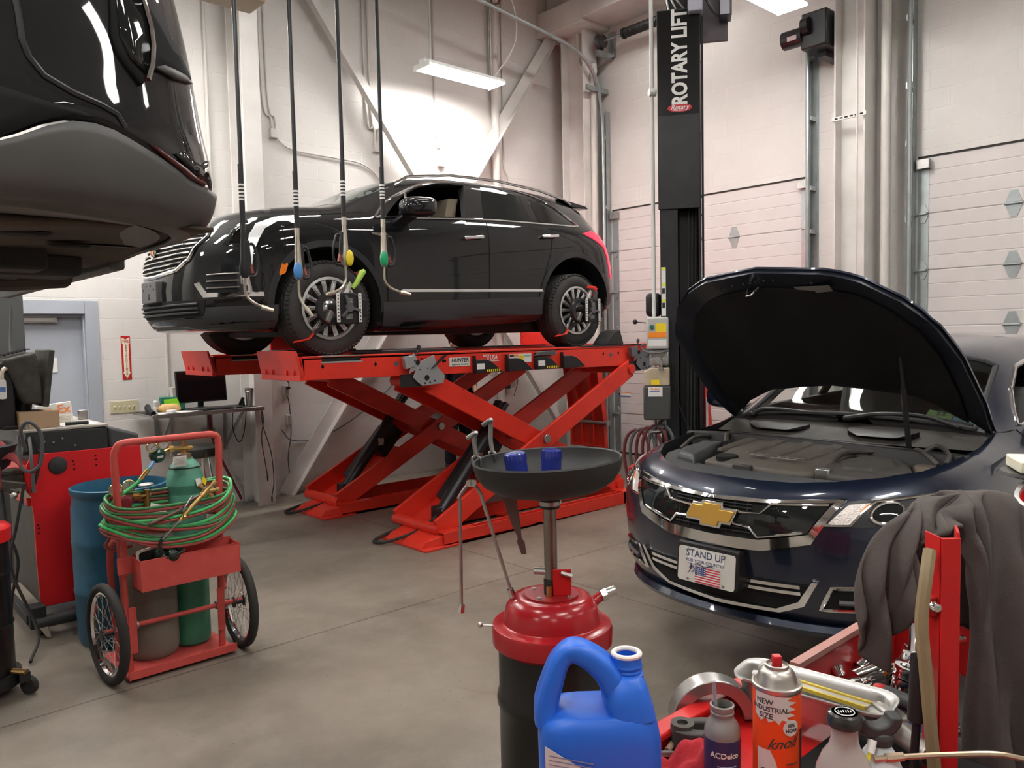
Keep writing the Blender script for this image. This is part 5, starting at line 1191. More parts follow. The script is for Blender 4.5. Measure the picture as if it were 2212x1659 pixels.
face(-.225,-.165,1.41,1.445,M_yellow,'yellow_decal',tp,.0015,-.1505)
rt = LB().loft([[(x,y,z) for x, y in ((-.28,-.155),(-.09,-.155),(-.09,.015),(-.28,.015))] for z in (1.155,1.40)]).build('reservoir', mat('reservoir_grey', (.06,.06,.058), .5), tp, bev=.012)
dk = face(-.245,-.145,1.325,1.395,M_label,'maker_decal',rt,.0015,-.1565)
text('decal_lettering', 'Rotary', .024, pw(-.195,-.159,1.380), pux, puy, M_orange, dk, .0003, .01, shear=.2)
LB().box(-.235,-.165,-.159,-.158,1.360,1.365).build('decal_rule', mat('blue_ink', (.1,.1,.4), .5), dk)
LB().cyl((-.13,-.02,1.155),(-.13,-.02,.70),.016,n=10).cyl((-.16,-.02,1.13),(-.16,-.05,1.08),.028,n=8).build('filter_pipe', M_steel, tp)
LB().cyl((-.13,-.02,1.06),(-.24,-.10,1.06),.014,n=8).build('hose_tap', M_steel, tp)
LB().cyl((-.075,-.06,1.55),(-.075,-.06,1.44),.010,n=8).tube([(-.075,-.06,1.44),(-.05,-.05,1.3),(.05,-.03,1.05)], .007, n=6).build('pressure_line', M_black, tp)
LB().box(-.26,.26,-.2,.36,0,.02).build('base_plate', M_blackm, tp)
q = LB().box(.16,.175,.0,.05,.85,1.30); q.build('cover_edge', M_label, tp)
# coil of air hose hung below the power unit
hc = thing('air_hose', 'coil of dark red and grey air hose hung below the power unit', 'air hose', tuple(pw(-.3,-.08,.9)), PRZ)
for k, m in enumerate((mat('red_hose', (.13,.025,.03), .5), M_grey, mat('red_hose', (.13,.025,.03), .5), mat('red_hose', (.13,.025,.03), .5), M_grey)):
    cx = -.34+.045*k; b = LB()
    b.tube([(cx+.085*cos(a)+.02*sin(2*a), -.06-.03*k*.3+.06*sin(a*.5), .80+.27*sin(a)+.01*k) for a in [2*pi*i/30 for i in range(30)]], .0125, n=8, closed=True); b.build('hose_loop', m, hc)
# ================================================================ black suv on the near lift: bumper corner, underside
M_under = mat('dirty_undertray', (.075,.055,.04), .8, noise=((.02,.016,.013), 4, .9), bump=.3, bscale=9)
M_lowplast = mat('grey_lower_bumper_plastic', (.085,.085,.082), .5, noise=((.10,.10,.097), 8, .5))
rs = thing('suv', 'black suv high on a lift at the top left showing its bumper corner and underside', 'suv', (-.15, 3.2, 2.05))
XC = -.15
a_ = pchip([(2.05,.90),(2.075,.965),(2.12,.99),(2.19,1.0),(2.30,.985),(2.5,.965),(2.7,.945),(3.0,.93),(3.3,.90),(3.55,.80)])
l_ = pchip([(2.05,.06),(2.08,.02),(2.19,0),(2.35,.02),(2.5,.04),(2.7,.09),(2.95,.19),(3.1,.35),(3.3,1.2),(3.55,2.0)])
def bump(z, phi, out=0.):
    n = 2.7; s, c = sin(phi), cos(phi); a = a_(z)+out
    return V((XC + a*math.copysign(abs(s)**(2/n), s), 2.32+l_(z) - (.66+out)*abs(c)**(2/n), z))
def skin(zs, phis, out, thick, name, m, par, side=0.):
    outer = [[bump(z, p, out) for p in phis] + ([V((XC+a_(z)+out, y, z)) for y in (2.8,3.6,4.6)] if side else []) for z in zs]
    if side: outer = [[V((2*XC-p.x, p.y, p.z)) for p in reversed(r[-3:])]+r for r in outer]
    return MB().grid(outer).build(name, m, par, solid=thick, ang=50)
PH = [R_(-90+180*k/60) for k in range(61)]
def fr(a, b, n): return [a+(b-a)*k/n for k in range(n+1)]
# matte lower band whose top edge arches, gloss skin above it
def band_top(phi):
    d = math.degrees(phi); return float(np.interp(abs(d), [0,15,19.5,22.5,25,28,32,38.5,44.5,52,62,75,90], [2.12,2.125,2.15,2.18,2.20,2.215,2.215,2.19,2.17,2.15,2.15,2.155,2.16]))
lo = [[bump(2.05+(band_top(p)-2.05)*t, p, .012) for p in PH] for t in fr(0,1,8)]
lo = [[V((2*XC-q.x, y, q.z)) for q in [r[-1]] for y in (4.6,3.6,2.8)]+r+[V((r[-1].x, y, r[-1].z)) for y in (2.8,3.6,4.6)] for r in lo]
MB().grid(lo).build('lower_bumper', M_lowplast, rs, solid=.012, ang=50)
up = [[bump(band_top(p)+.004+(3.3-band_top(p))*t, p) for p in PH] for t in fr(0,1,30)]
up = [[V((2*XC-q.x, y, q.z)) for q in [r[-1]] for y in (4.6,3.6,2.8)]+r+[V((r[-1].x, y, r[-1].z)) for y in (2.8,3.6,4.6)] for r in up]
MB().grid(up).build('bumper_skin', M_blackpaint, rs, solid=.010, ang=50)
MB().grid([[V((XC+s*.95*.9, y, z)) for s in (-1,1)] for y, z in ((2.6,3.28),(3.4,3.35),(4.6,3.5))]).build('hood', M_blackpaint, rs, solid=.02)
def spot(poly, out, name, m, par, res=.03, thick=.012):
    """poly in (phi degrees, z); a panel lying on the bumper"""
    P = densify([(a/90., z) for a, z in poly], res); n = len(P); pts = list(P)
    xs = [p[0] for p in P]; ys = [p[1] for p in P]; x = min(xs)
    while x < max(xs):
        y = min(ys)
        while y < max(ys):
            if inside((x,y), P) and min((x-p[0])**2+(y-p[1])**2 for p in P) > (res*.45)**2: pts.append((x,y))
            y += res
        x += res
    r = delaunay_2d_cdt([V(p) for p in pts], [(i,(i+1)%n) for i in range(n)], [], 1, 1e-6)
    return MB().add([bump(p[1], R_(p[0]*90), out) for p in r[0]], [tuple(f) for f in r[2]]).build(name, m, par, solid=thick, ang=50)
fp = spot([(38.5,2.57),(36.5,2.42),(37,2.385),(38.5,2.36),(41,2.33),(44,2.365),(46,2.39),(59,2.405),(62,2.42),(59,2.44),(56,2.465),(51,2.51),(45,2.57)], .006, 'lamp_recess', M_dark, rs)
spot([(38.5,2.56),(43.5,2.54),(44.5,2.47),(44,2.42),(42,2.36),(39,2.38),(37.5,2.42)], .012, 'fog_lamp', M_glass, fp)
MB().tube([bump(z, R_(ph), .02) for ph, z in ((43.6,2.56),(44.3,2.51),(44.8,2.47),(44.5,2.43),(43.4,2.385),(41.6,2.345))], .006, n=6).build('lamp_bezel', M_chrome, fp)
spot([(45,2.385),(48,2.40),(57,2.41),(61,2.405),(52,2.385)], .010, 'recess_sill', M_lowplast, fp)
spot([(47,2.20),(50,2.215),(53,2.20),(58,2.20),(63,2.225),(61,2.185),(57,2.16),(53,2.165)], .006, 'side_vent', M_glass, rs)
MB().tube([bump(z, R_(ph), .004) for ph, z in ((22.5,2.50),(23,2.40),(23,2.35),(23.5,2.32),(25,2.29),(28.5,2.27),(32.5,2.26),(35,2.25),(36,2.225))], .007, n=6).build('panel_seam', M_blackm, rs)
spot([(12,2.14),(12,2.25),(20,2.248),(24,2.24),(29,2.236),(31,2.23),(28,2.224),(25,2.21),(22.5,2.19),(19.5,2.16)], .004, 'lower_intake', M_dark, rs)
spot([(40,2.20),(45,2.182),(52,2.162),(57,2.158),(56,2.150),(50,2.155),(44,2.175)], .016, 'reflector_trim', mat('dark_red_trim', (.08,.012,.012), .3), rs)
MB().ell(bump(2.15, R_(58), .014), .008, n=10, m=6).build('push_clip', M_steel, rs)
# underside: splash shield and frame
q = MB().grid([[V((x, y, 2.055+.012*sin(7*x)*sin(5*y)+.05*max(0,y-2.2)*0)) for x in fr(XC-.93, XC+.93, 24)] for y in [1.95+.10*k for k in range(12)]])
q.build('splash_shield', M_under, rs, solid=.01)
MB().loft([[bump(2.052, p, -.02) for p in PH], [V((XC+(bump(2.05,p,0).x-XC)*.9, max(2.0, bump(2.05,p,0).y+.12), 2.062)) for p in PH]], caps=False).build('lip_return', M_lowplast, rs)
MB().box(XC-.88, XC+.93, 3.05, 4.6, 2.07, 2.2).build('floor_pan', M_under, rs, bev=.02)
for x in (-.62, .62): MB().box(XC+x-.06, XC+x+.06, 2.5, 4.6, 1.99, 2.08).build('frame_rail', M_inter, rs, bev=.01)
MB().box(XC-.7, XC+.80, 2.62, 2.80, 1.985, 2.06).build('cross_member', M_inter, rs, bev=.02)
for s in (-1, 1):
    MB().tube(smooth_path([V((XC+s*.25,2.95,2.02)), V((XC+s*.55,2.9,1.99)), V((XC+s*.85,3.1,2.02))], 5), .04, n=10).build('control_arm', M_under, rs)
    MB().bar((XC+s*.93,2.75,2.045),(XC+s*.93,4.6,2.045),.05,.05).build('side_sill', M_lowplast, rs, bev=.01)
for x, y, r in ((.55,2.15,.05),(.3,2.3,.06),(.7,2.35,.04),(0,2.2,.05),(.45,2.5,.045)): MB().lathe([(r,0),(r*.8,-.006),(0,-.004)], (XC+x, y, 2.047), (0,0,1), 16, 1.4, .7).build('shield_hole', M_dark, rs)
tag(MB().box(.99,1.27,6.85,7.15,0,3.6).box(.93,.99,6.95,7.05,0,3.6).build('lift_post', mat('grey_lift_post', (.09,.095,.095), .45), bev=.008), 'grey steel lift post in front of the grey door at the left edge', 'lift post')
tag(MB().tube(smooth_path([(1.08,6.2,2.05),(1.06,6.2,1.75),(1.03,6.0,1.5),(1.02,5.6,1.28),(1.0,5.42,1.1),(1.0,5.40,.9)], 6), .010, n=8).build('hanging_cable', M_grey), 'grey cable hanging down past the old monitor at the left edge', 'cable')
# ================================================================ wall items by the door
fs = tag(MB().box(2.405, 2.492, YW-.004, YW, 1.42, 1.862).build('fire_extinguisher_sign', mat('sign_red', (.52,.02,.015), .4)), 'narrow red and cream fire extinguisher arrow sign on the block wall', 'sign')
M_cream = mat('sign_cream', (.78,.76,.60), .5)
q = MB(); sx_, sz_ = 2.4485, 1.42
q.prism([(-.036,.425),(0,.405),(.036,.425),(.036,.362),(.026,.360),(.026,.075),(.037,.075),(0,.012),(-.037,.075),(-.026,.075),(-.026,.360),(-.036,.362)], (sx_,YW-.0045,sz_), (1,0,0), (0,0,1), .0008); q.build('arrow_field', M_cream, fs)
M_sr = mat('sign_lettering_red', (.42,.03,.025), .5)
text('sign_lettering', 'FIRE', .045, (sx_,YW-.0062,sz_+.386), (1,0,0), (0,0,1), M_sr, fs, .0004, .012, sx=.72)
for k, ch in enumerate('EXTINGUISHER'): text('sign_lettering', ch, .028, (sx_,YW-.0062,sz_+.340-.0258*k), (1,0,0), (0,0,1), M_sr, fs, .0004, .012)
swp = thing('switch_plate', 'cream five gang light switch plate on the wall by the shelf', 'light switch', (2.405, YW, 1.145))
MB().prism(rrect(-.133,.133,-.06,.062,.006), (2.405,YW-.008,1.145), (1,0,0), (0,0,1), -.008).build('plate', mat('ivory_plastic', (.60,.55,.36), .4), swp, bev=.003)
for k in range(5):
    MB().obox((2.315+.045*k,YW-.014,1.147), (.010,.018,.022), MX.Rotation(.5 if k != 3 else -.5, 3, 'X')).build('toggle', mat('ivory_plastic2', (.66,.62,.45), .4), swp, bev=.002)
tag(MB().box(1.80,1.90,YW-.03,YW,2.55,2.60).build('beige_stub', M_cream, bev=.004), 'small beige block on the wall under the raised bumper', 'wall block')
def outlet(x, z, label):
    t = thing('outlet', label, 'outlet', (x, YW, z)); MB().box(x-.035,x+.035,YW-.05,YW,z-.06,z+.06).build('box', M_white, t, bev=.004)
    MB().box(x-.02,x+.02,YW-.055,YW-.05,z-.05,z+.05).build('receptacle', mat('outlet_grey', (.35,.34,.32), .5), t); return t
o1 = outlet(4.15, 1.20, 'wall outlet with a black plug under the red lift runway')
MB().box(4.135,4.17,YW-.10,YW-.055,1.22,1.25).build('plug', M_black, o1, bev=.005)
outlet(4.17, .86, 'lower wall outlet behind the lower end of the brace')
tag(MB().tube(smooth_path([(3.95,8.44,1.62),(4.05,8.43,1.42),(4.15,8.41,1.30),(4.15,8.41,1.24)], 5), .006, n=6).build('power_cord', M_black), 'black cord running from the runway to the wall outlet', 'cord')
tag(MB().tube(smooth_path([(4.15,8.44,1.14),(4.18,8.46,1.0),(4.19,8.47,.7),(4.14,8.47,.4),(4.18,8.47,.05)], 5), .006, n=6).build('power_cord', M_grey), 'grey cord dropping from the wall outlet to the floor', 'cord')
tag(MB().tube(smooth_path([(3.95,8.2,.78),(4.2,8.46,.62),(4.6,8.47,.62),(5.2,8.46,.9),(5.75,8.45,1.3)], 6), .007, n=6).build('power_cord', M_grey), 'thin cord sagging along the wall behind the scissor lift', 'cord')
tag(MB().loft([[(3.84+dx*.03, 8.46-.05*dx2, z) for dx, dx2 in ((0,0),(1,.3),(.8,1.2),(0,1))] for z in (.02,.3,.6,.95)]).build('torn_insulation', mat('torn_insulation', (.28,.22,.15), .9, noise=((.06,.045,.03), 30, 1.)), bev=0), 'ragged brown strip of insulation beside the shelf column', 'insulation')
# ================================================================ wall shelf with computer
sh = thing('wall_shelf', 'steel wall shelf carrying a computer beside the column', 'shelf', (3.0, 8.2, 1.07))
MB().box(2.47,3.60,7.86,8.46,1.065,1.085).box(2.47,3.60,7.855,7.875,1.055,1.095).build('board', M_steel, sh, bev=.003)
MB().box(2.49,3.58,7.90,8.44,1.085,1.089).build('top_mat', M_black, sh)
for x in (2.70, 3.42): MB().bar((x,7.98,1.06),(x,8.47,.66),.03,.018).box(x-.015,x+.015,8.47,8.5,.60,1.06).build('bracket', M_galv, sh)
mo = thing('monitor', 'black computer monitor switched off on the wall shelf', 'monitor', (3.08, 8.2, 1.09), R_(2))
MB().obox((3.09,8.24,1.325), (.52,.03,.33), MX.Rotation(-.10,3,'X')).build('screen_case', M_black, mo, bev=.006)
MB().obox((3.09,8.222,1.327), (.49,.003,.29), MX.Rotation(-.10,3,'X')).build('screen', mat('dark_screen', (.004,.004,.005), .12), mo)
MB().cyl((3.09,8.28,1.10),(3.09,8.26,1.24),.03,n=12).build('stem', M_black, mo)
MB().lathe([(.12,0),(.12,.008),(.03,.02),(0,.02)], (3.09,8.26,1.0895), (0,0,1), 28).build('foot', M_black, mo)
kb = thing('keyboard', 'black keyboard lying in front of the switched off monitor', 'keyboard', (3.10, 8.0, 1.09))
MB().box(2.87,3.30,7.92,8.06,1.0895,1.105).build('case', M_black, kb, bev=.004)
q = MB()
for i in range(16):
    for j in range(5): q.box(2.885+.0255*i, 2.905+.0255*i, 7.93+.025*j, 7.95+.025*j, 1.105, 1.112)
kk = q.build('keys', mat('grey_keys', (.05,.05,.052), .5), kb); kk['kind'] = 'stuff'
tag(MB().ell((3.38,7.98,1.10), .03, .05, .016).build('mouse', M_black), 'black computer mouse on the wall shelf by the keyboard', 'mouse')
tu = thing('tumbler', 'stainless steel tumbler at the right end of the wall shelf', 'tumbler', (3.55, 8.10, 1.09))
MB().lathe([(.0,0),(.036,0),(.038,.05),(.047,.18),(.048,.19),(.044,.19),(.036,.02),(0,.02)], (3.545,8.10,1.0895), (0,0,1), 28).build('cup', mat('brushed_stainless', (.55,.53,.5), .28, 1.), tu)
MB().lathe([(.048,.155),(.0485,.157),(.0485,.160),(.047,.162)], (3.545,8.10,1.0895), (0,0,1), 28, caps=False).build('band', M_steel, tu)
tag(MB().obox((3.46,8.12,1.14), (.03,.02,.10), MX.Rotation(.5,3,'Y')).build('clip', M_black), 'small black clip leaning beside the tumbler on the shelf', 'clip')
tag(MB().lathe([(0,0),(.016,0),(.016,.05),(.008,.06),(.008,.075),(0,.075)], (3.49,8.14,1.0895), (0,0,1), 14).build('small_bottle', mat('green_bottle', (.05,.25,.17), .3)), 'tiny green bottle next to the steel tumbler on the shelf', 'bottle')
bg = MB().loft([[(2.70+.11*cos(a)*k, 8.06+.06*sin(a)*k, 1.0895+h) for a in [2*pi*i/14 for i in range(14)]] for k, h in ((.8,0),(1,.025),(1,.055),(.7,.085))]).build('bread_bag', mat('golden_bread', (.62,.36,.12), .5, noise=((.75,.55,.28), 18, .8), bump=.4, bscale=30), ang=60)
tag(bg, 'golden bagged bread roll in front of the green packet on the shelf', 'bread')
gp = tag(MB().hexa([(2.68,8.20,1.0895),(2.90,8.20,1.0895),(2.90,8.26,1.0895),(2.68,8.26,1.0895),(2.66,8.22,1.24),(2.92,8.22,1.23),(2.92,8.25,1.23),(2.66,8.25,1.24)]).build('snack_packet', mat('green_packet', (.02,.16,.10), .35), bev=.01), 'dark green snack packet with a lime patch behind the bread', 'packet')
MB().hexa([(2.70,8.198,1.10),(2.86,8.198,1.10),(2.86,8.2,1.10),(2.70,8.2,1.10),(2.70,8.215,1.21),(2.84,8.215,1.215),(2.84,8.217,1.215),(2.70,8.217,1.21)]).build('lime_patch', mat('lime_patch', (.28,.75,.04), .4), gp)
tag(MB().hexa([(2.845,8.35,1.0895),(2.945,8.35,1.0895),(2.945,8.43,1.0895),(2.845,8.43,1.0895),(2.83,8.34,1.32),(2.96,8.34,1.32),(2.96,8.44,1.32),(2.83,8.44,1.32)]).build('paper_box', mat('dotted_carton', (.72,.68,.62), .6, wear=((.15,.12,.13), 28, .60))), 'white patterned carton behind the left edge of the monitor', 'carton')
pb = thing('pill_bottle', 'small white bottle with a clear top at the left end of the shelf', 'bottle', (2.59, 8.12, 1.09))
MB().lathe([(0,0),(.028,0),(.03,.04),(.028,.06),(0,.06)], (2.59,8.12,1.0895), (0,0,1), 18).build('body', M_label, pb); MB().lathe([(.026,.06),(.026,.11),(.015,.125),(0,.125)], (2.59,8.12,1.0895), (0,0,1), 18).build('top', mat('frosted_plastic', (.55,.58,.6), .2), pb)
tag(MB().lathe([(.0,0),(.045,0),(.05,.03),(.046,.033),(0,.033)], (2.68,7.95,1.0895), (0,0,1), 20).build('white_tub', M_label), 'low white tub in front of the bread on the shelf', 'tub')
tag(MB().grid([[(2.54+.42*u+.01*v, 7.88+.14*v, 1.0905+.012*sin(5*u+2*v)**2+.018*u*v*0) for v in fr(0,1,6)] for u in fr(0,1,10)]).build('paper_sheets', mat('paper', (.80,.79,.77), .6), solid=.002), 'crumpled white papers at the front left of the shelf', 'papers')
tag(MB().tube(smooth_path([(2.50,7.92,1.10),(2.48,8.0,1.13),(2.50,8.08,1.16),(2.53,8.15,1.10)], 5), .028, n=10).build('black_case', M_black), 'black case at the left tip of the wall shelf', 'case')
for i, (l, pts) in enumerate((('left cable dangling under the right end of the wall shelf', [(3.40,8.20,1.06),(3.40,8.22,.85),(3.46,8.22,.70),(3.52,8.22,.80),(3.55,8.2,1.06)]), ('short cable with a black plug dangling in front of the shelf column', [(3.60,7.95,1.07),(3.60,7.90,.95),(3.57,7.9,.75),(3.60,7.9,.5),(3.62,7.9,.35)]), ('long cable with a black plug dangling in front of the shelf column', [(3.60,7.93,1.07),(3.58,7.88,.9),(3.66,7.88,.6),(3.68,7.88,.3),(3.65,7.88,.12)]))):
    t = thing('cable', l, 'cable', pts[0]); MB().tube(smooth_path(pts, 6), .005, n=6).build('wire', M_black, t)
    if i: MB().cyl(pts[-1], V(pts[-1])-V((0,0,.06)), .010, .007, n=8).build('plug', M_black, t)
ah = thing('air_hose', 'dark red air hose dropping from the wall regulator under the shelf', 'air hose', (3.2, 8.4, .9))
MB().tube(smooth_path([(3.22,8.40,1.0),(3.22,8.38,.86),(3.22,8.36,.80),(3.28,8.36,.6),(3.42,8.36,.28),(3.52,8.36,.05)], 6), .016, n=8).build('hose', mat('dark_red_hose', (.16,.02,.03), .5), ah)
MB().cyl((3.24,8.44,1.04),(3.24,8.44,.84),.03,n=14).box(3.17,3.27,8.38,8.5,.80,.86).build('regulator', mat('old_regulator', (.30,.27,.22), .5), ah)
# bar stool
bs = thing('bar_stool', 'bar stool with a worn black padded seat and chrome legs behind the cylinders', 'stool', (2.74, 7.5, 0))
MB().lathe([(0,.70),(.17,.70),(.195,.715),(.20,.75),(.195,.785),(.17,.80),(0,.805)], (2.74,7.5,0), (0,0,1), 32).build('seat', mat('worn_vinyl', (.02,.019,.017), .45, wear=((.22,.18,.10), 5, .56)), bs)
for k in range(4):
    a = pi/4+pi/2*k; MB().tube([(2.74+.12*cos(a),7.5+.12*sin(a),.70),(2.74+.16*cos(a),7.5+.16*sin(a),.35),(2.74+.2*cos(a),7.5+.2*sin(a),.0)], .012, n=8).build('leg', M_chrome, bs)
MB().tube([(2.74+.17*cos(a),7.5+.17*sin(a),.25) for a in [2*pi*k/28 for k in range(28)]], .009, n=8, closed=True).build('foot_ring', M_chrome, bs)
# ================================================================ red machine cabinet
mc = thing('machine_cabinet', 'red and black machine cabinet on casters in front of the grey door', 'machine', (1.3, 5.9, 0))
fp_ = [(1.02,.165),(1.215,.165),(1.64,.165),(1.65,.88),(1.645,1.11),(1.02,1.118),(.985,1.05),(.985,.95),(1.01,.75),(1.012,.45)]
MB().prism([(x,z) for x, z in fp_], (0,5.50,0), (1,0,0), (0,0,1), -.02).build('front_panel', M_redcab, mc, bev=.003)
MB().box(1.03,1.64,5.52,6.35,.17,1.10).build('body', mat('machine_dark', (.03,.028,.024), .55, noise=((.07,.06,.045), 5, .6)), mc, bev=.004)
MB().box(.98,1.04,5.52,6.3,.80,1.05).build('side_red_panel', M_redcab, mc, bev=.004)
MB().hexa([(.97,5.505,1.115),(1.455,5.505,1.105),(1.455,6.4,1.105),(.97,6.4,1.115),(1.0,5.52,1.255),(1.455,5.52,1.245),(1.455,6.4,1.245),(1.0,6.4,1.255)]).build('upper_housing', mat('matte_black_housing', (.012,.012,.012), .5), mc, bev=.008)
MB().hexa([(1.455,5.505,1.105),(1.645,5.505,1.105),(1.645,6.4,1.105),(1.455,6.4,1.105),(1.455,5.515,1.25),(1.645,5.52,1.185),(1.645,6.4,1.185),(1.455,6.4,1.25)]).build('end_housing', mat('charcoal_plastic', (.045,.045,.047), .5), mc, bev=.02, seg=3)
MB().box(.98,1.46,5.52,6.4,1.25,1.265).build('top_tray', mat('worn_tray', (.30,.25,.20), .5, noise=((.5,.48,.45), 7, .8)), mc, bev=.003)
MB().lathe([(.0,.012),(.045,.012),(.052,.008),(.054,0)], (1.155,5.499,1.035), (0,-1,0), 28).build('round_cap', mat('cap_grey', (.035,.035,.034), .6), mc)
q = MB()
for x, z in ((1.24,1.05),(1.245,1.03),(1.245,1.0),(1.37,1.07),(1.372,1.045),(1.372,1.01),(1.03,.68),(1.032,.66),(1.03,.63)): q.cyl((x,5.501,z),(x,5.498,z),.006,n=8)
q.build('screw_holes', M_dark, mc)
q = MB()
for x, z in ((1.09,1.19),(1.14,1.18),(1.19,1.20),(1.06,1.14),(1.26,1.15)): q.cyl((x,5.515,z),(x,5.503,z),.006,n=8)
q.build('housing_screws', M_steel, mc)
MB().cyl((.96,5.42,.10),(1.66,5.42,.10),.038,n=16).build('front_bar', mat('bar_grey', (.05,.05,.05), .5), mc)
MB().box(.94,1.03,5.40,5.52,.07,.20).box(.93,.97,5.45,6.3,.09,.15).build('base_frame', M_inter, mc, bev=.006)
for x, y in ((1.02,5.50),(.97,6.2),(1.6,6.2),(1.6,5.5)):
    w_ = part('caster', mc); MB().cyl((x-.015,y,.035),(x+.015,y,.035),.035,n=16).build('wheel', M_rubber, w_); MB().box(x-.022,x+.022,y-.02,y+.03,.045,.08).build('fork', M_steel, w_)
MB().loft([[(1.0+.03*t+dx,5.40-.03*t,.085-.075*t) for dx in (-.02*(1-.5*t),.03*(1-.5*t))]+[(1.0+.03*t+dx,5.42-.03*t,.085-.075*t) for dx in (.03*(1-.5*t),-.02*(1-.5*t))] for t in (0,.5,1)]).build('foot_pedal', mat('pedal_tan', (.38,.34,.26), .6), mc, bev=.006)
q = MB()
q.box(.80,.98,5.55,5.75,.93,1.02); q.bar((.72,5.55,1.03),(.98,5.60,1.01),.10,.03); q.bar((.78,5.5,.98),(.97,5.48,.93),.05,.05); q.cyl((.86,5.50,.94),(.93,5.46,.90),.022,n=12)
q.build('tool_slide', mat('oily_steel', (.10,.095,.08), .4, .7), mc, bev=.006)
MB().ell((.90,5.42,.895), .02).build('lever_ball', M_steel, mc); MB().hexa([(.92,5.46,.93),(.96,5.44,.92),(.96,5.45,.92),(.92,5.47,.93),(.95,5.44,.87),(.99,5.42,.865),(.99,5.43,.865),(.95,5.45,.87)]).build('lever_tab', mat('tan_tab', (.42,.38,.30), .5), mc)
for i, pts in enumerate(([(.98,5.45,1.15),(.95,5.40,1.28),(.99,5.38,1.33),(1.05,5.38,1.25),(1.04,5.38,1.08),(.98,5.40,1.03),(.94,5.42,1.08),(.95,5.46,1.25)], [(.85,5.5,.95),(.86,5.45,.7),(.90,5.42,.5),(.86,5.42,.3),(.84,5.40,.15)], [(.96,5.45,.95),(.90,5.42,.7),(.86,5.40,.55),(.87,5.38,.4),(.95,5.25,.1),(.86,5.0,.02)], [(1.06,5.42,1.22),(1.04,5.40,1.1),(1.02,5.40,1.0),(.99,5.42,.9)])):
    MB().tube(smooth_path(pts, 7), .009 if i else .011, n=8).build('hose', M_grey if i == 0 else M_rubber, mc)
MB().box(.975,.979,5.62,5.66,.78,.86).build('blue_tag', mat('blue_tag', (.05,.35,.75), .5), mc)
MB().box(.976,.979,5.53,5.56,.85,.92).box(.976,.979,5.70,5.73,.87,.93).build('white_tag', M_label, mc)
# old monitor on the machine
om = thing('monitor', 'bulky old dusty monitor standing on the red machine cabinet', 'monitor', (1.0, 5.95, 1.26))
Mdust = mat('dusty_black_case', (.035,.034,.030), .7, noise=((.075,.07,.055), 14, .8))
MB().obox((1.155,5.80,1.575),(.035,.40,.36),MX.Rotation(R_(8),3,'Y')).build('screen_bezel', Mdust, om, bev=.008)
MB().hexa([(1.02,5.64,1.42),(1.13,5.62,1.41),(1.13,5.98,1.41),(1.02,5.96,1.42),(.92,5.66,1.70),(1.10,5.63,1.745),(1.10,5.97,1.745),(.92,5.95,1.70)]).build('rear_case', Mdust, om, bev=.02, seg=3)
q = MB()
for k in range(7): q.box(.93+.022*k,.943+.022*k,5.68,5.93,1.72+.006*k,1.728+.006*k)
q.build('vent_slots', M_dark, om)
MB().box(.86,.98,5.68,5.92,1.27,1.68).build('arm_housing', M_black, om, bev=.01); MB().box(.90,1.15,5.66,5.95,1.265,1.29).build('foot', M_black, om, bev=.006); MB().cyl((1.02,5.8,1.28),(1.05,5.8,1.45),.05,n=14).build('neck', M_black, om)
dg_ = thing('usb_dongle', 'white dongle with a blue label hanging behind the old monitor', 'dongle', (.905, 5.6, 1.55))
MB().prism(rrect(-.02,.02,-.06,.06,.012), (.905,5.615,1.52), (1,0,0), (0,0,1), .012).build('body', M_label, dg_, bev=.003); MB().tube(smooth_path([(.905,5.61,1.58),(.907,5.61,1.62),(.92,5.62,1.645),(.935,5.66,1.64)], 5), .011, n=8).build('cord', mat('beige_cord', (.6,.52,.42), .5), dg_); MB().box(.89,.92,5.602,5.604,1.505,1.535).build('label', mat('blue_ink2', (.1,.18,.45), .5), dg_)
tag(MB().box(.985,1.205,5.62,5.85,1.265,1.37).build('cardboard_box', mat('cardboard', (.46,.31,.19), .7, noise=((.40,.27,.16), 9, .6)), bev=.002), 'brown cardboard box on top of the machine cabinet', 'box')
fb = tag(MB().hexa([(1.15,5.98,1.266),(1.37,5.99,1.266),(1.37,6.03,1.266),(1.15,6.02,1.266),(1.15,6.01,1.375),(1.365,6.02,1.395),(1.365,6.06,1.395),(1.15,6.05,1.375)]).build('shipping_envelope_box', M_label, bev=.002), 'white courier box with purple and orange lettering on the machine', 'courier box')
M_pur = mat('purple_ink', (.13,.06,.32), .5); M_oex = mat('orange_ink', (.85,.22,.04), .5)
uy_ = V((0,.03,.12)).normalized(); ux_ = V((1,.045,.06)).normalized()
text('courier_lettering', 'Fed', .082, (1.215,6.003,1.338), ux_, uy_, M_pur, fb, .0004, .02, sx=.95); text('courier_lettering', 'Ex', .082, (1.315,6.004,1.346), ux_, uy_, M_oex, fb, .0004, .02, sx=.95); text('courier_lettering', 'Express', .020, (1.335,6.0,1.298), ux_, uy_, M_pur, fb, .0004, .004)
tag(MB().box(1.21,1.42,5.56,5.82,1.265,1.269).build('papers', M_label), 'white sheet of paper beside the cardboard box on the machine', 'paper')
tag(MB().cyl((1.225,5.57,1.283),(1.355,5.56,1.283),.012,n=12).build('marker', M_black), 'thick black marker lying on the paper on the machine', 'marker')
for i, (x, y, z, l) in enumerate(((1.27,5.88,1.266,'lower white tape roll beside the courier box'), (1.285,5.90,1.290,'upper white tape roll stacked beside the courier box'))): tag(MB().lathe([(.03,0),(.055,0),(.055,.022),(.03,.022),(.03,0)], (x,y,z), (0,0,1), 24, caps=False).build('tape_roll', mat('beige_tape', (.66,.62,.54), .5)), l, 'tape roll', 'tape rolls')
tag(MB().box(1.405,1.46,6.0,6.04,1.266,1.33).build('grey_gadget', M_steel, bev=.004), 'small grey metal gadget at the far edge of the machine top', 'gadget')
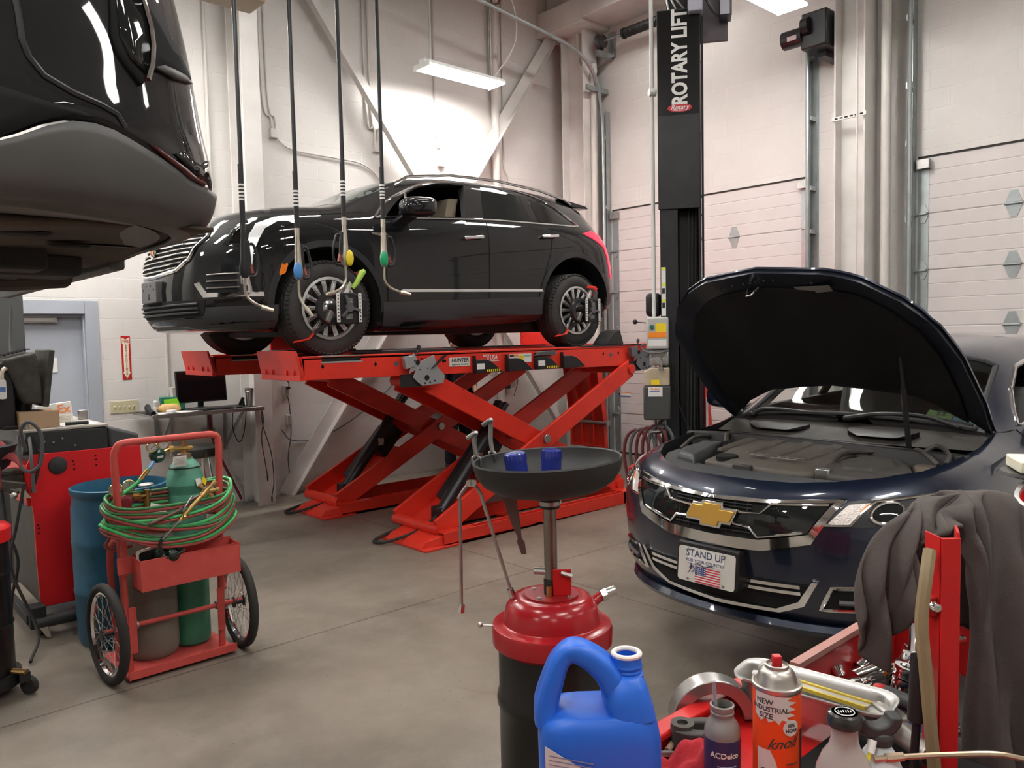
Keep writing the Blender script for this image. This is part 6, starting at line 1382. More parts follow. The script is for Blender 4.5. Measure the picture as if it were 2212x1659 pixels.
# black waste barrel with red lid and red cloth at the left edge
wb = thing('waste_barrel', 'black drum with a red lid on a caster dolly at the left edge', 'barrel', (.58, 4.72, 0))
MB().lathe([(0,.10),(.155,.10),(.165,.11),(.165,.36),(.172,.375),(.165,.39),(.165,.62),(.172,.635),(.165,.65),(.165,.82),(0,.82)], (.58,4.72,0), (0,0,1), 40).build('drum', mat('glossy_black_drum', (.009,.009,.009), .3), wb)
MB().lathe([(.178,.80),(.18,.865),(.165,.88),(.10,.90),(0,.91)], (.58,4.72,0), (0,0,1), 40).build('lid', M_redcab, wb)
MB().lathe([(0,.06),(.19,.06),(.19,.12),(.17,.12)], (.58,4.72,0), (0,0,1), 32).build('dolly_ring', M_black, wb)
for k in range(4):
    a = -.55+pi/2*k; c = V((.58+.235*cos(a),4.72+.235*sin(a),.045)); w_ = part('caster', wb)
    MB().cyl(c-V((.012,.008,0)), c+V((.012,.008,0)), .045, n=18).build('wheel', M_rubber, w_); MB().obox(c+V((-.02,0,.05)), (.05,.04,.05)).build('fork', M_blackm, w_)
MB().cyl((.71,4.60,.14),(.76,4.56,.13),.014,n=10).build('drain_plug', M_brass, wb)
rc = thing('waste_funnel', 'black waste funnel hung with a dark red shop cloth at the left edge', 'funnel', (.70, 5.0, 1.15))
MB().lathe([(.03,-.16),(.16,-.06),(.20,.05),(.195,.055),(.15,-.05)], (.66,5.02,1.20), (0,0,1), 32, caps=False).build('bowl', M_black, rc, solid=.006)
MB().cyl((.66,5.02,.02),(.66,5.02,1.05),.02,n=12).build('stem', M_blackm, rc)
MB().grid([[(.58+.27*u, 4.90+.16*v-.04*u, 1.27-.02*abs(u-.4)-.16*max(0,v*-1+.5)-.22*max(0,u-.72)+.02*sin(9*u+3*v)) for v in fr(0,1,8)] for u in fr(0,1,12)]).build('cloth', mat('dark_red_cloth', (.25,.035,.035), .85), rc, solid=.006, sub=1)
MB().grid([[(.60+.16*u, 4.87+.02*sin(8*u), 1.20-.17*v+.02*sin(6*u)) for v in fr(0,1,6)] for u in fr(0,1,8)]).build('cloth_fold', mat('dark_red_cloth', (.25,.035,.035), .85), rc, solid=.006, sub=1)
# blue plastic barrel
bl = thing('plastic_barrel', 'open faded blue plastic barrel behind the welding cart', 'barrel', (1.40, 5.12, 0))
Mbl = mat('faded_blue_plastic', (.010,.085,.16), .5, noise=((.03,.15,.24), 6, .7), wear=((.015,.09,.06), 3.5, .63))
MB().lathe([(0,.0),(.245,.0),(.262,.03),(.268,.30),(.272,.31),(.275,.325),(.270,.34),(.272,.60),(.276,.615),(.272,.63),(.268,.82),(.258,.87),(.262,.89),(.272,.905),(.272,.93),(.262,.935),(.258,.92),(.25,.86),(.258,.80),(.255,.05),(0,.04)], (1.40,5.12,0), (0,0,1), 56).build('body', Mbl, bl)
MB().prism([(-.055,-.05),(.055,-.05),(.05,.055),(-.05,.055)], (1.345,4.862,.745), (.98,-.2,0), (0,0,1), .008).build('green_patch', mat('green_patch', (.01,.10,.035), .5), bl, bev=.01)
# ================================================================ oxy acetylene welding cart
M_pink = mat('faded_red_frame', (.60,.09,.075), .5, noise=((.50,.055,.045), 10, .7), wear=((.30,.06,.05), 14, .66))
wc = thing('welding_cart', 'faded red two wheeled gas cylinder cart with spoked wheels', 'cart', (1.47, 4.45, 0))
CY = 4.43
fp = [(1.225,CY,.03),(1.215,CY,.40),(1.20,CY,.80),(1.185,CY,1.14)]
fr_ = [(1.215,CY,.03),(1.205,CY,.50),(1.195,CY,1.0),(1.19,CY,1.19)]+smooth_path([(1.195,CY,1.215),(1.215,CY,1.25),(1.25,CY,1.26)], 4)+[(1.40,CY,1.26),(1.66,CY,1.26)]+smooth_path([(1.70,CY,1.26),(1.735,CY,1.245),(1.745,CY,1.20)], 4)+[(1.735,CY,.9),(1.725,CY,.5),(1.715,CY,.03)]
MB().tube(fr_, .019, n=12).build('frame_tube', M_pink, wc)
MB().tube(smooth_path([(1.215,CY+.01,.735),(1.205,CY+.10,.73),(1.20,CY+.19,.66),(1.20,CY+.21,.5),(1.215,CY+.21,.2),(1.22,CY+.20,.04)], 6), .017, n=10).build('side_tube', M_pink, wc)
MB().box(1.18,1.76,CY-.10,CY+.36,.022,.034).box(1.18,1.76,CY-.105,CY-.095,.02,.065).build('base_plate', M_pink, wc, bev=.002)
t = MB(); x0,x1,y0,y1,z0,z1 = 1.245,1.775,CY-.165,CY-.03,.49,.655
t.box(x0,x1,y0,y0+.006,z0,z1).box(x0,x1,y1-.006,y1,z0,z1+.015).box(x0,x0+.006,y0,y1,z0,z1).box(x1-.006,x1,y0,y1,z0,z1).box(x0,x1,y0,y1,z0,z0+.006)
t.build('tray', M_pink, wc, bev=.002)
MB().box(1.17,1.25,CY-.04,CY-.03,.57,.66).box(1.19,1.225,CY-.035,CY-.02,.56,.76).build('tray_bracket', M_pink, wc, bev=.002)
MB().cyl((1.10,CY,.275),(1.84,CY,.275),.013,n=12).build('axle', M_pink, wc)
for x in (1.235, 1.71): MB().box(x-.02,x+.02,CY-.025,CY-.015,.13,.38).build('axle_plate', M_pink, wc, bev=.002)
for x in (1.245,1.262,1.69,1.705): MB().cyl((x-.004,CY,.275),(x+.004,CY,.275),.022,n=14).build('axle_washer', M_steel, wc)
M_cycle = mat('bicycle_tire', (.022,.02,.019), .75)
def spoked(x, yaw_):
    c = V((x, CY, .265)); w = part('wheel', wc); Rw = MX.Rotation(yaw_, 3, 'Z')
    def X(p): return c + Rw @ V(p)
    q = MB(); R, r = .24, .025
    q.grid([[X(((r+.0015*((i+2*j)%3==0))*cos(b), (R+r*sin(b))*cos(a), (R+r*sin(b))*sin(a))) for j, b in enumerate([2*pi*k/14 for k in range(14)])] for i, a in enumerate([2*pi*k/96 for k in range(96)])], True, True)
    q.build('tire', M_cycle, w)
    q = MB(); q.grid([[X((dx, rr*cos(a), rr*sin(a))) for dx, rr in ((-.014,.226),(-.013,.210),(0,.203),(.013,.210),(.014,.226))] for a in [2*pi*k/56 for k in range(56)]], True); q.build('rim', M_chrome, w, solid=.002)
    q = MB()
    for k in range(28):
        s = 1 if k % 2 else -1; a = 2*pi*k/28; b = a + (.9 if (k//2) % 2 else -.9)
        q.cyl(X((s*.028,.022*cos(b),.022*sin(b))), X((0,.208*cos(a),.208*sin(a))), .0016, n=5)
    q.build('spokes', M_steel, w)
    MB().cyl(X((-.035,0,0)), X((.035,0,0)), .016, n=14).cyl(X((-.034,0,0)), X((-.026,0,0)), .030, n=16).cyl(X((.026,0,0)), X((.034,0,0)), .030, n=16).build('hub', M_blackm, w)
spoked(1.115, R_(4)); spoked(1.822, R_(-3))
# gas cylinders: things that stand on the cart
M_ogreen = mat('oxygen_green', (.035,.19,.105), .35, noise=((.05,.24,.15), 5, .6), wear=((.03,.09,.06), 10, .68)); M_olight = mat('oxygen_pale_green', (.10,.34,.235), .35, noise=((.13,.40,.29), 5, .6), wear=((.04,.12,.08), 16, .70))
oc = thing('gas_cylinder', 'tall green oxygen cylinder with a gauge regulator on the cart', 'gas cylinder', (1.615, 4.615, .035))
o = (1.615, 4.615, .036)
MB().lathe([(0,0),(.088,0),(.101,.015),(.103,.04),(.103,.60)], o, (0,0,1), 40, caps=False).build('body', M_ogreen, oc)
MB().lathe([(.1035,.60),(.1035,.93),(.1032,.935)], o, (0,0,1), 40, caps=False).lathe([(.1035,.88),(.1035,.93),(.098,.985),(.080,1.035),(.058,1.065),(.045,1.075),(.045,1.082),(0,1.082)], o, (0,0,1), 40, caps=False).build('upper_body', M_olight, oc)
MB().lathe([(.036,1.07),(.04,1.085),(.038,1.105),(.02,1.11),(0,1.11)], o, (0,0,1), 24).build('neck_ring', mat('brown_ring', (.22,.14,.09), .5), oc)
MB().tube([V(o)+V((.085*cos(a),.085*sin(a),1.03)) for a in [2*pi*k/36 for k in range(36)]], .0035, n=6, closed=True).build('shoulder_wire', M_black, oc)
q = MB().cyl(V(o)+V((0,0,1.10)), V(o)+V((0,0,1.16)), .017, n=12); q.cyl(V(o)+V((.045,-.01,1.135)), V(o)+V((-.075,.0,1.14)), .014, n=10); q.cyl(V(o)+V((-.06,0,1.14)), V(o)+V((-.085,0,1.14)), .020, n=6); q.cyl(V(o)+V((0,0,1.15)), V(o)+V((0,0,1.185)), .012, n=10)
vl = q.build('valve', M_brass, oc)
MB().lathe([(.012,1.19)]+[(.033+.004*(k%2),1.187+.003*k) for k in range(5)]+[(.012,1.20)], o, (0,0,1), 20).build('valve_handwheel', M_alu, vl)
rg = V(o)+V((-.155,-.03,1.115))
MB().cyl(V(o)+V((-.08,0,1.14)), rg+V((.02,.01,.01)), .008, n=8).build('regulator_stem', M_brass, oc)
MB().lathe([(0,-.03),(.036,-.03),(.042,-.02),(.042,.005),(.030,.02),(.026,.035),(0,.037)], rg, (.05,-1,-.1), 28).build('regulator', mat('dark_green_regulator', (.01,.07,.045), .25), oc)
MB().prism([(-.016,-.006),(.016,-.006),(.016,.006),(-.016,.006)], rg+V((.05,-1,-.1)).normalized()*.0375, V((1,.05,.1)), V((.0,-.1,1)), .001).build('regulator_label', M_label, oc)
M_gface = mat('gauge_face', (.82,.81,.78), .4)
def gauge(c, n, r, p, needle, nm='gauge'):
    n = V(n).normalized(); c = V(c); g = MB().lathe([(0,-.02),(r,-.02),(r+.002,0),(r-.001,.004),(r-.004,.001)], c, n, 28, caps=False).build(nm, M_brass, p)
    MB().lathe([(r-.003,.0005),(0,.0005)], c, n, 28).build('dial', M_gface, g)
    u = n.cross(V((0,0,1))).normalized()*-1; v = V((0,0,1)); d = u*cos(needle)+v*sin(needle)
    MB().bar(c+n*.002-d*r*.3, c+n*.002+d*r*.75, .002, .001, tuple(n)).build('needle', M_ink, g)
    q = MB()
    for k in range(9):
        a = -.6+ (pi+1.2)*k/8; d = u*cos(a)+v*sin(a); q.bar(c+n*.0015+d*r*.68, c+n*.0015+d*r*.84, .0018, .001, tuple(n))
    q.build('tick_marks', M_ink, g)
    return g
gauge(rg+V((-.038,-.03,.052)), (-.28,-.95,.05), .0285, oc, .7); gauge(rg+V((.034,-.0,.060)), (-.28,-.95,.05), .0285, oc, .6)
q = MB().cyl(rg+V((-.03,0,.03)), rg+V((-.036,-.02,.045)), .006, n=8).cyl(rg+V((.02,.01,.03)), rg+V((.033,.01,.05)), .006, n=8); q.build('gauge_stems', M_brass, oc)
tgm = mat('paper_tag', (.74,.73,.68), .6)
def papertag(c, ux, uy, w, h, p):
    e = MB().prism([(-w,-h),(w,-h),(w,h),(-w,h)], c, ux, uy, .001).build('paper_tag', tgm, p); q = MB(); n = V(ux).cross(V(uy)).normalized()
    for k in range(6): q.prism([(-w*.8,h*.6-k*h*.22),(w*(.75-.2*(k%2)),h*.6-k*h*.22),(w*(.75-.2*(k%2)),h*.66-k*h*.22),(-w*.8,h*.66-k*h*.22)], V(c)+n*.0015, ux, uy, .0004)
    q.build('tag_print', mat('grey_print', (.3,.3,.3), .6), e); return e
papertag(V(o)+V((-.055,-.085,1.075)), V((.95,-.3,.05)), V((.05,.05,1)), .036, .030, oc)
hz = MB().prism([(-.045,-.022),(.0,-.022),(.0,.022),(-.045,.022)], V(o)+V((.058,-.0895,.945)), V((.86,.52,-.05)), V((-.1,.22,.97)), .001).build('hazard_label', M_label, oc)
MB().prism([(-.002,0),(.024,.027),(.05,0),(.024,-.027)], V(o)+V((.058,-.0905,.945)), V((.86,.52,-.05)), V((-.1,.22,.97)), .001).build('hazard_diamond', M_yellow, hz)
ac = thing('gas_cylinder', 'short grey acetylene cylinder with rust near its base on the cart', 'gas cylinder', (1.395, 4.60, .035))
o2 = (1.395, 4.595, .036)
MB().lathe([(0,0),(.115,0),(.130,.02),(.134,.05),(.134,.62),(.125,.69),(.09,.74),(.06,.76),(0,.765)], o2, (0,0,1), 44).build('body', mat('grey_cylinder_paint', (.16,.15,.12), .45, noise=((.22,.20,.16), 3, .7), wear=((.12,.055,.025), 6, .62)), ac)
MB().lathe([(.05,.755),(.058,.775),(.055,.81),(.03,.83),(0,.835)], o2, (0,0,1), 28).build('cap_ring', mat('brown_ring', (.22,.14,.09), .5), ac)
q = MB().cyl(V(o2)+V((.0,0,.82)), V(o2)+V((.0,0,.93)), .015, n=12).cyl(V(o2)+V((.02,0,.90)), V(o2)+V((-.06,0,.90)), .012, n=10).cyl(V(o2)+V((-.035,0,.90)), V(o2)+V((-.075,0,.90)), .021, n=6).cyl(V(o2)+V((-.075,0,.90)), V(o2)+V((-.12,-.02,.89)), .008, n=8)
vl = q.build('valve', M_brass, ac)
MB().lathe([(.012,.955)]+[(.037+.004*(k%2),.952+.003*k) for k in range(5)]+[(.012,.965)], o2, (0,0,1), 20).build('valve_handwheel', M_alu, vl)
rg2 = V(o2)+V((-.135,-.06,.885))
MB().lathe([(0,-.03),(.036,-.03),(.042,-.02),(.042,.005),(.030,.02),(0,.025)], rg2, (.1,-1,-.1), 28).build('regulator', mat('dark_red_regulator', (.22,.02,.035), .3), ac)
gauge(rg2+V((-.052,-.05,.085)), (-.30,-.95,.05), .034, ac, 1.2); gauge(rg2+V((.030,.01,.088)), (-.28,-.95,.05), .032, ac, 1.3)
papertag(V(o2)+V((.015,-.13,.835)), V((.9,-.1,-.35)), V((.3,.3,.8)), .045, .030, ac)
# twin hose wound on the frame
hs = thing('welding_hose', 'coiled twin green and red gas hose wound around the cart frame', 'hose', (1.47, 4.43, .8))
M_hg = mat('green_hose', (.035,.25,.07), .45, noise=((.06,.10,.05), 9, .7)); M_hr = mat('red_hose_weld', (.33,.05,.045), .5, noise=((.20,.06,.04), 9, .6)); M_hgl = mat('bright_green_hose', (.05,.45,.12), .4)
random.seed(3)
loops = [(.965,.05,.325,.185),(.95,.085,.335,.20),(.925,.05,.33,.19),(.905,.09,.345,.21),(.88,.07,.335,.195),(.86,.095,.35,.215),(.835,.075,.345,.20),(.825,.085,.355,.21)]
for k, (z, sag, rx, ry) in enumerate(loops):
    ph = .4*k; tl = .05*sin(1.7*k)
    for c_, m, dz in ((0, M_hgl if k % 3 == 1 else M_hg, .0), (1, M_hr, -.016)):
        pts = []
        for i in range(40):
            a = 2*pi*i/40; x = 1.465+rx*math.copysign(abs(cos(a))**.8, cos(a)); y = CY-.005+ry*sin(a)*(1 if sin(a) > 0 else .62)
            fs_ = max(0, -sin(a))
            pts.append((x, y-.003*c_-(.012 if k % 2 else 0)*fs_, z+dz - sag*fs_*(1-.25*cos(2*a)) + tl*cos(a)*.7 + .012*sin(3*a+ph)))
        MB().tube(pts, .0085, n=8, closed=True).build('hose_turn', m, hs)
for pts, m in (([rg+V((-.03,-.02,-.03)), rg+V((-.07,-.04,-.07)), rg+V((-.13,-.06,-.125)), rg+V((-.20,-.08,-.165)), rg+V((-.27,-.09,-.21)), rg+V((-.295,-.10,-.30)), rg+V((-.29,-.08,-.38))], M_hgl), ([rg2+V((-.01,-.03,-.04)), rg2+V((-.05,-.06,-.10)), rg2+V((-.11,-.08,-.17)), rg2+V((-.125,-.08,-.20)), rg2+V((-.09,-.09,-.225)), rg2+V((.0,-.10,-.215))], M_hr)):
    MB().tube(smooth_path(pts, 7), .009, n=8).build('supply_hose', m, hs)
for a, b in ((rg+V((-.07,-.04,-.07)), rg+V((-.115,-.055,-.115))), (rg2+V((-.045,-.055,-.095)), rg2+V((-.085,-.07,-.14)))): MB().cyl(a, b, .0125, n=10).build('hose_ferrule', M_brass, hs)
MB().cyl(rg+V((-.03,-.02,-.03)), rg+V((-.06,-.035,-.06)), .010, n=8).build('blue_valve', mat('blue_valve', (.15,.3,.6), .3), hs)
# cutting torch lying on the coil
to = thing('cutting_torch', 'brass cutting torch resting on the coiled gas hose', 'torch', (1.5, 4.27, .85))
A, B = V((1.36,4.275,.745)), V((1.635,4.30,.985)); D_ = (B-A).normalized()
for s in (-.008, .008): MB().cyl(A+V((0,s,.004)), A+D_*.15+V((0,s,.004)), .005, n=8).build('tip_tube', M_steel, to)
MB().tube(smooth_path([A+D_*.02, A, A-D_*.015+V((.0,0,-.02)), A+V((.005,0,-.075))], 4), .0095, n=10).build('torch_head', M_blackm, to)
MB().cyl(A+D_*.13, A+D_*.19, .014, n=12).cyl(A+D_*.165+V((0,-.02,-.012)), A+D_*.165+V((0,.02,.012)), .013, n=12).build('mixer', M_brass, to)
MB().cyl(A+D_*.19, A+D_*.31, .0115, n=12).build('handle', M_brass, to)
MB().cyl(A+D_*.17+V((-.01,0,.02)), A+D_*.26+V((-.02,0,.035)), .004, n=8).build('lever', M_steel, to)
q = MB().cyl(A+D_*.30, A+D_*.345, .018, n=12)
for dv in (V((-.02,0,.025)), V((.035,0,.03)), V((.045,0,.0)), V((.02,0,-.02))): q.cyl(A+D_*.335, A+D_*.335+dv*1.5, .009, n=10); q.cyl(A+D_*.335+dv*1.2, A+D_*.335+dv*1.6, .013, n=10)
q.build('valve_block', M_brass, to)
MB().tube(smooth_path([A+D_*.31+V((-.005,.01,0)), A+D_*.26+V((-.06,.02,-.01)), V((1.45,4.29,.88)), V((1.30,4.27,.84))], 6), .0085, n=8).build('torch_hose', mat('brown_hose', (.14,.06,.05), .5), to)
# welding shield and goggles in the tray
wv = thing('face_shield', 'white framed welding face shield standing in the cart tray', 'face shield', (1.33, 4.35, .6))
cx, cy_, cz = 1.335, 4.352, .640
q = MB()
def rr(w, h, z): return [(cx+a*.98, cy_+a*.02+.25*b*.2, cz+b+a*.14) for a, b in rrect(-w, w, -h, h, .012)]
O_, I_ = rr(.086,.062,0), rr(.074,.050,0)
q.add([V(p)+V((0,-.012,0)) for p in O_]+[V(p)+V((0,-.012,0)) for p in I_]+[V(p) for p in O_]+[V(p) for p in I_], sum([[(i,(i+1)%20,20+(i+1)%20,20+i),(40+i,60+i,60+(i+1)%20,40+(i+1)%20),(i,40+i,40+(i+1)%20,(i+1)%20),(20+i,20+(i+1)%20,60+(i+1)%20,60+i)] for i in range(20)], []))
q.build('frame', mat('ivory_frame', (.70,.66,.58), .4), wv)
MB().add([V(p)+V((0,-.004,0)) for p in I_], [tuple(range(20))]).build('lens', M_dark, wv, solid=.003)
gg = thing('welding_goggles', 'dark green welding goggles lying over the cart tray edge', 'goggles', (1.40, 4.30, .66))
for x, y, z in ((1.365,4.32,.655),(1.415,4.30,.645)): MB().lathe([(.036,0),(.038,.02),(.030,.04),(.026,.042),(.024,.03)], (x,y,z), (.15,-.8,.5), 24).build('eye_cup', mat('dark_green_rubber', (.008,.03,.018), .25), gg)
MB().tube(smooth_path([(1.34,4.33,.65),(1.36,4.28,.645),(1.42,4.265,.655),(1.47,4.27,.672),(1.44,4.30,.675),(1.40,4.32,.67)], 5), .008, n=8).build('strap', M_black, gg)
# ================================================================ waste oil drain
od = thing('oil_drain', 'red lidded black oil drain drum with a wide black funnel', 'oil drain', (1.728, 1.742, 0))
ox, oy = 1.728, 1.742
M_drum = mat('black_drum', (.010,.0095,.009), .35)
MB().lathe([(0,.06),(.165,.06),(.172,.075),(.172,.33),(.176,.345),(.178,.36),(.176,.375),(.172,.39),(.172,.60),(.178,.615),(.180,.63),(.178,.645),(.172,.66),(.172,.85),(0,.85)], (ox,oy,0), (0,0,1), 56).build('drum', M_drum, od)
for k in range(4):
    a = pi/4+k*pi/2; c = V((ox+.15*cos(a),oy+.15*sin(a),.035)); w_ = part('caster', od)
    MB().cyl(c-V((.012,0,0)), c+V((.012,0,0)), .035, n=16).build('wheel', M_rubber, w_); MB().box(c.x-.02,c.x+.02,c.y-.02,c.y+.02,.05,.065).build('fork', M_steel, w_)
M_lid = mat('dark_red_lid', (.36,.012,.018), .22, noise=((.30,.01,.014), 8, .6))
MB().lathe([(.180,.80),(.190,.81),(.192,.855),(.188,.868),(.160,.872),(.155,.876),(.152,.895),(.145,.925),(.125,.95),(.098,.958),(.085,.955),(0,.955)], (ox,oy,0), (0,0,1), 64).build('lid', M_lid, od)
MB().lathe([(.085,.955),(.085,.961),(0,.961)], (ox,oy,0), (0,0,1), 36).build('flange', mat('flange_red', (.28,.01,.012), .35), od)
for a in (.2, 1.77, 3.34, 4.9): MB().lathe([(0,.006),(.007,.005),(.008,0)], (ox+.068*cos(a),oy+.068*sin(a),.961), (0,0,1), 10).build('flange_bolt', M_steel, od)
rt_, fw = V((.741,-.671,0)), V((.671,.741,0))   # across and along the view, used for where the fittings sit
MB().hexa([V((ox,oy,.96))+rt_*a+fw*b+V((0,0,c)) for c in (0,.085) for a, b in ((.004,-.028),(.062,-.028),(.062,-.022),(.004,-.022))]).build('latch_plate', M_redtool, od, bev=.002)
MB().cyl(V((ox,oy,1.035))+rt_*-.055, V((ox,oy,1.03))+rt_*.0, .011, n=10).build('latch_pin', M_alu, od)
q = MB().cyl(V((ox,oy,1.035))+rt_*.03-fw*.03, V((ox,oy,1.025))+rt_*.065-fw*.035, .007, n=8); q.build('latch_pin', M_alu, od)
MB().cyl((ox-.0,oy-.0,.955),(ox,oy,1.01),.024,n=18).build('post_socket', M_blackm, od)
MB().cyl(V((ox,oy,.955))-fw*.035+rt_*-.008, V((ox,oy,.995))-fw*.035+rt_*-.008, .009, n=8).build('set_screw', M_brass, od)
MB().cyl((ox,oy,.99),(ox,oy,1.26),.0205,n=24).build('telescoping_post', mat('worn_steel_post', (.33,.29,.26), .3, 1., noise=((.20,.16,.13), 10, .7)), od)
MB().cyl((ox,oy,1.235),(ox,oy,1.285),.031,n=20).build('rubber_coupling', M_black, od)
MB().lathe([(.0315,1.245),(.0335,1.245),(.0335,1.258),(.0315,1.258)], (ox,oy,0), (0,0,1), 24, caps=False).box(ox+.03,ox+.045,oy-.008,oy+.008,1.244,1.259).build('hose_clamp', M_steel, od)
# funnel tips slightly to one side
FT = MX.Translation((ox,oy,1.25)) @ MX.Rotation(R_(-2.2), 4, fw) @ MX.Translation((-ox,-oy,-1.25))
q = MB(); q.T = FT
q.lathe([(.0,1.292),(.03,1.292),(.11,1.297),(.165,1.310),(.205,1.338),(.224,1.372),(.228,1.392),(.234,1.395),(.237,1.390),(.234,1.378),(.228,1.352),(.208,1.322),(.168,1.296),(.112,1.282),(.035,1.276),(0,1.276)], (ox,oy,0), (0,0,1), 72)
q.build('funnel_bowl', mat('black_funnel_plastic', (.022,.022,.021), .55, bump=.05, bscale=120), od)
sp_ = V((ox,oy,.915))+rt_*.14-fw*-.03
MB().cyl(V((ox,oy,.905))+rt_*.13+fw*.05, V((ox,oy,.925))+rt_*.165+fw*.07, .016, n=14).build('outlet_pipe', M_lid, od)
q = MB().cyl(V((ox,oy,.925))+rt_*.165+fw*.07, V((ox,oy,.93))+rt_*.182+fw*.075, .022, n=6).cyl(V((ox,oy,.93))+rt_*.182+fw*.075, V((ox,oy,.938))+rt_*.212+fw*.085, .0165, n=18); q.build('coupler', mat('zinc_coupler', (.62,.62,.58), .25, 1.), od)
MB().cyl(V((ox,oy,.862))-rt_*.185-fw*.01, V((ox,oy,.866))-rt_*.222-fw*.01, .004, n=8).ell(V((ox,oy,.867))-rt_*.228-fw*.01, .009, n=12, m=8).build('lid_pin', M_alu, od)
MB().cyl(V((ox,oy,.83))+rt_*.09-fw*.175, V((ox,oy,.815))+rt_*.125-fw*.16, .006, n=8).build('lid_clip', M_alu, od)
# filters in the funnel
M_fblue = mat('blue_filter', (.018,.03,.23), .22, coat=.5)
def filt(p, ax, label, r=.034, h=.085):
    t = thing('oil_filter', label, 'oil filter', tuple(p)); ax = V(ax).normalized()
    MB().lathe([(0,0),(r,0),(r,h*.80),(r*.98,h*.84),(r*.93,h*.95),(r*.75,h),(r*.3,h*.99),(0,h)], p, ax, 28).build('can', M_fblue, t)
    q = MB(); a = ax.orthogonal().normalized(); b = ax.cross(a)
    for k in range(14):
        d = a*cos(2*pi*k/14)+b*sin(2*pi*k/14); q.bar(V(p)+ax*h*.70+d*r*.985, V(p)+ax*h*.96+d*r*.93, .006, .004, tuple(d))
    q.build('flutes', M_fblue, t)
    return t
fz = 1.296
filt((ox+rt_.x*-.098+fw.x*.03, oy+rt_.y*-.098+fw.y*.03, fz+.031), (-.12,.05,1), 'left blue oil filter leaning in the black funnel', .036, .082)
filt((ox+rt_.x*.008+fw.x*.045, oy+rt_.y*.008+fw.y*.045, fz+.022), (.02,-.02,1), 'taller blue oil filter standing in the middle of the black funnel', .033, .098)
tag(MB().lathe([(.026,0),(.028,.004),(.028,.035),(.02,.045),(0,.046)], (ox+rt_.x*-.045+fw.x*.0, oy+rt_.y*-.045+fw.y*.0, fz+.002), (0,0,1), 24).build('filter_cap', mat('silver_blue_cap', (.35,.42,.58), .25, .7)), 'small silvery cap between the two blue oil filters', 'cap')
# hooks and wrenches hung on the funnel rim
rimL = lambda a, r=.234, z=1.392: FT @ V((ox+r*cos(a), oy+r*sin(a), z))
aL = atan2(-rt_.y, -rt_.x)
def hooktool(a, label, lift):
    t = thing('rim_hook', label, 'hook', tuple(rimL(a))); c = rimL(a); n = V((cos(a),sin(a),0))
    MB().tube([c+n*.012+V((0,0,-.015)), c+n*.014+V((0,0,.006)), c+V((0,0,.014)), c-n*.014+V((0,0,.004)), c-n*.014+V((0,0,-.02))], .0045, n=8).build('rim_clip', M_steel, t)
    MB().tube(smooth_path([c+V((0,0,.012)), c+V((0,0,.05))+n*.006, c+V((0,0,lift))+n*.004, c+V((0,0,lift+.012))-n*.012+rt_*-.012, c+V((0,0,lift-.006))+rt_*-.03], 6), .0075, n=8).build('hook_rod', mat('grey_hook', (.30,.29,.28), .4, .8), t)
hooktool(aL-.28, 'grey hook standing on the left rim of the black funnel', .075); hooktool(aL-.72, 'second grey hook further round the funnel rim', .105)
def wrench(label, p, q_, r):
    t = thing('wrench', label, 'wrench', tuple(p)); p, q_ = V(p), V(q_)
    MB().tube(smooth_path([p, p+(q_-p)*.12+rt_*r, p+(q_-p)*.2+rt_*r*.8, q_], 6), .0055, n=8).build('shaft', M_steel, t)
    d = (q_-p).normalized(); MB().cyl(q_-d*.014, q_+d*.014, .011, n=10).build('socket_end', M_chrome, t); MB().cyl(p-fw*.012, p+fw*.012, .011, n=12).build('pivot', M_chrome, t); return t
hp_ = rimL(aL+.05)+V((0,0,-.06))-V((cos(aL),sin(aL),0))*-.012
wrench('long bent brake spoon hanging from the left of the funnel', hp_, hp_+rt_*-.035+V((0,0,-.40)), -.03)
wrench('thin jointed drain rod hanging from the left of the funnel', hp_+rt_*.012, hp_+rt_*.125+V((0,0,-.355)), .012)
sk = thing('funnel_spoon', 'rusty flat tool hanging under the funnel bowl', 'tool', tuple(V((ox,oy,1.25))-rt_*.12))
a, b = V((ox,oy,1.295))-rt_*.13-fw*.06, V((ox,oy,1.105))-rt_*.085-fw*.06
MB().loft([[a+(b-a)*t+rt_*w_+fw*.002*s for w_, s in ((-w,-1),(w,-1),(w,1),(-w,1))] for t, w in ((0,.022),(.5,.014),(.72,.006),(.8,.012),(1,.008))]).build('blade', mat('rusty_blade', (.13,.08,.07), .5, .5), sk, bev=.002)
# ================================================================ foreground tool cart
tc = thing('tool_cart', 'red tool cart with an open top box in the lower right corner', 'tool cart', (1.25, .45, 0))
Z = 1.095
q = MB().box(.60,1.33,.12,.775,Z-.02,Z).box(.60,1.33,.765,.775,Z,Z+.035).box(.60,1.33,.12,.13,Z,Z+.035).box(.60,.61,.12,.775,Z,Z+.035)
q.build('top_tray', M_redtool, tc, bev=.003)
MB().box(.60,1.33,.755,.790,Z+.025,Z+.038).build('tray_lip', M_redtool, tc, bev=.004)
q = MB().box(1.33,1.78,.70,.712,Z-.06,1.16).box(1.33,1.78,.12,.13,Z-.06,1.16).box(1.77,1.78,.12,.712,Z-.06,1.16).box(1.33,1.78,.12,.712,Z-.07,Z-.055)
q.build('open_box', M_redtool, tc, bev=.003)
MB().box(1.33,1.785,.697,.716,1.155,1.166).box(1.765,1.785,.12,.716,1.155,1.166).build('box_rim', mat('worn_edge', (.42,.20,.17), .4), tc)
MB().box(1.345,1.765,.135,.695,Z-.054,Z-.045).build('box_liner', mat('oily_liner', (.03,.028,.026), .7), tc)
MB().box(.63,1.76,.14,.74,.28,Z-.07).build('cabinet', M_redtool, tc, bev=.006)
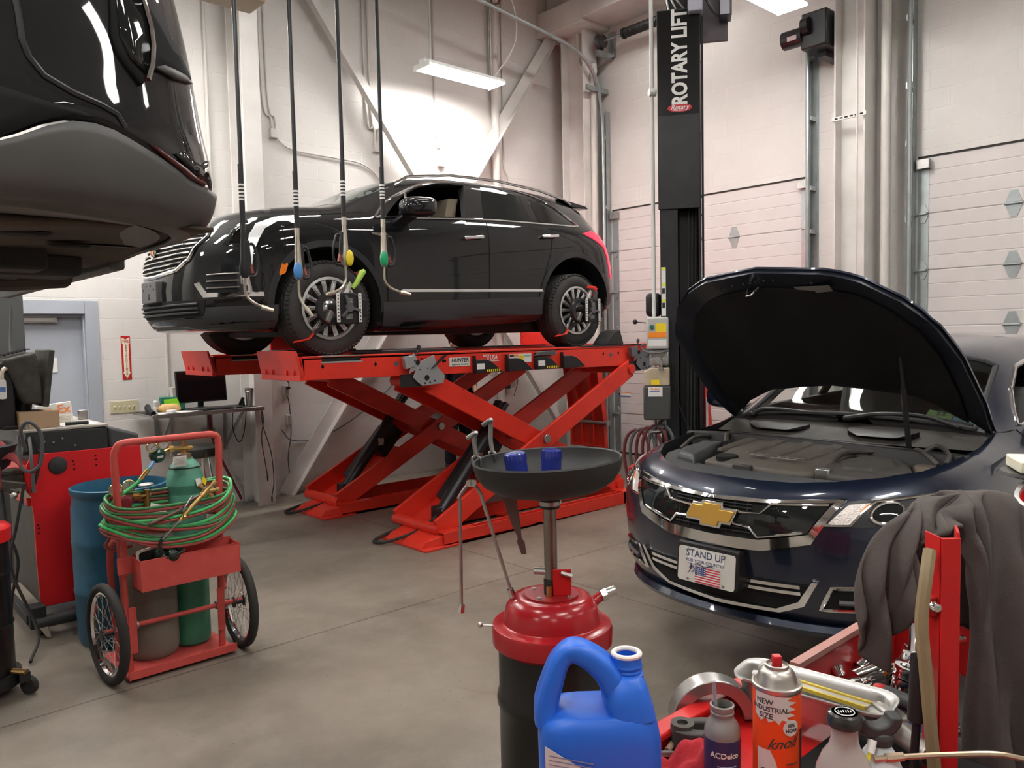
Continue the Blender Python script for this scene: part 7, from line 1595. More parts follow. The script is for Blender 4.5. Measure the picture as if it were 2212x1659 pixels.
for k in range(4):
    d_ = MB().box(.68,1.72,.742,.760,.32+.18*k,.48+.18*k).build('drawer', M_redtool, tc, bev=.004); MB().box(.75,1.75,.760,.775,.455+.18*k,.47+.18*k).build('drawer_pull', M_alu, d_)
for x in (.72, 1.68):
    for y in (.2, .68):
        w_ = part('caster', tc); MB().cyl((x-.015,y,.06),(x+.015,y,.06),.06,n=18).build('wheel', M_rubber, w_); MB().box(x-.03,x+.03,y-.03,y+.03,.12,.28).build('fork', M_steel, w_)
MB().box(1.0,1.33,.15,.60,Z-.005,Z+.001).build('tray_well', M_dark, tc)
# red channel post with the jacket over it
pb_ = V((1.235, .408, 0))
t = tag(MB().build('x', M_dark) if False else thing('post_channel', 'upright red steel channel in front of the brown jacket', 'post', (1.235, .408, 0)), 'upright red steel channel in front of the brown jacket', 'post')
q = MB()
def vbox(q, a0, a1, b0, b1, z0, z1, o=pb_): return q.hexa([o+rt_*a+fw*b+V((0,0,z)) for z in (z0,z1) for a, b in ((a0,b0),(a1,b0),(a1,b1),(a0,b1))])
vbox(q,-.024,.004,-.012,-.008,.9,1.474); vbox(q,-.024,-.021,-.008,.035,.9,1.474); q.hexa([pb_+rt_*a+fw*b+V((0,0,z)) for z in (.9,1.482) for a, b in ((.002,-.012),(.022,.03),(.019,.033),(-.001,-.008))])
vbox(q,-.024,.02,.033,.037,.9,1.40)
q.build('channel', M_redtool, t, bev=.001)
MB().lathe([(0,.010),(.006,.009),(.008,.002),(.008,0)], pb_+rt_*-.030+fw*-.005+V((0,0,1.372)), tuple(-fw), 12).build('bolt', M_chrome, t)
vbox(MB(),-.036,-.022,-.004,.02,1.355,1.385).build('bracket', M_redtool, t, bev=.003)
# brown work jacket thrown over the post
JK = [((1.352,.507,1.479),(1.213,.54,1.324)),((1.367,.495,1.49),(1.225,.523,1.258)),((1.385,.48,1.498),(1.24,.508,1.244)),((1.396,.469,1.501),(1.262,.492,1.297)),((1.405,.462,1.504),(1.29,.476,1.405)),((1.411,.457,1.505),(1.318,.456,1.457)),((1.419,.449,1.506),(1.35,.426,1.448)),((1.431,.439,1.506),(1.352,.41,1.272)),((1.445,.426,1.504),(1.339,.403,1.061)),((1.461,.41,1.499),(1.376,.369,1.052)),((1.475,.397,1.491),(1.419,.33,1.051)),((1.50,.375,1.46),(1.46,.29,1.05))]
NU = 84; top_ = smooth_path([a for a, b in JK], 8); bot_ = smooth_path([b for a, b in JK], 8); n_ = len(top_)
rows = []
for j in range(-8, 31):
    row = []
    for i in range(n_):
        T, B = top_[i], bot_[i]; u = i/(n_-1); d = B-T
        if j < 0:     # back of the hump, falling away behind
            k = -j/8; p = T + fw*(.16*k) + V((0,0,-.03*k-.25*k**3)) + rt_*(.02*k*sin(8*u))
            fold = .010*sin(30*u+2*k)*(1-.5*k)
        else:
            k = j/30; hang = V((d.x*sin(k*pi/2)**.8, d.y*sin(k*pi/2)**.8, d.z*(1-cos(k*pi/2)) if abs(d.z) > .1 else d.z*k))
            p = T + hang
            fold = (.003+.013*k)*sin(40*u-4*k+1.2*sin(4*k)) + .006*k*sin(83*u+3*k) + .008*sin(11*k-14*u)*(1-k)
        row.append(p - fw*fold + rt_*fold*.5 + V((0,0,.004*sin(18*u+9*k)*(1-k if j > 0 else 1))))
    rows.append(row)
tag(MB().grid(rows).build('work_jacket', mat('brown_grey_cloth', (.082,.068,.062), .9, noise=((.062,.051,.047), 30, .6), bump=.15, bscale=400), solid=.006, sub=1, ang=180), 'brown grey work jacket draped over the red post of the tool cart', 'jacket')
tag(MB().tube(smooth_path([(1.205,.430,1.455),(1.184,.427,1.42),(1.174,.429,1.359),(1.175,.423,1.286),(1.175,.416,1.212),(1.179,.407,1.10)], 6), .0095, n=8).build('tan_strap', mat('tan_hose', (.26,.20,.11), .55, noise=((.20,.15,.08), 12, .6))), 'tan rubber strap hanging beside the red post', 'strap')
q = MB().cyl((1.19,.436,1.30),(1.182,.437,1.205),.013,n=12).cyl((1.182,.437,1.205),(1.172,.439,1.10),.006,n=10)
tag(q.build('gas_strut', M_black), 'thin black strut hanging left of the tan strap', 'strut')
tag(MB().tube(smooth_path([(.985,.415,1.232),(1.005,.396,1.234),(1.055,.351,1.2355),(1.099,.311,1.235),(1.13,.285,1.226)], 5), .0038, n=8).cyl((.996,.405,1.233),(1.012,.390,1.2345),.006,n=8).build('copper_rod', mat('pale_copper', (.62,.48,.34), .35, .9)), 'thin pale copper tube reaching right across the red post', 'tube')
fnl = thing('red_funnel', 'red funnel with a white rim at the right edge behind the jacket', 'funnel', (1.58, .37, 1.45))
MB().lathe([(.012,-.10),(.02,-.05),(.042,.02),(.047,.028)], (1.585,.365,1.465), tuple(V((0,0,1))-fw*.25-rt_*.5), 24, caps=False).build('cone', M_redcab, fnl, solid=.003); MB().lathe([(.045,.026),(.052,.028),(.052,.036),(.045,.034),(.045,.026)], (1.585,.365,1.465), tuple(V((0,0,1))-fw*.25-rt_*.5), 28, caps=False).build('rim', M_label, fnl)
MB().cyl((1.585,.365,.9),(1.585,.365,1.40),.012,n=10).build('stand_rod', M_blackm, fnl)
bk = tag(MB().lathe([(0,-.01),(.05,-.008),(.075,.0),(.07,.004),(0,.0)], (1.63,.39,1.515), (0,0,1), 28).cyl((1.63,.39,1.0),(1.63,.39,1.508),.012,n=8).build('magnetic_dish', M_blackm), 'dark round parts dish on a stalk at the right edge', 'dish')
tag(MB().obox((1.645,.385,1.530), (.10,.12,.022), MX.Rotation(.5,3,'Z')).build('cream_box', M_cream, bev=.003), 'flat cream box on the dark dish at the right edge', 'box')
# blue jug
jg = thing('coolant_jug', 'blue plastic coolant jug with open neck in the foreground', 'jug', (.815, .729, Z))
Mj = mat('blue_jug_plastic', (.018,.13,.62), .38, noise=((.015,.11,.55), 4, .5))
jr, jf = V((.741,-.671,0)), V((.671,.741,0)); jo = V((.815,.732,Z))
def J(x, y, z): return jo + jr*x + jf*y + V((0,0,z))
# silhouette in its wide plane: body with shoulder, handle bridge and hole
def sect(z, x0, x1, dp, n=24, e=4.0):
    cx, hw = (x0+x1)/2, (x1-x0)/2
    return [J(cx+hw*math.copysign(abs(cos(a))**(2/e), cos(a)), dp*math.copysign(abs(sin(a))**(2/e), sin(a)), z) for a in [2*pi*k/n for k in range(n)]]
body = [sect(z, a, b, d) for z, a, b, d in ((0,-.078,.080,.050),(.006,-.084,.086,.055),(.06,-.085,.087,.056),(.12,-.086,.086,.056),(.138,-.085,.083,.054),(.150,-.080,.080,.050),(.158,-.060,.078,.044))]
MB().loft(body).build('body', Mj, jg, bev=.003, ang=50)
neck = [sect(z, a, b, d) for z, a, b, d in ((.150,.012,.0795,.047),(.170,.006,.0755,.044),(.190,.012,.069,.038),(.203,.020,.062,.030),(.207,.026,.056,.022))]
MB().loft(neck).build('shoulder', Mj, jg, bev=.002, ang=50)
hd = smooth_path([J(-.072,0,.140), J(-.073,0,.165), J(-.063,0,.200), J(-.052,0,.226), J(-.034,0,.238), J(-.010,0,.228), J(.012,0,.208), J(.026,0,.182)], 6)
P = []
for i, c in enumerate(hd):
    tn = (hd[min(i+1,len(hd)-1)]-hd[max(i-1,0)]).normalized(); b = tn.cross(jf).normalized(); k = i/(len(hd)-1)
    wx = .0135+.006*abs(k-.45)*2; wy = .021+.012*abs(k-.5)*2
    P.append([c + b*wx*math.copysign(abs(cos(a))**.6,cos(a)) + jf*wy*math.copysign(abs(sin(a))**.6,sin(a)) for a in [2*pi*m/18 for m in range(18)]])
MB().loft(P).build('handle', Mj, jg, ang=60)
jn = J(.042,0,0)
MB().lathe([(.023,.196),(.024,.204),(.021,.206),(.0225,.209),(.021,.212),(.0225,.216),(.021,.219),(.0215,.226),(.0215,.230)], jn, (0,0,1), 32, caps=False).lathe([(.0155,.230),(.0145,.20),(0,.198)], jn, (0,0,1), 32, caps=False).build('neck', Mj, jg)
MB().lathe([(.0150,.2295),(.0218,.2295),(.0222,.2325),(.0205,.2345),(.0160,.2345),(.0146,.232),(.0150,.2295)], jn, (0,0,1), 32, caps=False).build('foil_rim', mat('white_foil_rim', (.78,.70,.66), .5), jg)
Mjl = mat('jug_label', (.56,.57,.56), .5)
def jl(pts, d=0): return [V(p) for p in pts]
lb = MB().prism([(-.078,-.002),(.030,-.002),(.030,.060),(.026,.068),(-.02,.090),(-.078,.128)], J(0,-.0562,0), tuple(jr), (0,0,1), .0006).build('label', Mjl, jg)
q = MB(); Mpr = mat('label_print', (.22,.24,.34), .6)
for k in range(5): q.prism([(-.073,.0),(-.012-.004*(k%3),.0),(-.012-.004*(k%3),.0016),(-.073,.0016)], J(0,-.0570,.098-.006*k-.0), tuple(jr+V((0,0,-.22))), (0,0,1), .0002)
for k in range(9): q.prism([(-.073,.0),(.026-.006*(k%4),.0),(.026-.006*(k%4),.0013),(-.073,.0013)], J(0,-.0570,.062-.0065*k), tuple(jr+V((0,0,-.08))), (0,0,1), .0002)
for a in range(4): q.prism([(-.012+.010*a,0),(-.004+.010*a,0),(-.004+.010*a,.009),(-.012+.010*a,.009)], J(0,-.0570,.066-.003*a), tuple(jr), (0,0,1), .0002)
lp = q.build('label_print', Mpr, lb); lp['kind'] = 'stuff'
# things on the red tray
hgr = thing('exhaust_hanger', 'dark rubber exhaust hanger with holes on the red tray by the blue jug', 'rubber hanger', (1.06, .725, Z))
HX = MX.Translation((1.062,.722,Z+.002)) @ MX.Rotation(-.75, 4, 'Z'); q = MB(); q.T = HX
def ring2(pout, pin, z0, z1, q):
    n = len(pout)
    q.add([(x,y,z0) for x,y in pout]+[(x,y,z0) for x,y in pin]+[(x,y,z1) for x,y in pout]+[(x,y,z1) for x,y in pin], sum([[(i,(i+1)%n,n+(i+1)%n,n+i),(2*n+i,3*n+i,3*n+(i+1)%n,2*n+(i+1)%n),(i,2*n+i,2*n+(i+1)%n,(i+1)%n),(n+i,n+(i+1)%n,3*n+(i+1)%n,3*n+i)] for i in range(n)], []))
oval = lambda a, b: [(a*math.copysign(abs(cos(t_))**.8,cos(t_)), b*math.copysign(abs(sin(t_))**.8,sin(t_))) for t_ in [2*pi*k/32 for k in range(32)]]
ring2(oval(.052,.030), oval(.030,.013), 0, .040, q)
q.build('body', mat('grey_rubber', (.055,.05,.045), .7, noise=((.085,.078,.07), 15, .7)), hgr, bev=.003)
q = MB(); q.T = HX; q.lathe([(.009,.046),(.019,.046),(.020,.03),(.020,.0)], (-.035,0,0), (0,0,1), 20, caps=False); q.lathe([(.009,.046),(.009,.0)], (-.035,0,0), (0,0,1), 20, caps=False); q.lathe([(.010,.044),(.019,.044),(.019,.0)], (.03,.0,0), (0,0,1), 20, caps=False)
q.build('bushing', mat('grey_rubber', (.055,.05,.045), .7), hgr)
ar = tag(MB().loft([[V((1.155,.765,Z+.002))+rt_*(r*cos(a)*1.0)+fw*(.02*s+.01)+V((0,0,max(0,r*sin(a)))) for r, s in ((.075,-1),(.052,-1),(.052,1),(.075,1))] for a in [pi*(.02+.96*k/24) for k in range(25)]]).build('metal_clamp_ring', mat('dull_clamp_metal', (.45,.44,.42), .3, .9, noise=((.3,.3,.3), 10, .5)), bev=.002), 'half round dull metal band standing behind the brake fluid bottle', 'metal band')
ad = thing('plastic_bottle', 'small open grey bottle with a dark blue label and a straw', 'bottle', (.968, .627, Z))
o3 = (.970,.628,Z)
MB().lathe([(0,0),(.0245,0),(.026,.003),(.026,.098),(.0255,.106),(.0225,.114),(.0178,.120),(.0165,.124),(.0165,.127),(.0172,.128),(.0172,.131),(.0160,.132),(.0172,.136),(.0175,.141),(.0150,.142),(.0148,.125),(.022,.10),(.022,.05),(0,.05)], o3, (0,0,1), 40).build('body', mat('greasy_clear_plastic', (.20,.185,.17), .35, noise=((.28,.26,.24), 14, .8)), ad)
al_ = MB().lathe([(.0262,.012),(.0264,.014),(.0264,.094),(.0262,.096)], o3, (0,0,1), 40, caps=False).build('label', mat('navy_label', (.020,.025,.085), .4, noise=((.06,.03,.06), 8, .5)), ad)
def wrap(o_, r, a0): return lambda x, y, z: V(o_) + (rt_*sin(x/r+a0) - fw*cos(x/r+a0))*(r+z+.0004) + V((0,0,y))
text('label_lettering', 'ACDelco', .0112, (0,0,0), (1,0,0), (0,1,0), mat('cream_ink', (.72,.66,.52), .5), al_, .0002, .02, arch=wrap(V(o3)+V((0,0,.076)), .0265, -.12))
q = MB()
for k in range(4): 
    f = wrap(V(o3)+V((0,0,.060-.007*k)), .0265, 0); q.tube([f(-.014+.028*j/8-.003*(k%2), 0, 0) for j in range(9)], .0006, n=4)
q.build('label_print', mat('pale_blue_ink', (.35,.38,.5), .5), al_)
MB().lathe([(.0148,.130),(0,.128)], o3, (0,0,1), 24).build('dark_inside', M_dark, ad)
MB().cyl(V(o3)+V((-.004,.006,.10)), V(o3)+rt_*-.012+V((0,0,.176)), .0028, n=8).build('straw', mat('grey_straw', (.32,.30,.30), .4), ad)
cn = thing('spray_can', 'orange aerosol can with a red nozzle and white starburst', 'spray can', (1.020, .568, Z))
o4 = V((1.018,.568,Z)); zt_ = .176
Mor = mat('orange_can', (.80,.075,.012), .35, noise=((.70,.06,.01), 6, .5))
MB().lathe([(0,0),(.0325,0),(.0335,.004),(.0335,zt_-.004),(.0328,zt_)], o4, (0,0,1), 48).build('body', Mor, cn)
M_tin = mat('satin_tin', (.52,.49,.44), .36, .9)
MB().lathe([(.0335,zt_-.005),(.0350,zt_-.002),(.0350,zt_+.003),(.0325,zt_+.004),(.0305,zt_+.001),(.0285,zt_+.004),(.0265,zt_+.013),(.0235,zt_+.020),(.019,zt_+.024),(.0165,zt_+.0245),(.0165,zt_+.029),(.0145,zt_+.030),(.0135,zt_+.026),(0,zt_+.024)], o4, (0,0,1), 48).build('dome', M_tin, cn)
q = MB().lathe([(.007,zt_+.022),(.0075,zt_+.026),(.0062,zt_+.034),(.0062,zt_+.040)], o4, (0,0,1), 20); q.hexa([o4+rt_*a+fw*b+V((0,0,z)) for z, w_ in ((zt_+.030,.0062),(zt_+.042,.0058)) for a, b in ((-w_,-w_),(w_,-w_),(w_,w_),(-w_,w_))])
q.build('nozzle', mat('nozzle_red', (.60,.02,.03), .35), cn, bev=.001)
def onc(poly, name, m, p, d=.0004, a0=0.):    # a flat outline wrapped on the can
    P = densify(poly, .004); n = len(P); pts = list(P); xs = [p_[0] for p_ in P]; ys = [p_[1] for p_ in P]; x = min(xs)
    while x < max(xs):
        y = min(ys)
        while y < max(ys):
            if inside((x,y), P) and min((x-p_[0])**2+(y-p_[1])**2 for p_ in P) > 4e-6: pts.append((x,y))
            y += .006
        x += .006
    r = delaunay_2d_cdt([V(p_) for p_ in pts], [(i,(i+1)%n) for i in range(n)], [], 1, 1e-7)
    f = wrap(o4, .0335+d, a0); return MB().add([f(v[0], v[1], 0) for v in r[0]], [tuple(g) for g in r[2]]).build(name, m, p, fix=True)
Mcw = mat('can_white', (.62,.59,.55), .45)
star = [(x, z+.011) for x, z in [(-.044,.163),(.010,.159),(.003,.155),(.018,.151),(.005,.147),(.017,.141),(.004,.139),(.016,.132),(.002,.131),(.009,.124),(-.004,.127),(-.008,.120),(-.014,.126),(-.022,.121),(-.026,.127),(-.034,.121),(-.044,.128)]]
sb_ = onc(star, 'starburst', Mcw, cn)
Mci = mat('can_ink', (.05,.045,.045), .5)
for s_, z_, x_ in (('NEW', .150, -.028), ('INDUSTRIAL', .140, -.021), ('SIZE', .130, -.026)): text('can_lettering', s_, .0110 if s_ != 'INDUSTRIAL' else .0098, (0,0,0), (1,0,0), (0,1,0), Mci, sb_, .0001, .02, arch=wrap(o4+V((0,0,z_+.011)), .0341, x_/.0335))
ci = onc([(.009+.0118*cos(a), .1265+.0118*sin(a)) for a in [2*pi*k/26 for k in range(26)]], 'offer_circle', Mcw, cn, .0009)
text('can_lettering', '60%', .0068, (0,0,0), (1,0,0), (0,1,0), Mci, ci, .0001, .02, arch=wrap(o4+V((0,0,.130)), .0347, .009/.0335)); text('can_lettering', 'MORE', .0068, (0,0,0), (1,0,0), (0,1,0), Mci, ci, .0001, .02, arch=wrap(o4+V((0,0,.1225)), .0347, .009/.0335))
text('can_script', 'knoil', .021, (0,0,0), (1,0,0), (0,1,0), Mci, cn, .0001, .01, shear=.5, arch=lambda x, y, z: wrap(o4+V((0,0,.103)), .0338, -.12)(x, y+.15*x, z))
onc([(-.040,.092),(-.020,.092),(-.013,.078),(-.008,.060),(-.005,.040),(-.004,.0),(-.040,.0)], 'white_sweep', Mcw, cn)
q = MB()
for k in range(6):
    f = wrap(o4+V((0,0,.074-.010*k)), .0340, 0); q.tube([f(.002+.018*j/6,0,0) for j in range(7)], .0007, n=4)
for k in range(5):
    f = wrap(o4+V((0,0,.062-.012*k)), .0345, 0); q.tube([f(-.034+.020*j/6,.002*sin(j),0) for j in range(7)], .0006, n=4)
for k in range(3):
    f = wrap(o4+V((0,0,.03)), .0340, .80+.07*k); q.tube([f(0,.09*j/6,0) for j in range(7)], .0006, n=4)
kp = q.build('fine_print', Mci, cn); kp['kind'] = 'stuff'
# red shop rag in the near corner
rg_ = MB().grid([[V((.968,.676,Z))+rt_*(.062*(u-.5)*2)+fw*(.050*(v-.5)*2)+V((0,0,.004+.046*max(0,(1-((u-.5)*2)**2)*(1-((v-.5)*2)**2))**.6+.010*sin(9*u+4*v)+.008*sin(15*v-6*u)+.006*sin(21*u))) for v in fr(0,1,22)] for u in fr(0,1,26)])
tag(rg_.build('shop_rag', mat('red_rag', (.42,.02,.03), .9, noise=((.34,.015,.022), 20, .6), bump=.2, bscale=300), solid=.004, sub=1, ang=180), 'crumpled red shop rag in front of the grey bottle', 'rag')
for l, pts, m, r in (('tan rubber belt curling out from behind the blue jug', [(1.0,.80-.05,Z+.012),(1.035,.755,Z+.016),(1.05,.735,Z+.012),(1.06,.71,Z+.006)], mat('tan_belt', (.42,.32,.22), .6), .005), ('grey metal strip between the blue jug and the red rag', [(.965,.765,Z+.008),(.99,.752,Z+.010),(1.015,.735,Z+.006)], M_steel, .005)):
    tag(MB().tube(smooth_path([V(p) for p in pts], 5), r, n=8).build('strip', m), l, 'strip')
# shallow aluminium tray leaning on the box, with rulers and sticks in it
ta = thing('metal_tray', 'shallow oblong aluminium tray lying across the tool cart', 'tray', (1.24, .63, Z))
def tr_pt(u, v, z): return V((1.245,.628,1.137)) + V((.03,-.24,0)).normalized()*(u*.84) + V((.985,.16,0)).normalized()*(v*.84) + V((0,0,z))
def rrt(a, b, r, n=6): return rrect(-a, a, -b, b, r, n)
prof = [(.150,.055,.035,.040),(.156,.060,.040,.040),(.158,.062,.041,.036),(.150,.055,.036,.032),(.140,.045,.03,.0),(.135,.04,.028,.004),(.143,.048,.03,.034)]
secs = [[tr_pt(x, y, z-.005) for x, y in rrt(a, b, r)] for a, b, r, z in prof]
q = MB().loft([[tr_pt(x,y,-.005) for x,y in rrt(.138,.043,.03)]]+[[tr_pt(x,y,z) for x,y in rrt(a,b,r)] for a,b,r,z in ((.146,.051,.034,.030),(.150,.056,.037,.036),(.157,.063,.042,.037),(.157,.063,.042,.041),(.148,.054,.036,.040),(.142,.048,.033,.032),(.134,.040,.028,.0))])
q.build('pan', M_alu, ta, ang=50)
for l, c, m, u0, v0, u1, v1, z, w_ in (('clear ruler edged in yellow lying in the aluminium tray', 'ruler', mat('ruler_grey', (.42,.40,.36), .4), -.10,.02,.11,-.012,.026,.022), ('white stick lying in the aluminium tray under the ruler', 'stick', mat('white_stick', (.72,.66,.62), .5), -.10,-.008,.12,-.035,.016,.008), ('dark metal rod in the near side of the aluminium tray', 'rod', M_blackm, -.12,-.03,.02,-.038,.010,.012)):
    a, b = tr_pt(u0,v0,z), tr_pt(u1,v1,z+.006); o = MB().bar(a, b, w_, .004 if c == 'ruler' else w_*.6).build(c, m, bev=.001)
    if c == 'ruler':
        d = (b-a).normalized(); sd_ = d.cross(V((0,0,1))).normalized()
        for s_ in (-1, 1): MB().bar(a+sd_*w_*.5*s_+V((0,0,.002)), b+sd_*w_*.5*s_+V((0,0,.002)), .005, .006).build('yellow_edge', mat('yellow_edge', (.62,.46,.05), .5), o)
    tag(o, l, c)
tag(MB().cyl(tr_pt(-.125,.0,.03), tr_pt(-.09,.0,.034), .007, n=10).build('marker', M_label), 'white capped marker at the far end of the aluminium tray', 'marker')
# glass bottle with a dark metal cap
gb = thing('glass_bottle', 'empty clear glass bottle with a wide black cap', 'bottle', (.955, .441, Z))
o5 = V((.957,.4405,1.095-.0))
MB().lathe([(0,.0),(.034,.0),(.036,.01),(.036,.105),(.034,.125),(.027,.143),(.019,.155),(.0165,.165),(.0160,.185),(.0140,.185),(.0148,.165),(.017,.156),(.025,.142),(.032,.124),(.034,.105),(.034,.012),(0,.010)], o5, (0,0,1), 40).build('body', mat('foggy_bottle_glass', (.72,.62,.58), .18, trans=.55, ior=1.3), gb)
cp = MB().lathe([(.0195,.182),(.0215,.184),(.0215,.193),(.0195,.198),(.016,.200),(.0155,.199),(0,.1985)], o5, (0,0,1), 36).build('cap', mat('black_bottle_cap', (.02,.02,.02), .25, coat=.5), gb)
MB().lathe([(.0155,.1996),(0,.1996)], o5, (0,0,1), 30).build('cap_disc', mat('grey_cap_disc', (.16,.16,.16), .4), cp)
q = MB(); q.tube([o5+V((.0115*cos(a),.0115*sin(a),.2002)) for a in [2*pi*k/30 for k in range(30)]], .0007, n=5, closed=True)
for k in range(6): q.bar(o5+rt_*(-.008+.003*k)+V((0,0,.2002))-fw*.003, o5+rt_*(-.007+.003*k)+V((0,0,.2002))+fw*(.003-.001*(k%2)), .0012, .0006)
q.build('cap_print', M_label, cp)
# white sprayer bottle with black trigger head and yellow straw
sp2 = thing('spray_bottle', 'white spray bottle with a black trigger head and yellow straw', 'spray bottle', (1.005, .425, Z))
o6 = V((1.010,.4185,Z))
MB().lathe([(0,0),(.028,0),(.029,.01),(.029,.10),(.027,.118),(.020,.135),(.0135,.145),(.0135,.150)], o6, (0,0,1), 36).build('body', mat('milky_plastic', (.66,.68,.69), .35), sp2)
MB().lathe([(.0293,.02),(.0293,.105)], o6, (0,0,1), 36, caps=False).build('label', mat('teal_label', (.01,.12,.12), .4), sp2)
hd2 = MB(); zc_ = 1.095+.155
hd2.lathe([(.016,.147),(.0165,.160),(.012,.165)], o6, (0,0,1), 20)
P = []
for k in range(9):
    a = pi*(1.0+1.0*k/8); c = o6+rt_*(-.006+.024*cos(a))+V((0,0,.186+.021*sin(a)))
    n_2 = (rt_*cos(a)+V((0,0,sin(a))))
    P.append([c+n_2*(.0075*x)+fw*(.012*y) for x, y in ((-1,-1),(1,-1),(1,1),(-1,1))])
hd2.loft(P)
hd2.build('trigger_head', mat('black_trigger', (.035,.034,.034), .55), sp2, bev=.003)
MB().cyl(o6+rt_*-.014-fw*.010+V((0,0,.157)), o6+rt_*-.020-fw*.016+V((0,0,.143)), .0055, n=10).build('nozzle', M_label, sp2)
MB().cyl(o6+rt_*-.019-fw*.016+V((0,0,.147)), o6+rt_*-.044-fw*.030+V((0,0,.085)), .0024, n=8).build('straw', mat('yellow_straw', (.88,.74,.03), .35), sp2)
# air ratchet, tools in the open box
ai = thing('air_ratchet', 'grey cast air tool lying right of the aluminium tray', 'air tool', (1.26, .50, Z))
a, b = V((1.305,.55,1.135)), V((1.225,.43,1.135)); d = (b-a).normalized()
MB().loft([[a+(b-a)*t_+V((0,0,1)).cross(d)*r*cos(x)*1.1+V((0,0,r*sin(x))) for x in [2*pi*k/16 for k in range(16)]] for t_, r in ((0,.018),(.08,.024),(.35,.025),(.5,.020),(.8,.018),(1.,.017))]).build('housing', mat('cast_grey_tool', (.38,.36,.33), .38, .7, noise=((.26,.25,.23), 10, .6)), ai)
MB().bar(a+d*.01+V((0,0,.02)), a+d*.075+V((0,0,.02)), .03, .014).build('boss', mat('cast_grey_tool', (.38,.36,.33), .38, .7), ai, bev=.005); MB().cyl(b, b+d*.015, .014, n=14).build('fitting', M_blackm, ai)
BX = 1.052
MB_ = []
def lay(name, label, cat, q, m, grp=None): tag(q.build(name, m, bev=.001), label, cat, grp)
def spanner(p, a, L_, z=.0, w_=.011):
    q = MB(); p = V(p); d = V((cos(a),sin(a),0)); n = V((-sin(a),cos(a),0)); e = p+d*L_
    q.bar(p, e, w_, .005)
    q.lathe([(w_*.55,-.004),(w_*1.05,-.004),(w_*1.05,.004),(w_*.55,.004),(w_*.55,-.004)], p, (0,0,1), 16, caps=False)
    for s_ in (-1,1): q.bar(e+n*s_*w_*.55-d*.004, e+n*s_*w_*.75+d*.014, .007, .006)
    return q
lay('spanner','open jawed spanner lying against the red side of the box','spanner', spanner((1.49,.66,BX+.055), 2.9, -.10), M_steel)
lay('spanner','slim spanner crossing above the torch shaped socket adapter','spanner', spanner((1.50,.64,BX+.06), .15, .09, w_=.008), M_steel)
lay('spanner','long flat spanner running under the red handled ratchet','spanner', spanner((1.40,.58,BX+.045), .55, .22, w_=.016), M_alu)
def ratchet(label, p, a, L_, hr):
    t_ = thing('ratchet', label, 'ratchet', tuple(p)); p = V(p); d = V((cos(a),sin(a),.08)).normalized()
    MB().lathe([(0,-.010),(hr,-.010),(hr*1.05,0),(hr,.010),(0,.011)], p, (.2,-.3,1), 24).build('head', M_chrome, t_); MB().cyl(p+V((0,0,-.010)), p+V((0,0,-.03)), .006, n=10).build('drive', M_steel, t_)
    MB().tube([p+d*hr*.8, p+d*(L_*.5), p+d*L_], [.008,.006,.009], n=10).build('handle', M_chrome, t_)
    MB().ell(p+V((.004,-.004,.011)), .006, n=10, m=6).build('lever', M_steel, t_)
ratchet('chrome ratchet head tilted beside the tan strap', (1.525,.575,BX+.10), .35, .15, .019); ratchet('chrome ratchet half under the jacket at the back of the box', (1.64,.62,BX+.07), -.5, .13, .016)
def sock(p, ax, r, h, label, m=M_chrome):
    t_ = MB().lathe([(r*.6,h),(r,h),(r,h*.55),(r*.97,h*.5),(r*.97,0),(r*.5,0),(r*.5,h*.5),(0,h*.5)], p, ax, 20, caps=False).build('socket', m); tag(t_, label, 'socket', 'sockets in the open tool box')
sock((1.455,.565,BX+.06), (.15,-.2,1), .022, .030, 'large lower socket under the ratchet head in the tool box'); sock((1.460,.562,BX+.092), (.15,-.2,1), .021, .020, 'large upper socket stacked under the ratchet head')
sock((1.425,.685,BX+.045), (.8,-.6,.1), .011, .035, 'knurled socket at the left corner of the open box'); sock((1.47,.685,BX+.05), (.2,.6,.8), .012, .02, 'small socket behind the knurled one in the box')
sock((1.50,.545,BX+.055), (.5,.2,.8), .011, .03, 'small socket right of the large stacked pair'); sock((1.53,.60,BX+.05), (.9,.1,.2), .010, .04, 'thin socket lying behind the stacked pair')
sock((1.60,.67,BX+.05), (.3,.3,1), .013, .03, 'socket standing near the back wall of the box'); sock((1.69,.60,BX+.06), (.9,.4,.3), .012, .04, 'socket lying at the far right of the box')
sock((1.56,.69,BX+.04), (.6,-.3,.4), .012, .035, 'socket by the red wall under the jacket edge')
random.seed(11)
for k, (x_, y_) in enumerate(((1.40,.66),(1.43,.63),(1.46,.60),(1.55,.66),(1.58,.62),(1.62,.64),(1.57,.56),(1.49,.52),(1.66,.56),(1.44,.50),(1.52,.67),(1.36,.62))):
    a_k = random.uniform(0, 6.28); sock((x_,y_,BX+.022+.006*(k%3)), (cos(a_k),sin(a_k),.15), .009+.004*(k%3), .03+.008*(k%2), ('chrome socket lying loose among the tools in the open box'), M_chrome if k % 2 else M_steel)
fl = thing('torch', 'fat chrome adapter with an orange mark in the tool box', 'adapter', (1.50, .63, BX+.05))
MB().cyl((1.455,.645,BX+.062),(1.53,.62,BX+.070),.017,n=18).lathe([(.010,-.012),(.022,-.010),(.022,.012),(.012,.014)], (1.455,.645,BX+.06), (.95,-.3,.1), 18).build('barrel', M_chrome, fl); MB().cyl((1.505,.628,BX+.0695),(1.513,.6255,BX+.0702),.0176,n=18).build('orange_mark', M_orange, fl)
MB().cyl((1.42,.655,BX+.055),(1.455,.645,BX+.06),.009,n=12).build('shank', M_steel, fl)
sd = thing('screwdriver', 'red and black handled screwdriver in front of the stacked sockets', 'screwdriver', (1.41, .56, BX+.07))
a, b = V((1.402,.588,BX+.078)), V((1.395,.50,BX+.072)); 
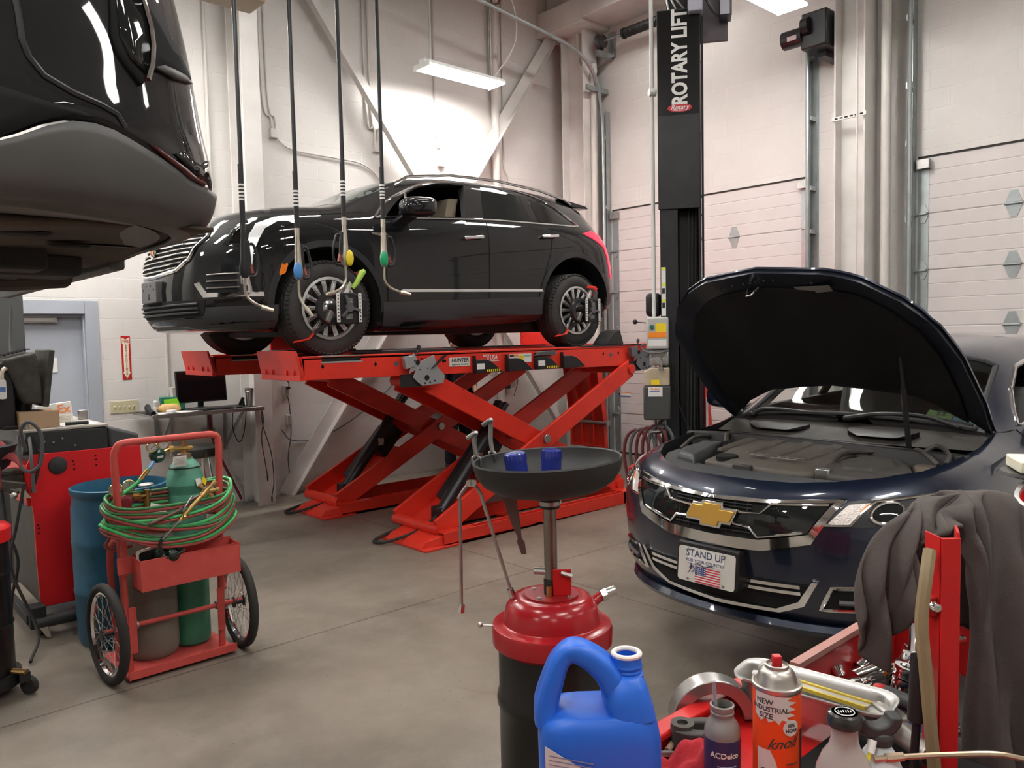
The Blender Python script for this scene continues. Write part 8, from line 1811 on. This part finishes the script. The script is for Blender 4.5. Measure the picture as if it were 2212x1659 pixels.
MB().lathe([(0,-.004),(.011,-.003),(.0135,.004),(.0135,.014),(.011,.018)], a, tuple((b-a).normalized()), 20).build('butt_cap', mat('red_grip', (.62,.03,.03), .5), sd)
MB().cyl(a+(b-a)*.18, a+(b-a)*.85, .0145, .015, n=20).build('handle', M_grey, sd); MB().loft([[a+(b-a)*t_+fw*-.0125+rt_*.0+V((0,0,s_)) for s_ in (-w_,w_)]+[a+(b-a)*t_+fw*-.0165+V((0,0,s_)) for s_ in (w_,-w_)] for t_, w_ in ((.3,.004),(.5,.009),(.8,.009))]).build('red_inlay', mat('red_grip', (.62,.03,.03), .5), sd)
MB().cyl(a+(b-a)*.85, a+(b-a)*1.6, .004, n=8).build('shaft', M_steel, sd)
tag(MB().obox((1.36,.50,BX+.045), (.06,.05,.02), MX.Rotation(.4,3,'Z')).build('blue_wrapper', mat('blue_wrapper', (.015,.04,.16), .4), bev=.003), 'dark blue wrapper under the screwdriver in the tool box', 'wrapper')
# ================================================================ person behind the lift, other background things
M_jean = mat('dark_jeans', (.010,.014,.028), .85, noise=((.018,.024,.045), 20, .6)); M_skin = mat('skin', (.45,.26,.18), .5); M_shirt = mat('dark_shirt', (.02,.022,.03), .85)
ps = thing('person', 'person in dark jeans and brown boots standing behind the scissor lift', 'person', (6.36, 8.08, 0))
def skinned(name, pts, edges, m, par, sub=2):
    """joints with radii grown into one continuous surface"""
    me = bpy.data.meshes.new(name); iv = rootmat(par).inverted(); me.from_pydata([tuple(iv @ V(p[:3])) for p in pts], edges, []); me.materials.append(m)
    o = bpy.data.objects.new(name, me); COL.objects.link(o); o.parent = par
    k = o.modifiers.new('skin', 'SKIN'); k.use_smooth_shade = True
    for i, p in enumerate(pts): me.skin_vertices[0].data[i].radius = (p[3], p[4] if len(p) > 4 else p[3])
    me.skin_vertices[0].data[0].use_root = True
    s = o.modifiers.new('sub', 'SUBSURF'); s.levels = s.render_levels = sub; return o
X0, Y0 = 6.36, 8.10
b = [(X0,Y0,.95,.15,.11),(X0,Y0,1.15,.14,.10),(X0,Y0,1.32,.16,.11),(X0,Y0+.01,1.45,.13,.09),(X0,Y0,1.53,.055,.055),(X0,Y0-.01,1.60,.06,.06),(X0,Y0-.02,1.68,.078,.095),(X0,Y0-.01,1.76,.06,.07),
     (X0-.20,Y0,1.43,.055),(X0-.25,Y0-.03,1.16,.042),(X0-.23,Y0-.16,.96,.034),(X0+.20,Y0,1.43,.055),(X0+.25,Y0-.03,1.16,.042),(X0+.23,Y0-.16,.96,.034),
     (X0-.11,Y0,.88,.095,.10),(X0-.12,Y0-.01,.50,.068),(X0-.13,Y0+.02,.12,.05),(X0+.11,Y0,.88,.095,.10),(X0+.13,Y0-.01,.50,.068),(X0+.15,Y0+.02,.12,.05)]
e = [(0,1),(1,2),(2,3),(3,4),(4,5),(5,6),(6,7),(3,8),(8,9),(9,10),(3,11),(11,12),(12,13),(0,14),(14,15),(15,16),(0,17),(17,18),(18,19)]
skinned('body', b, e, M_skin, ps)
j = [(X0,Y0,.98,.165,.125),(X0,Y0,.90,.165,.125),(X0-.11,Y0,.80,.115,.115),(X0-.12,Y0-.01,.50,.085,.09),(X0-.13,Y0+.01,.10,.075,.085),(X0+.11,Y0,.80,.115,.115),(X0+.13,Y0-.01,.50,.085,.09),(X0+.15,Y0+.01,.10,.075,.085)]
skinned('jeans', j, [(0,1),(1,2),(2,3),(3,4),(1,5),(5,6),(6,7)], M_jean, ps)
s_ = [(X0,Y0,.96,.165,.125),(X0,Y0,1.15,.155,.115),(X0,Y0,1.32,.175,.125),(X0,Y0+.01,1.45,.14,.10),(X0-.20,Y0,1.43,.07),(X0-.25,Y0-.03,1.18,.055),(X0+.20,Y0,1.43,.07),(X0+.25,Y0-.03,1.18,.055)]
skinned('shirt', s_, [(0,1),(1,2),(2,3),(3,4),(4,5),(3,6),(6,7)], M_shirt, ps)
for sx, dx in ((-1,-.13),(1,.15)):
    bt = MB().loft([[V((X0+dx+w_*cos(a), Y0+yy+l_/2*sin(a), z)) for a in [2*pi*k/18 for k in range(18)]] for z, w_, l_, yy in ((.0,.052,.30,-.05),(.03,.054,.30,-.05),(.065,.050,.27,-.04),(.09,.052,.16,.01),(.16,.055,.13,.015))]).build('boot', mat('brown_boot', (.05,.036,.025), .6), ps, ang=60)
    MB().loft([[V((X0+dx+w_*cos(a), Y0-.05+l_/2*sin(a), z)) for a in [2*pi*k/18 for k in range(18)]] for z, w_, l_ in ((.0,.056,.31),(.025,.057,.312))]).build('boot_sole', mat('tan_sole', (.22,.17,.11), .7), bt)
    h = V((X0+sx*.23,Y0-.16,.95)); hd_ = [(h.x,h.y,h.z,.030,.022),(h.x,h.y-.03,h.z-.05,.038,.020),(h.x,h.y-.05,h.z-.09,.036,.016)]; ed = [(0,1),(1,2)]
    for f_ in range(4):
        k = len(hd_); ox_ = (f_-1.5)*.019; L1 = (.034,.038,.036,.028)[f_]
        hd_ += [(h.x+ox_,h.y-.055,h.z-.10,.009),(h.x+ox_*1.1,h.y-.06,h.z-.10-L1,.0085),(h.x+ox_*1.1,h.y-.045,h.z-.12-L1*1.5,.0075)]; ed += [(2,k),(k,k+1),(k+1,k+2)]
    k = len(hd_); hd_ += [(h.x-sx*.035,h.y-.045,h.z-.055,.011),(h.x-sx*.045,h.y-.065,h.z-.085,.0095)]; ed += [(1,k),(k,k+1)]
    skinned('hand', hd_, ed, M_skin, ps)
MB().ell((X0,Y0+.005,1.735), .088, .105, .09).build('hair', mat('dark_hair', (.02,.014,.01), .8), ps)
for sx in (-1, 1): MB().ell((X0+sx*.033,Y0-.108,1.69), .013, .008, .009).build('eye', mat('eye', (.5,.5,.5), .2), ps); MB().ell((X0+sx*.082,Y0-.01,1.68), .012, .025, .034).build('ear', M_skin, ps)
MB().loft([[V((X0+x,Y0+y,z)) for x, y in ((-.012,-.10),(.012,-.10),(.006,-.10-d_),(-.006,-.10-d_))] for z, d_ in ((1.695,.01),(1.655,.034),(1.645,.02))]).build('nose', M_skin, ps, bev=.004); MB().ell((X0,Y0-.105,1.625), .026, .010, .007).build('mouth', mat('lips', (.35,.14,.12), .5), ps)
# wall cabinet with cartons and small screen seen through the scissor legs
cb_ = thing('wall_cabinet', 'dark open wall cabinet holding cartons behind the scissor lift', 'cabinet', (6.45, 8.35, 1.2))
q = MB(); x0, x1, z0, z1 = 6.20, 6.72, .85, 1.42
q.box(x0,x1,8.46,8.5,z0,z1).box(x0,x1,8.12,8.48,z1-.02,z1).box(x0,x1,8.12,8.48,z0,z0+.02).box(x0,x0+.02,8.12,8.48,z0,z1).box(x1-.02,x1,8.12,8.48,z0,z1); q.build('case', M_black, cb_)
for x, z, w_, h_, m, l in ((6.28,1.05,.07,.16,M_redcab,'red carton at the left of the dark wall cabinet'),(6.36,1.15,.10,.16,mat('dull_carton',(.16,.12,.09),.7),'brown carton high in the dark wall cabinet'),(6.52,1.12,.10,.17,mat('dull_carton',(.16,.12,.09),.7),'second brown carton on the right in the dark wall cabinet')):
    tag(MB().box(x,x+w_,8.2,8.34,z0+.02,z0+.02+h_+.2).build('carton', m, bev=.002), l, 'carton')
ss = thing('wall_screen', 'small dark screen on the wall right of the lift crossing', 'screen', (7.55, 8.42, 1.1)); MB().box(7.38,7.62,8.44,8.5,1.02,1.20).build('case', M_black, ss, bev=.004); MB().box(7.40,7.60,8.438,8.44,1.04,1.18).build('panel', mat('dark_screen', (.004,.004,.005), .12), ss)
pg = outlet(7.70, 1.17, 'small outlet with a black plug beside the small wall screen'); MB().box(7.69,7.73,8.40,8.45,1.19,1.22).build('plug', M_black, pg, bev=.004)
tag(MB().tube(smooth_path([(7.73,8.42,1.2),(7.76,8.44,1.1),(7.70,8.46,.9)], 5), .005, n=6).build('power_cord', M_black), 'short black cord hanging from the outlet by the wall screen', 'cord')
ch = thing('hung_hoses', 'bundle of black hoses hung by the corner behind the lift ramp', 'hose', (8.62, 7.72, .8))
for k in range(5): MB().tube([(8.50-.02*k, 7.58+.03*k+.10*cos(a), .78+.34*sin(a)) for a in [2*pi*i/24 for i in range(24)]], .013, n=8, closed=True).build('hose_loop', M_rubber, ch)
st2 = tag(MB().box(XW+.006, XW+.012, 7.316, 7.543, .85, .925).build('door_sticker', M_label), 'small white sticker low on the left garage door', 'sticker'); MB().box(XW+.0045,XW+.006,7.32,7.54,.905,.921).build('orange_band', M_orange, st2); MB().box(XW+.0045,XW+.006,7.32,7.54,.852,.866).build('blue_band', mat('blue_ink2', (.1,.18,.45), .5), st2)
# garage door torsion spring, drum, opener
ts = thing('torsion_spring', 'black torsion spring with cable drum above the left garage door', 'door spring', (8.75, 6.9, 5.95))
MB().cyl((8.72,7.62,5.93),(8.72,5.6,5.93),.013,n=10).build('shaft', M_galv, ts)
MB().lathe([(.0,0),(.03,0)]+[(.062+.006*(k%2), .03+.012*k) for k in range(70)]+[(.04,.89),(0,.89)], (8.72,7.16,5.93), (0,-1,0), 20).build('spring', mat('black_spring', (.01,.01,.01), .5), ts)
MB().lathe([(.06,0),(.075,0),(.075,.02),(.06,.03),(0,.03)], (8.72,7.17,5.93), (0,-1,0), 22).build('end_plug', M_black, ts)
MB().lathe([(0,0),(.11,0),(.115,.01),(.10,.03),(.085,.06),(.09,.09),(.03,.10),(0,.10)], (8.72,7.62,5.93), (0,-1,0), 28).build('cable_drum', mat('cast_drum', (.10,.10,.10), .45, .8), ts)
MB().box(8.62,8.95,7.55,7.60,5.72,5.80).box(8.9,8.955,7.5,7.60,5.75,6.1).build('bearing_plate', M_galv, ts)
go_ = thing('door_opener', 'black door opener motor at the top beside the pier column', 'door opener', (8.6, 4.35, 5.05))
MB().cyl((8.45,4.62,5.03),(8.45,4.38,5.03),.10,n=24).build('motor', M_blackm, go_); MB().box(8.40,8.75,4.10,4.40,4.86,5.25).build('gearbox', M_blackm, go_, bev=.02); MB().cyl((8.38,4.36,5.10),(8.38,4.28,5.10),.085,n=20).build('end_bell', M_black, go_)
MB().box(8.345,8.35,4.42,4.53,4.98,5.03).build('white_label', mat('pink_label', (.6,.45,.45), .5), go_); MB().box(8.6,8.96,4.2,4.3,4.8,4.9).build('mount', M_blackm, go_)
ut = thing('strut_clamp', 'white slotted strut with a thin conduit on the pier column', 'strut', (8.49, 3.9, 4.05))
MB().box(8.465,8.485,3.70,4.07,4.03,4.07).build('strut', M_white, ut); q = MB()
for k in range(6): q.box(8.4645,8.466,3.73+.055*k,3.765+.055*k,4.042,4.058)
q.build('slots', M_dark, ut); MB().cyl((8.455,3.79,1.5),(8.455,3.79,6.2),.010,n=8).build('thin_conduit', M_pipe, ut)
# ---------------------------------------------------------------- reflected surroundings: workbench and shelving on the unseen walls
tag(MB().box(-7.9,-7.3,-6,4,0,.9).build('workbench', mat('bench_brown', (.12,.08,.05), .6)), 'long brown workbench on the wall behind the camera', 'workbench')
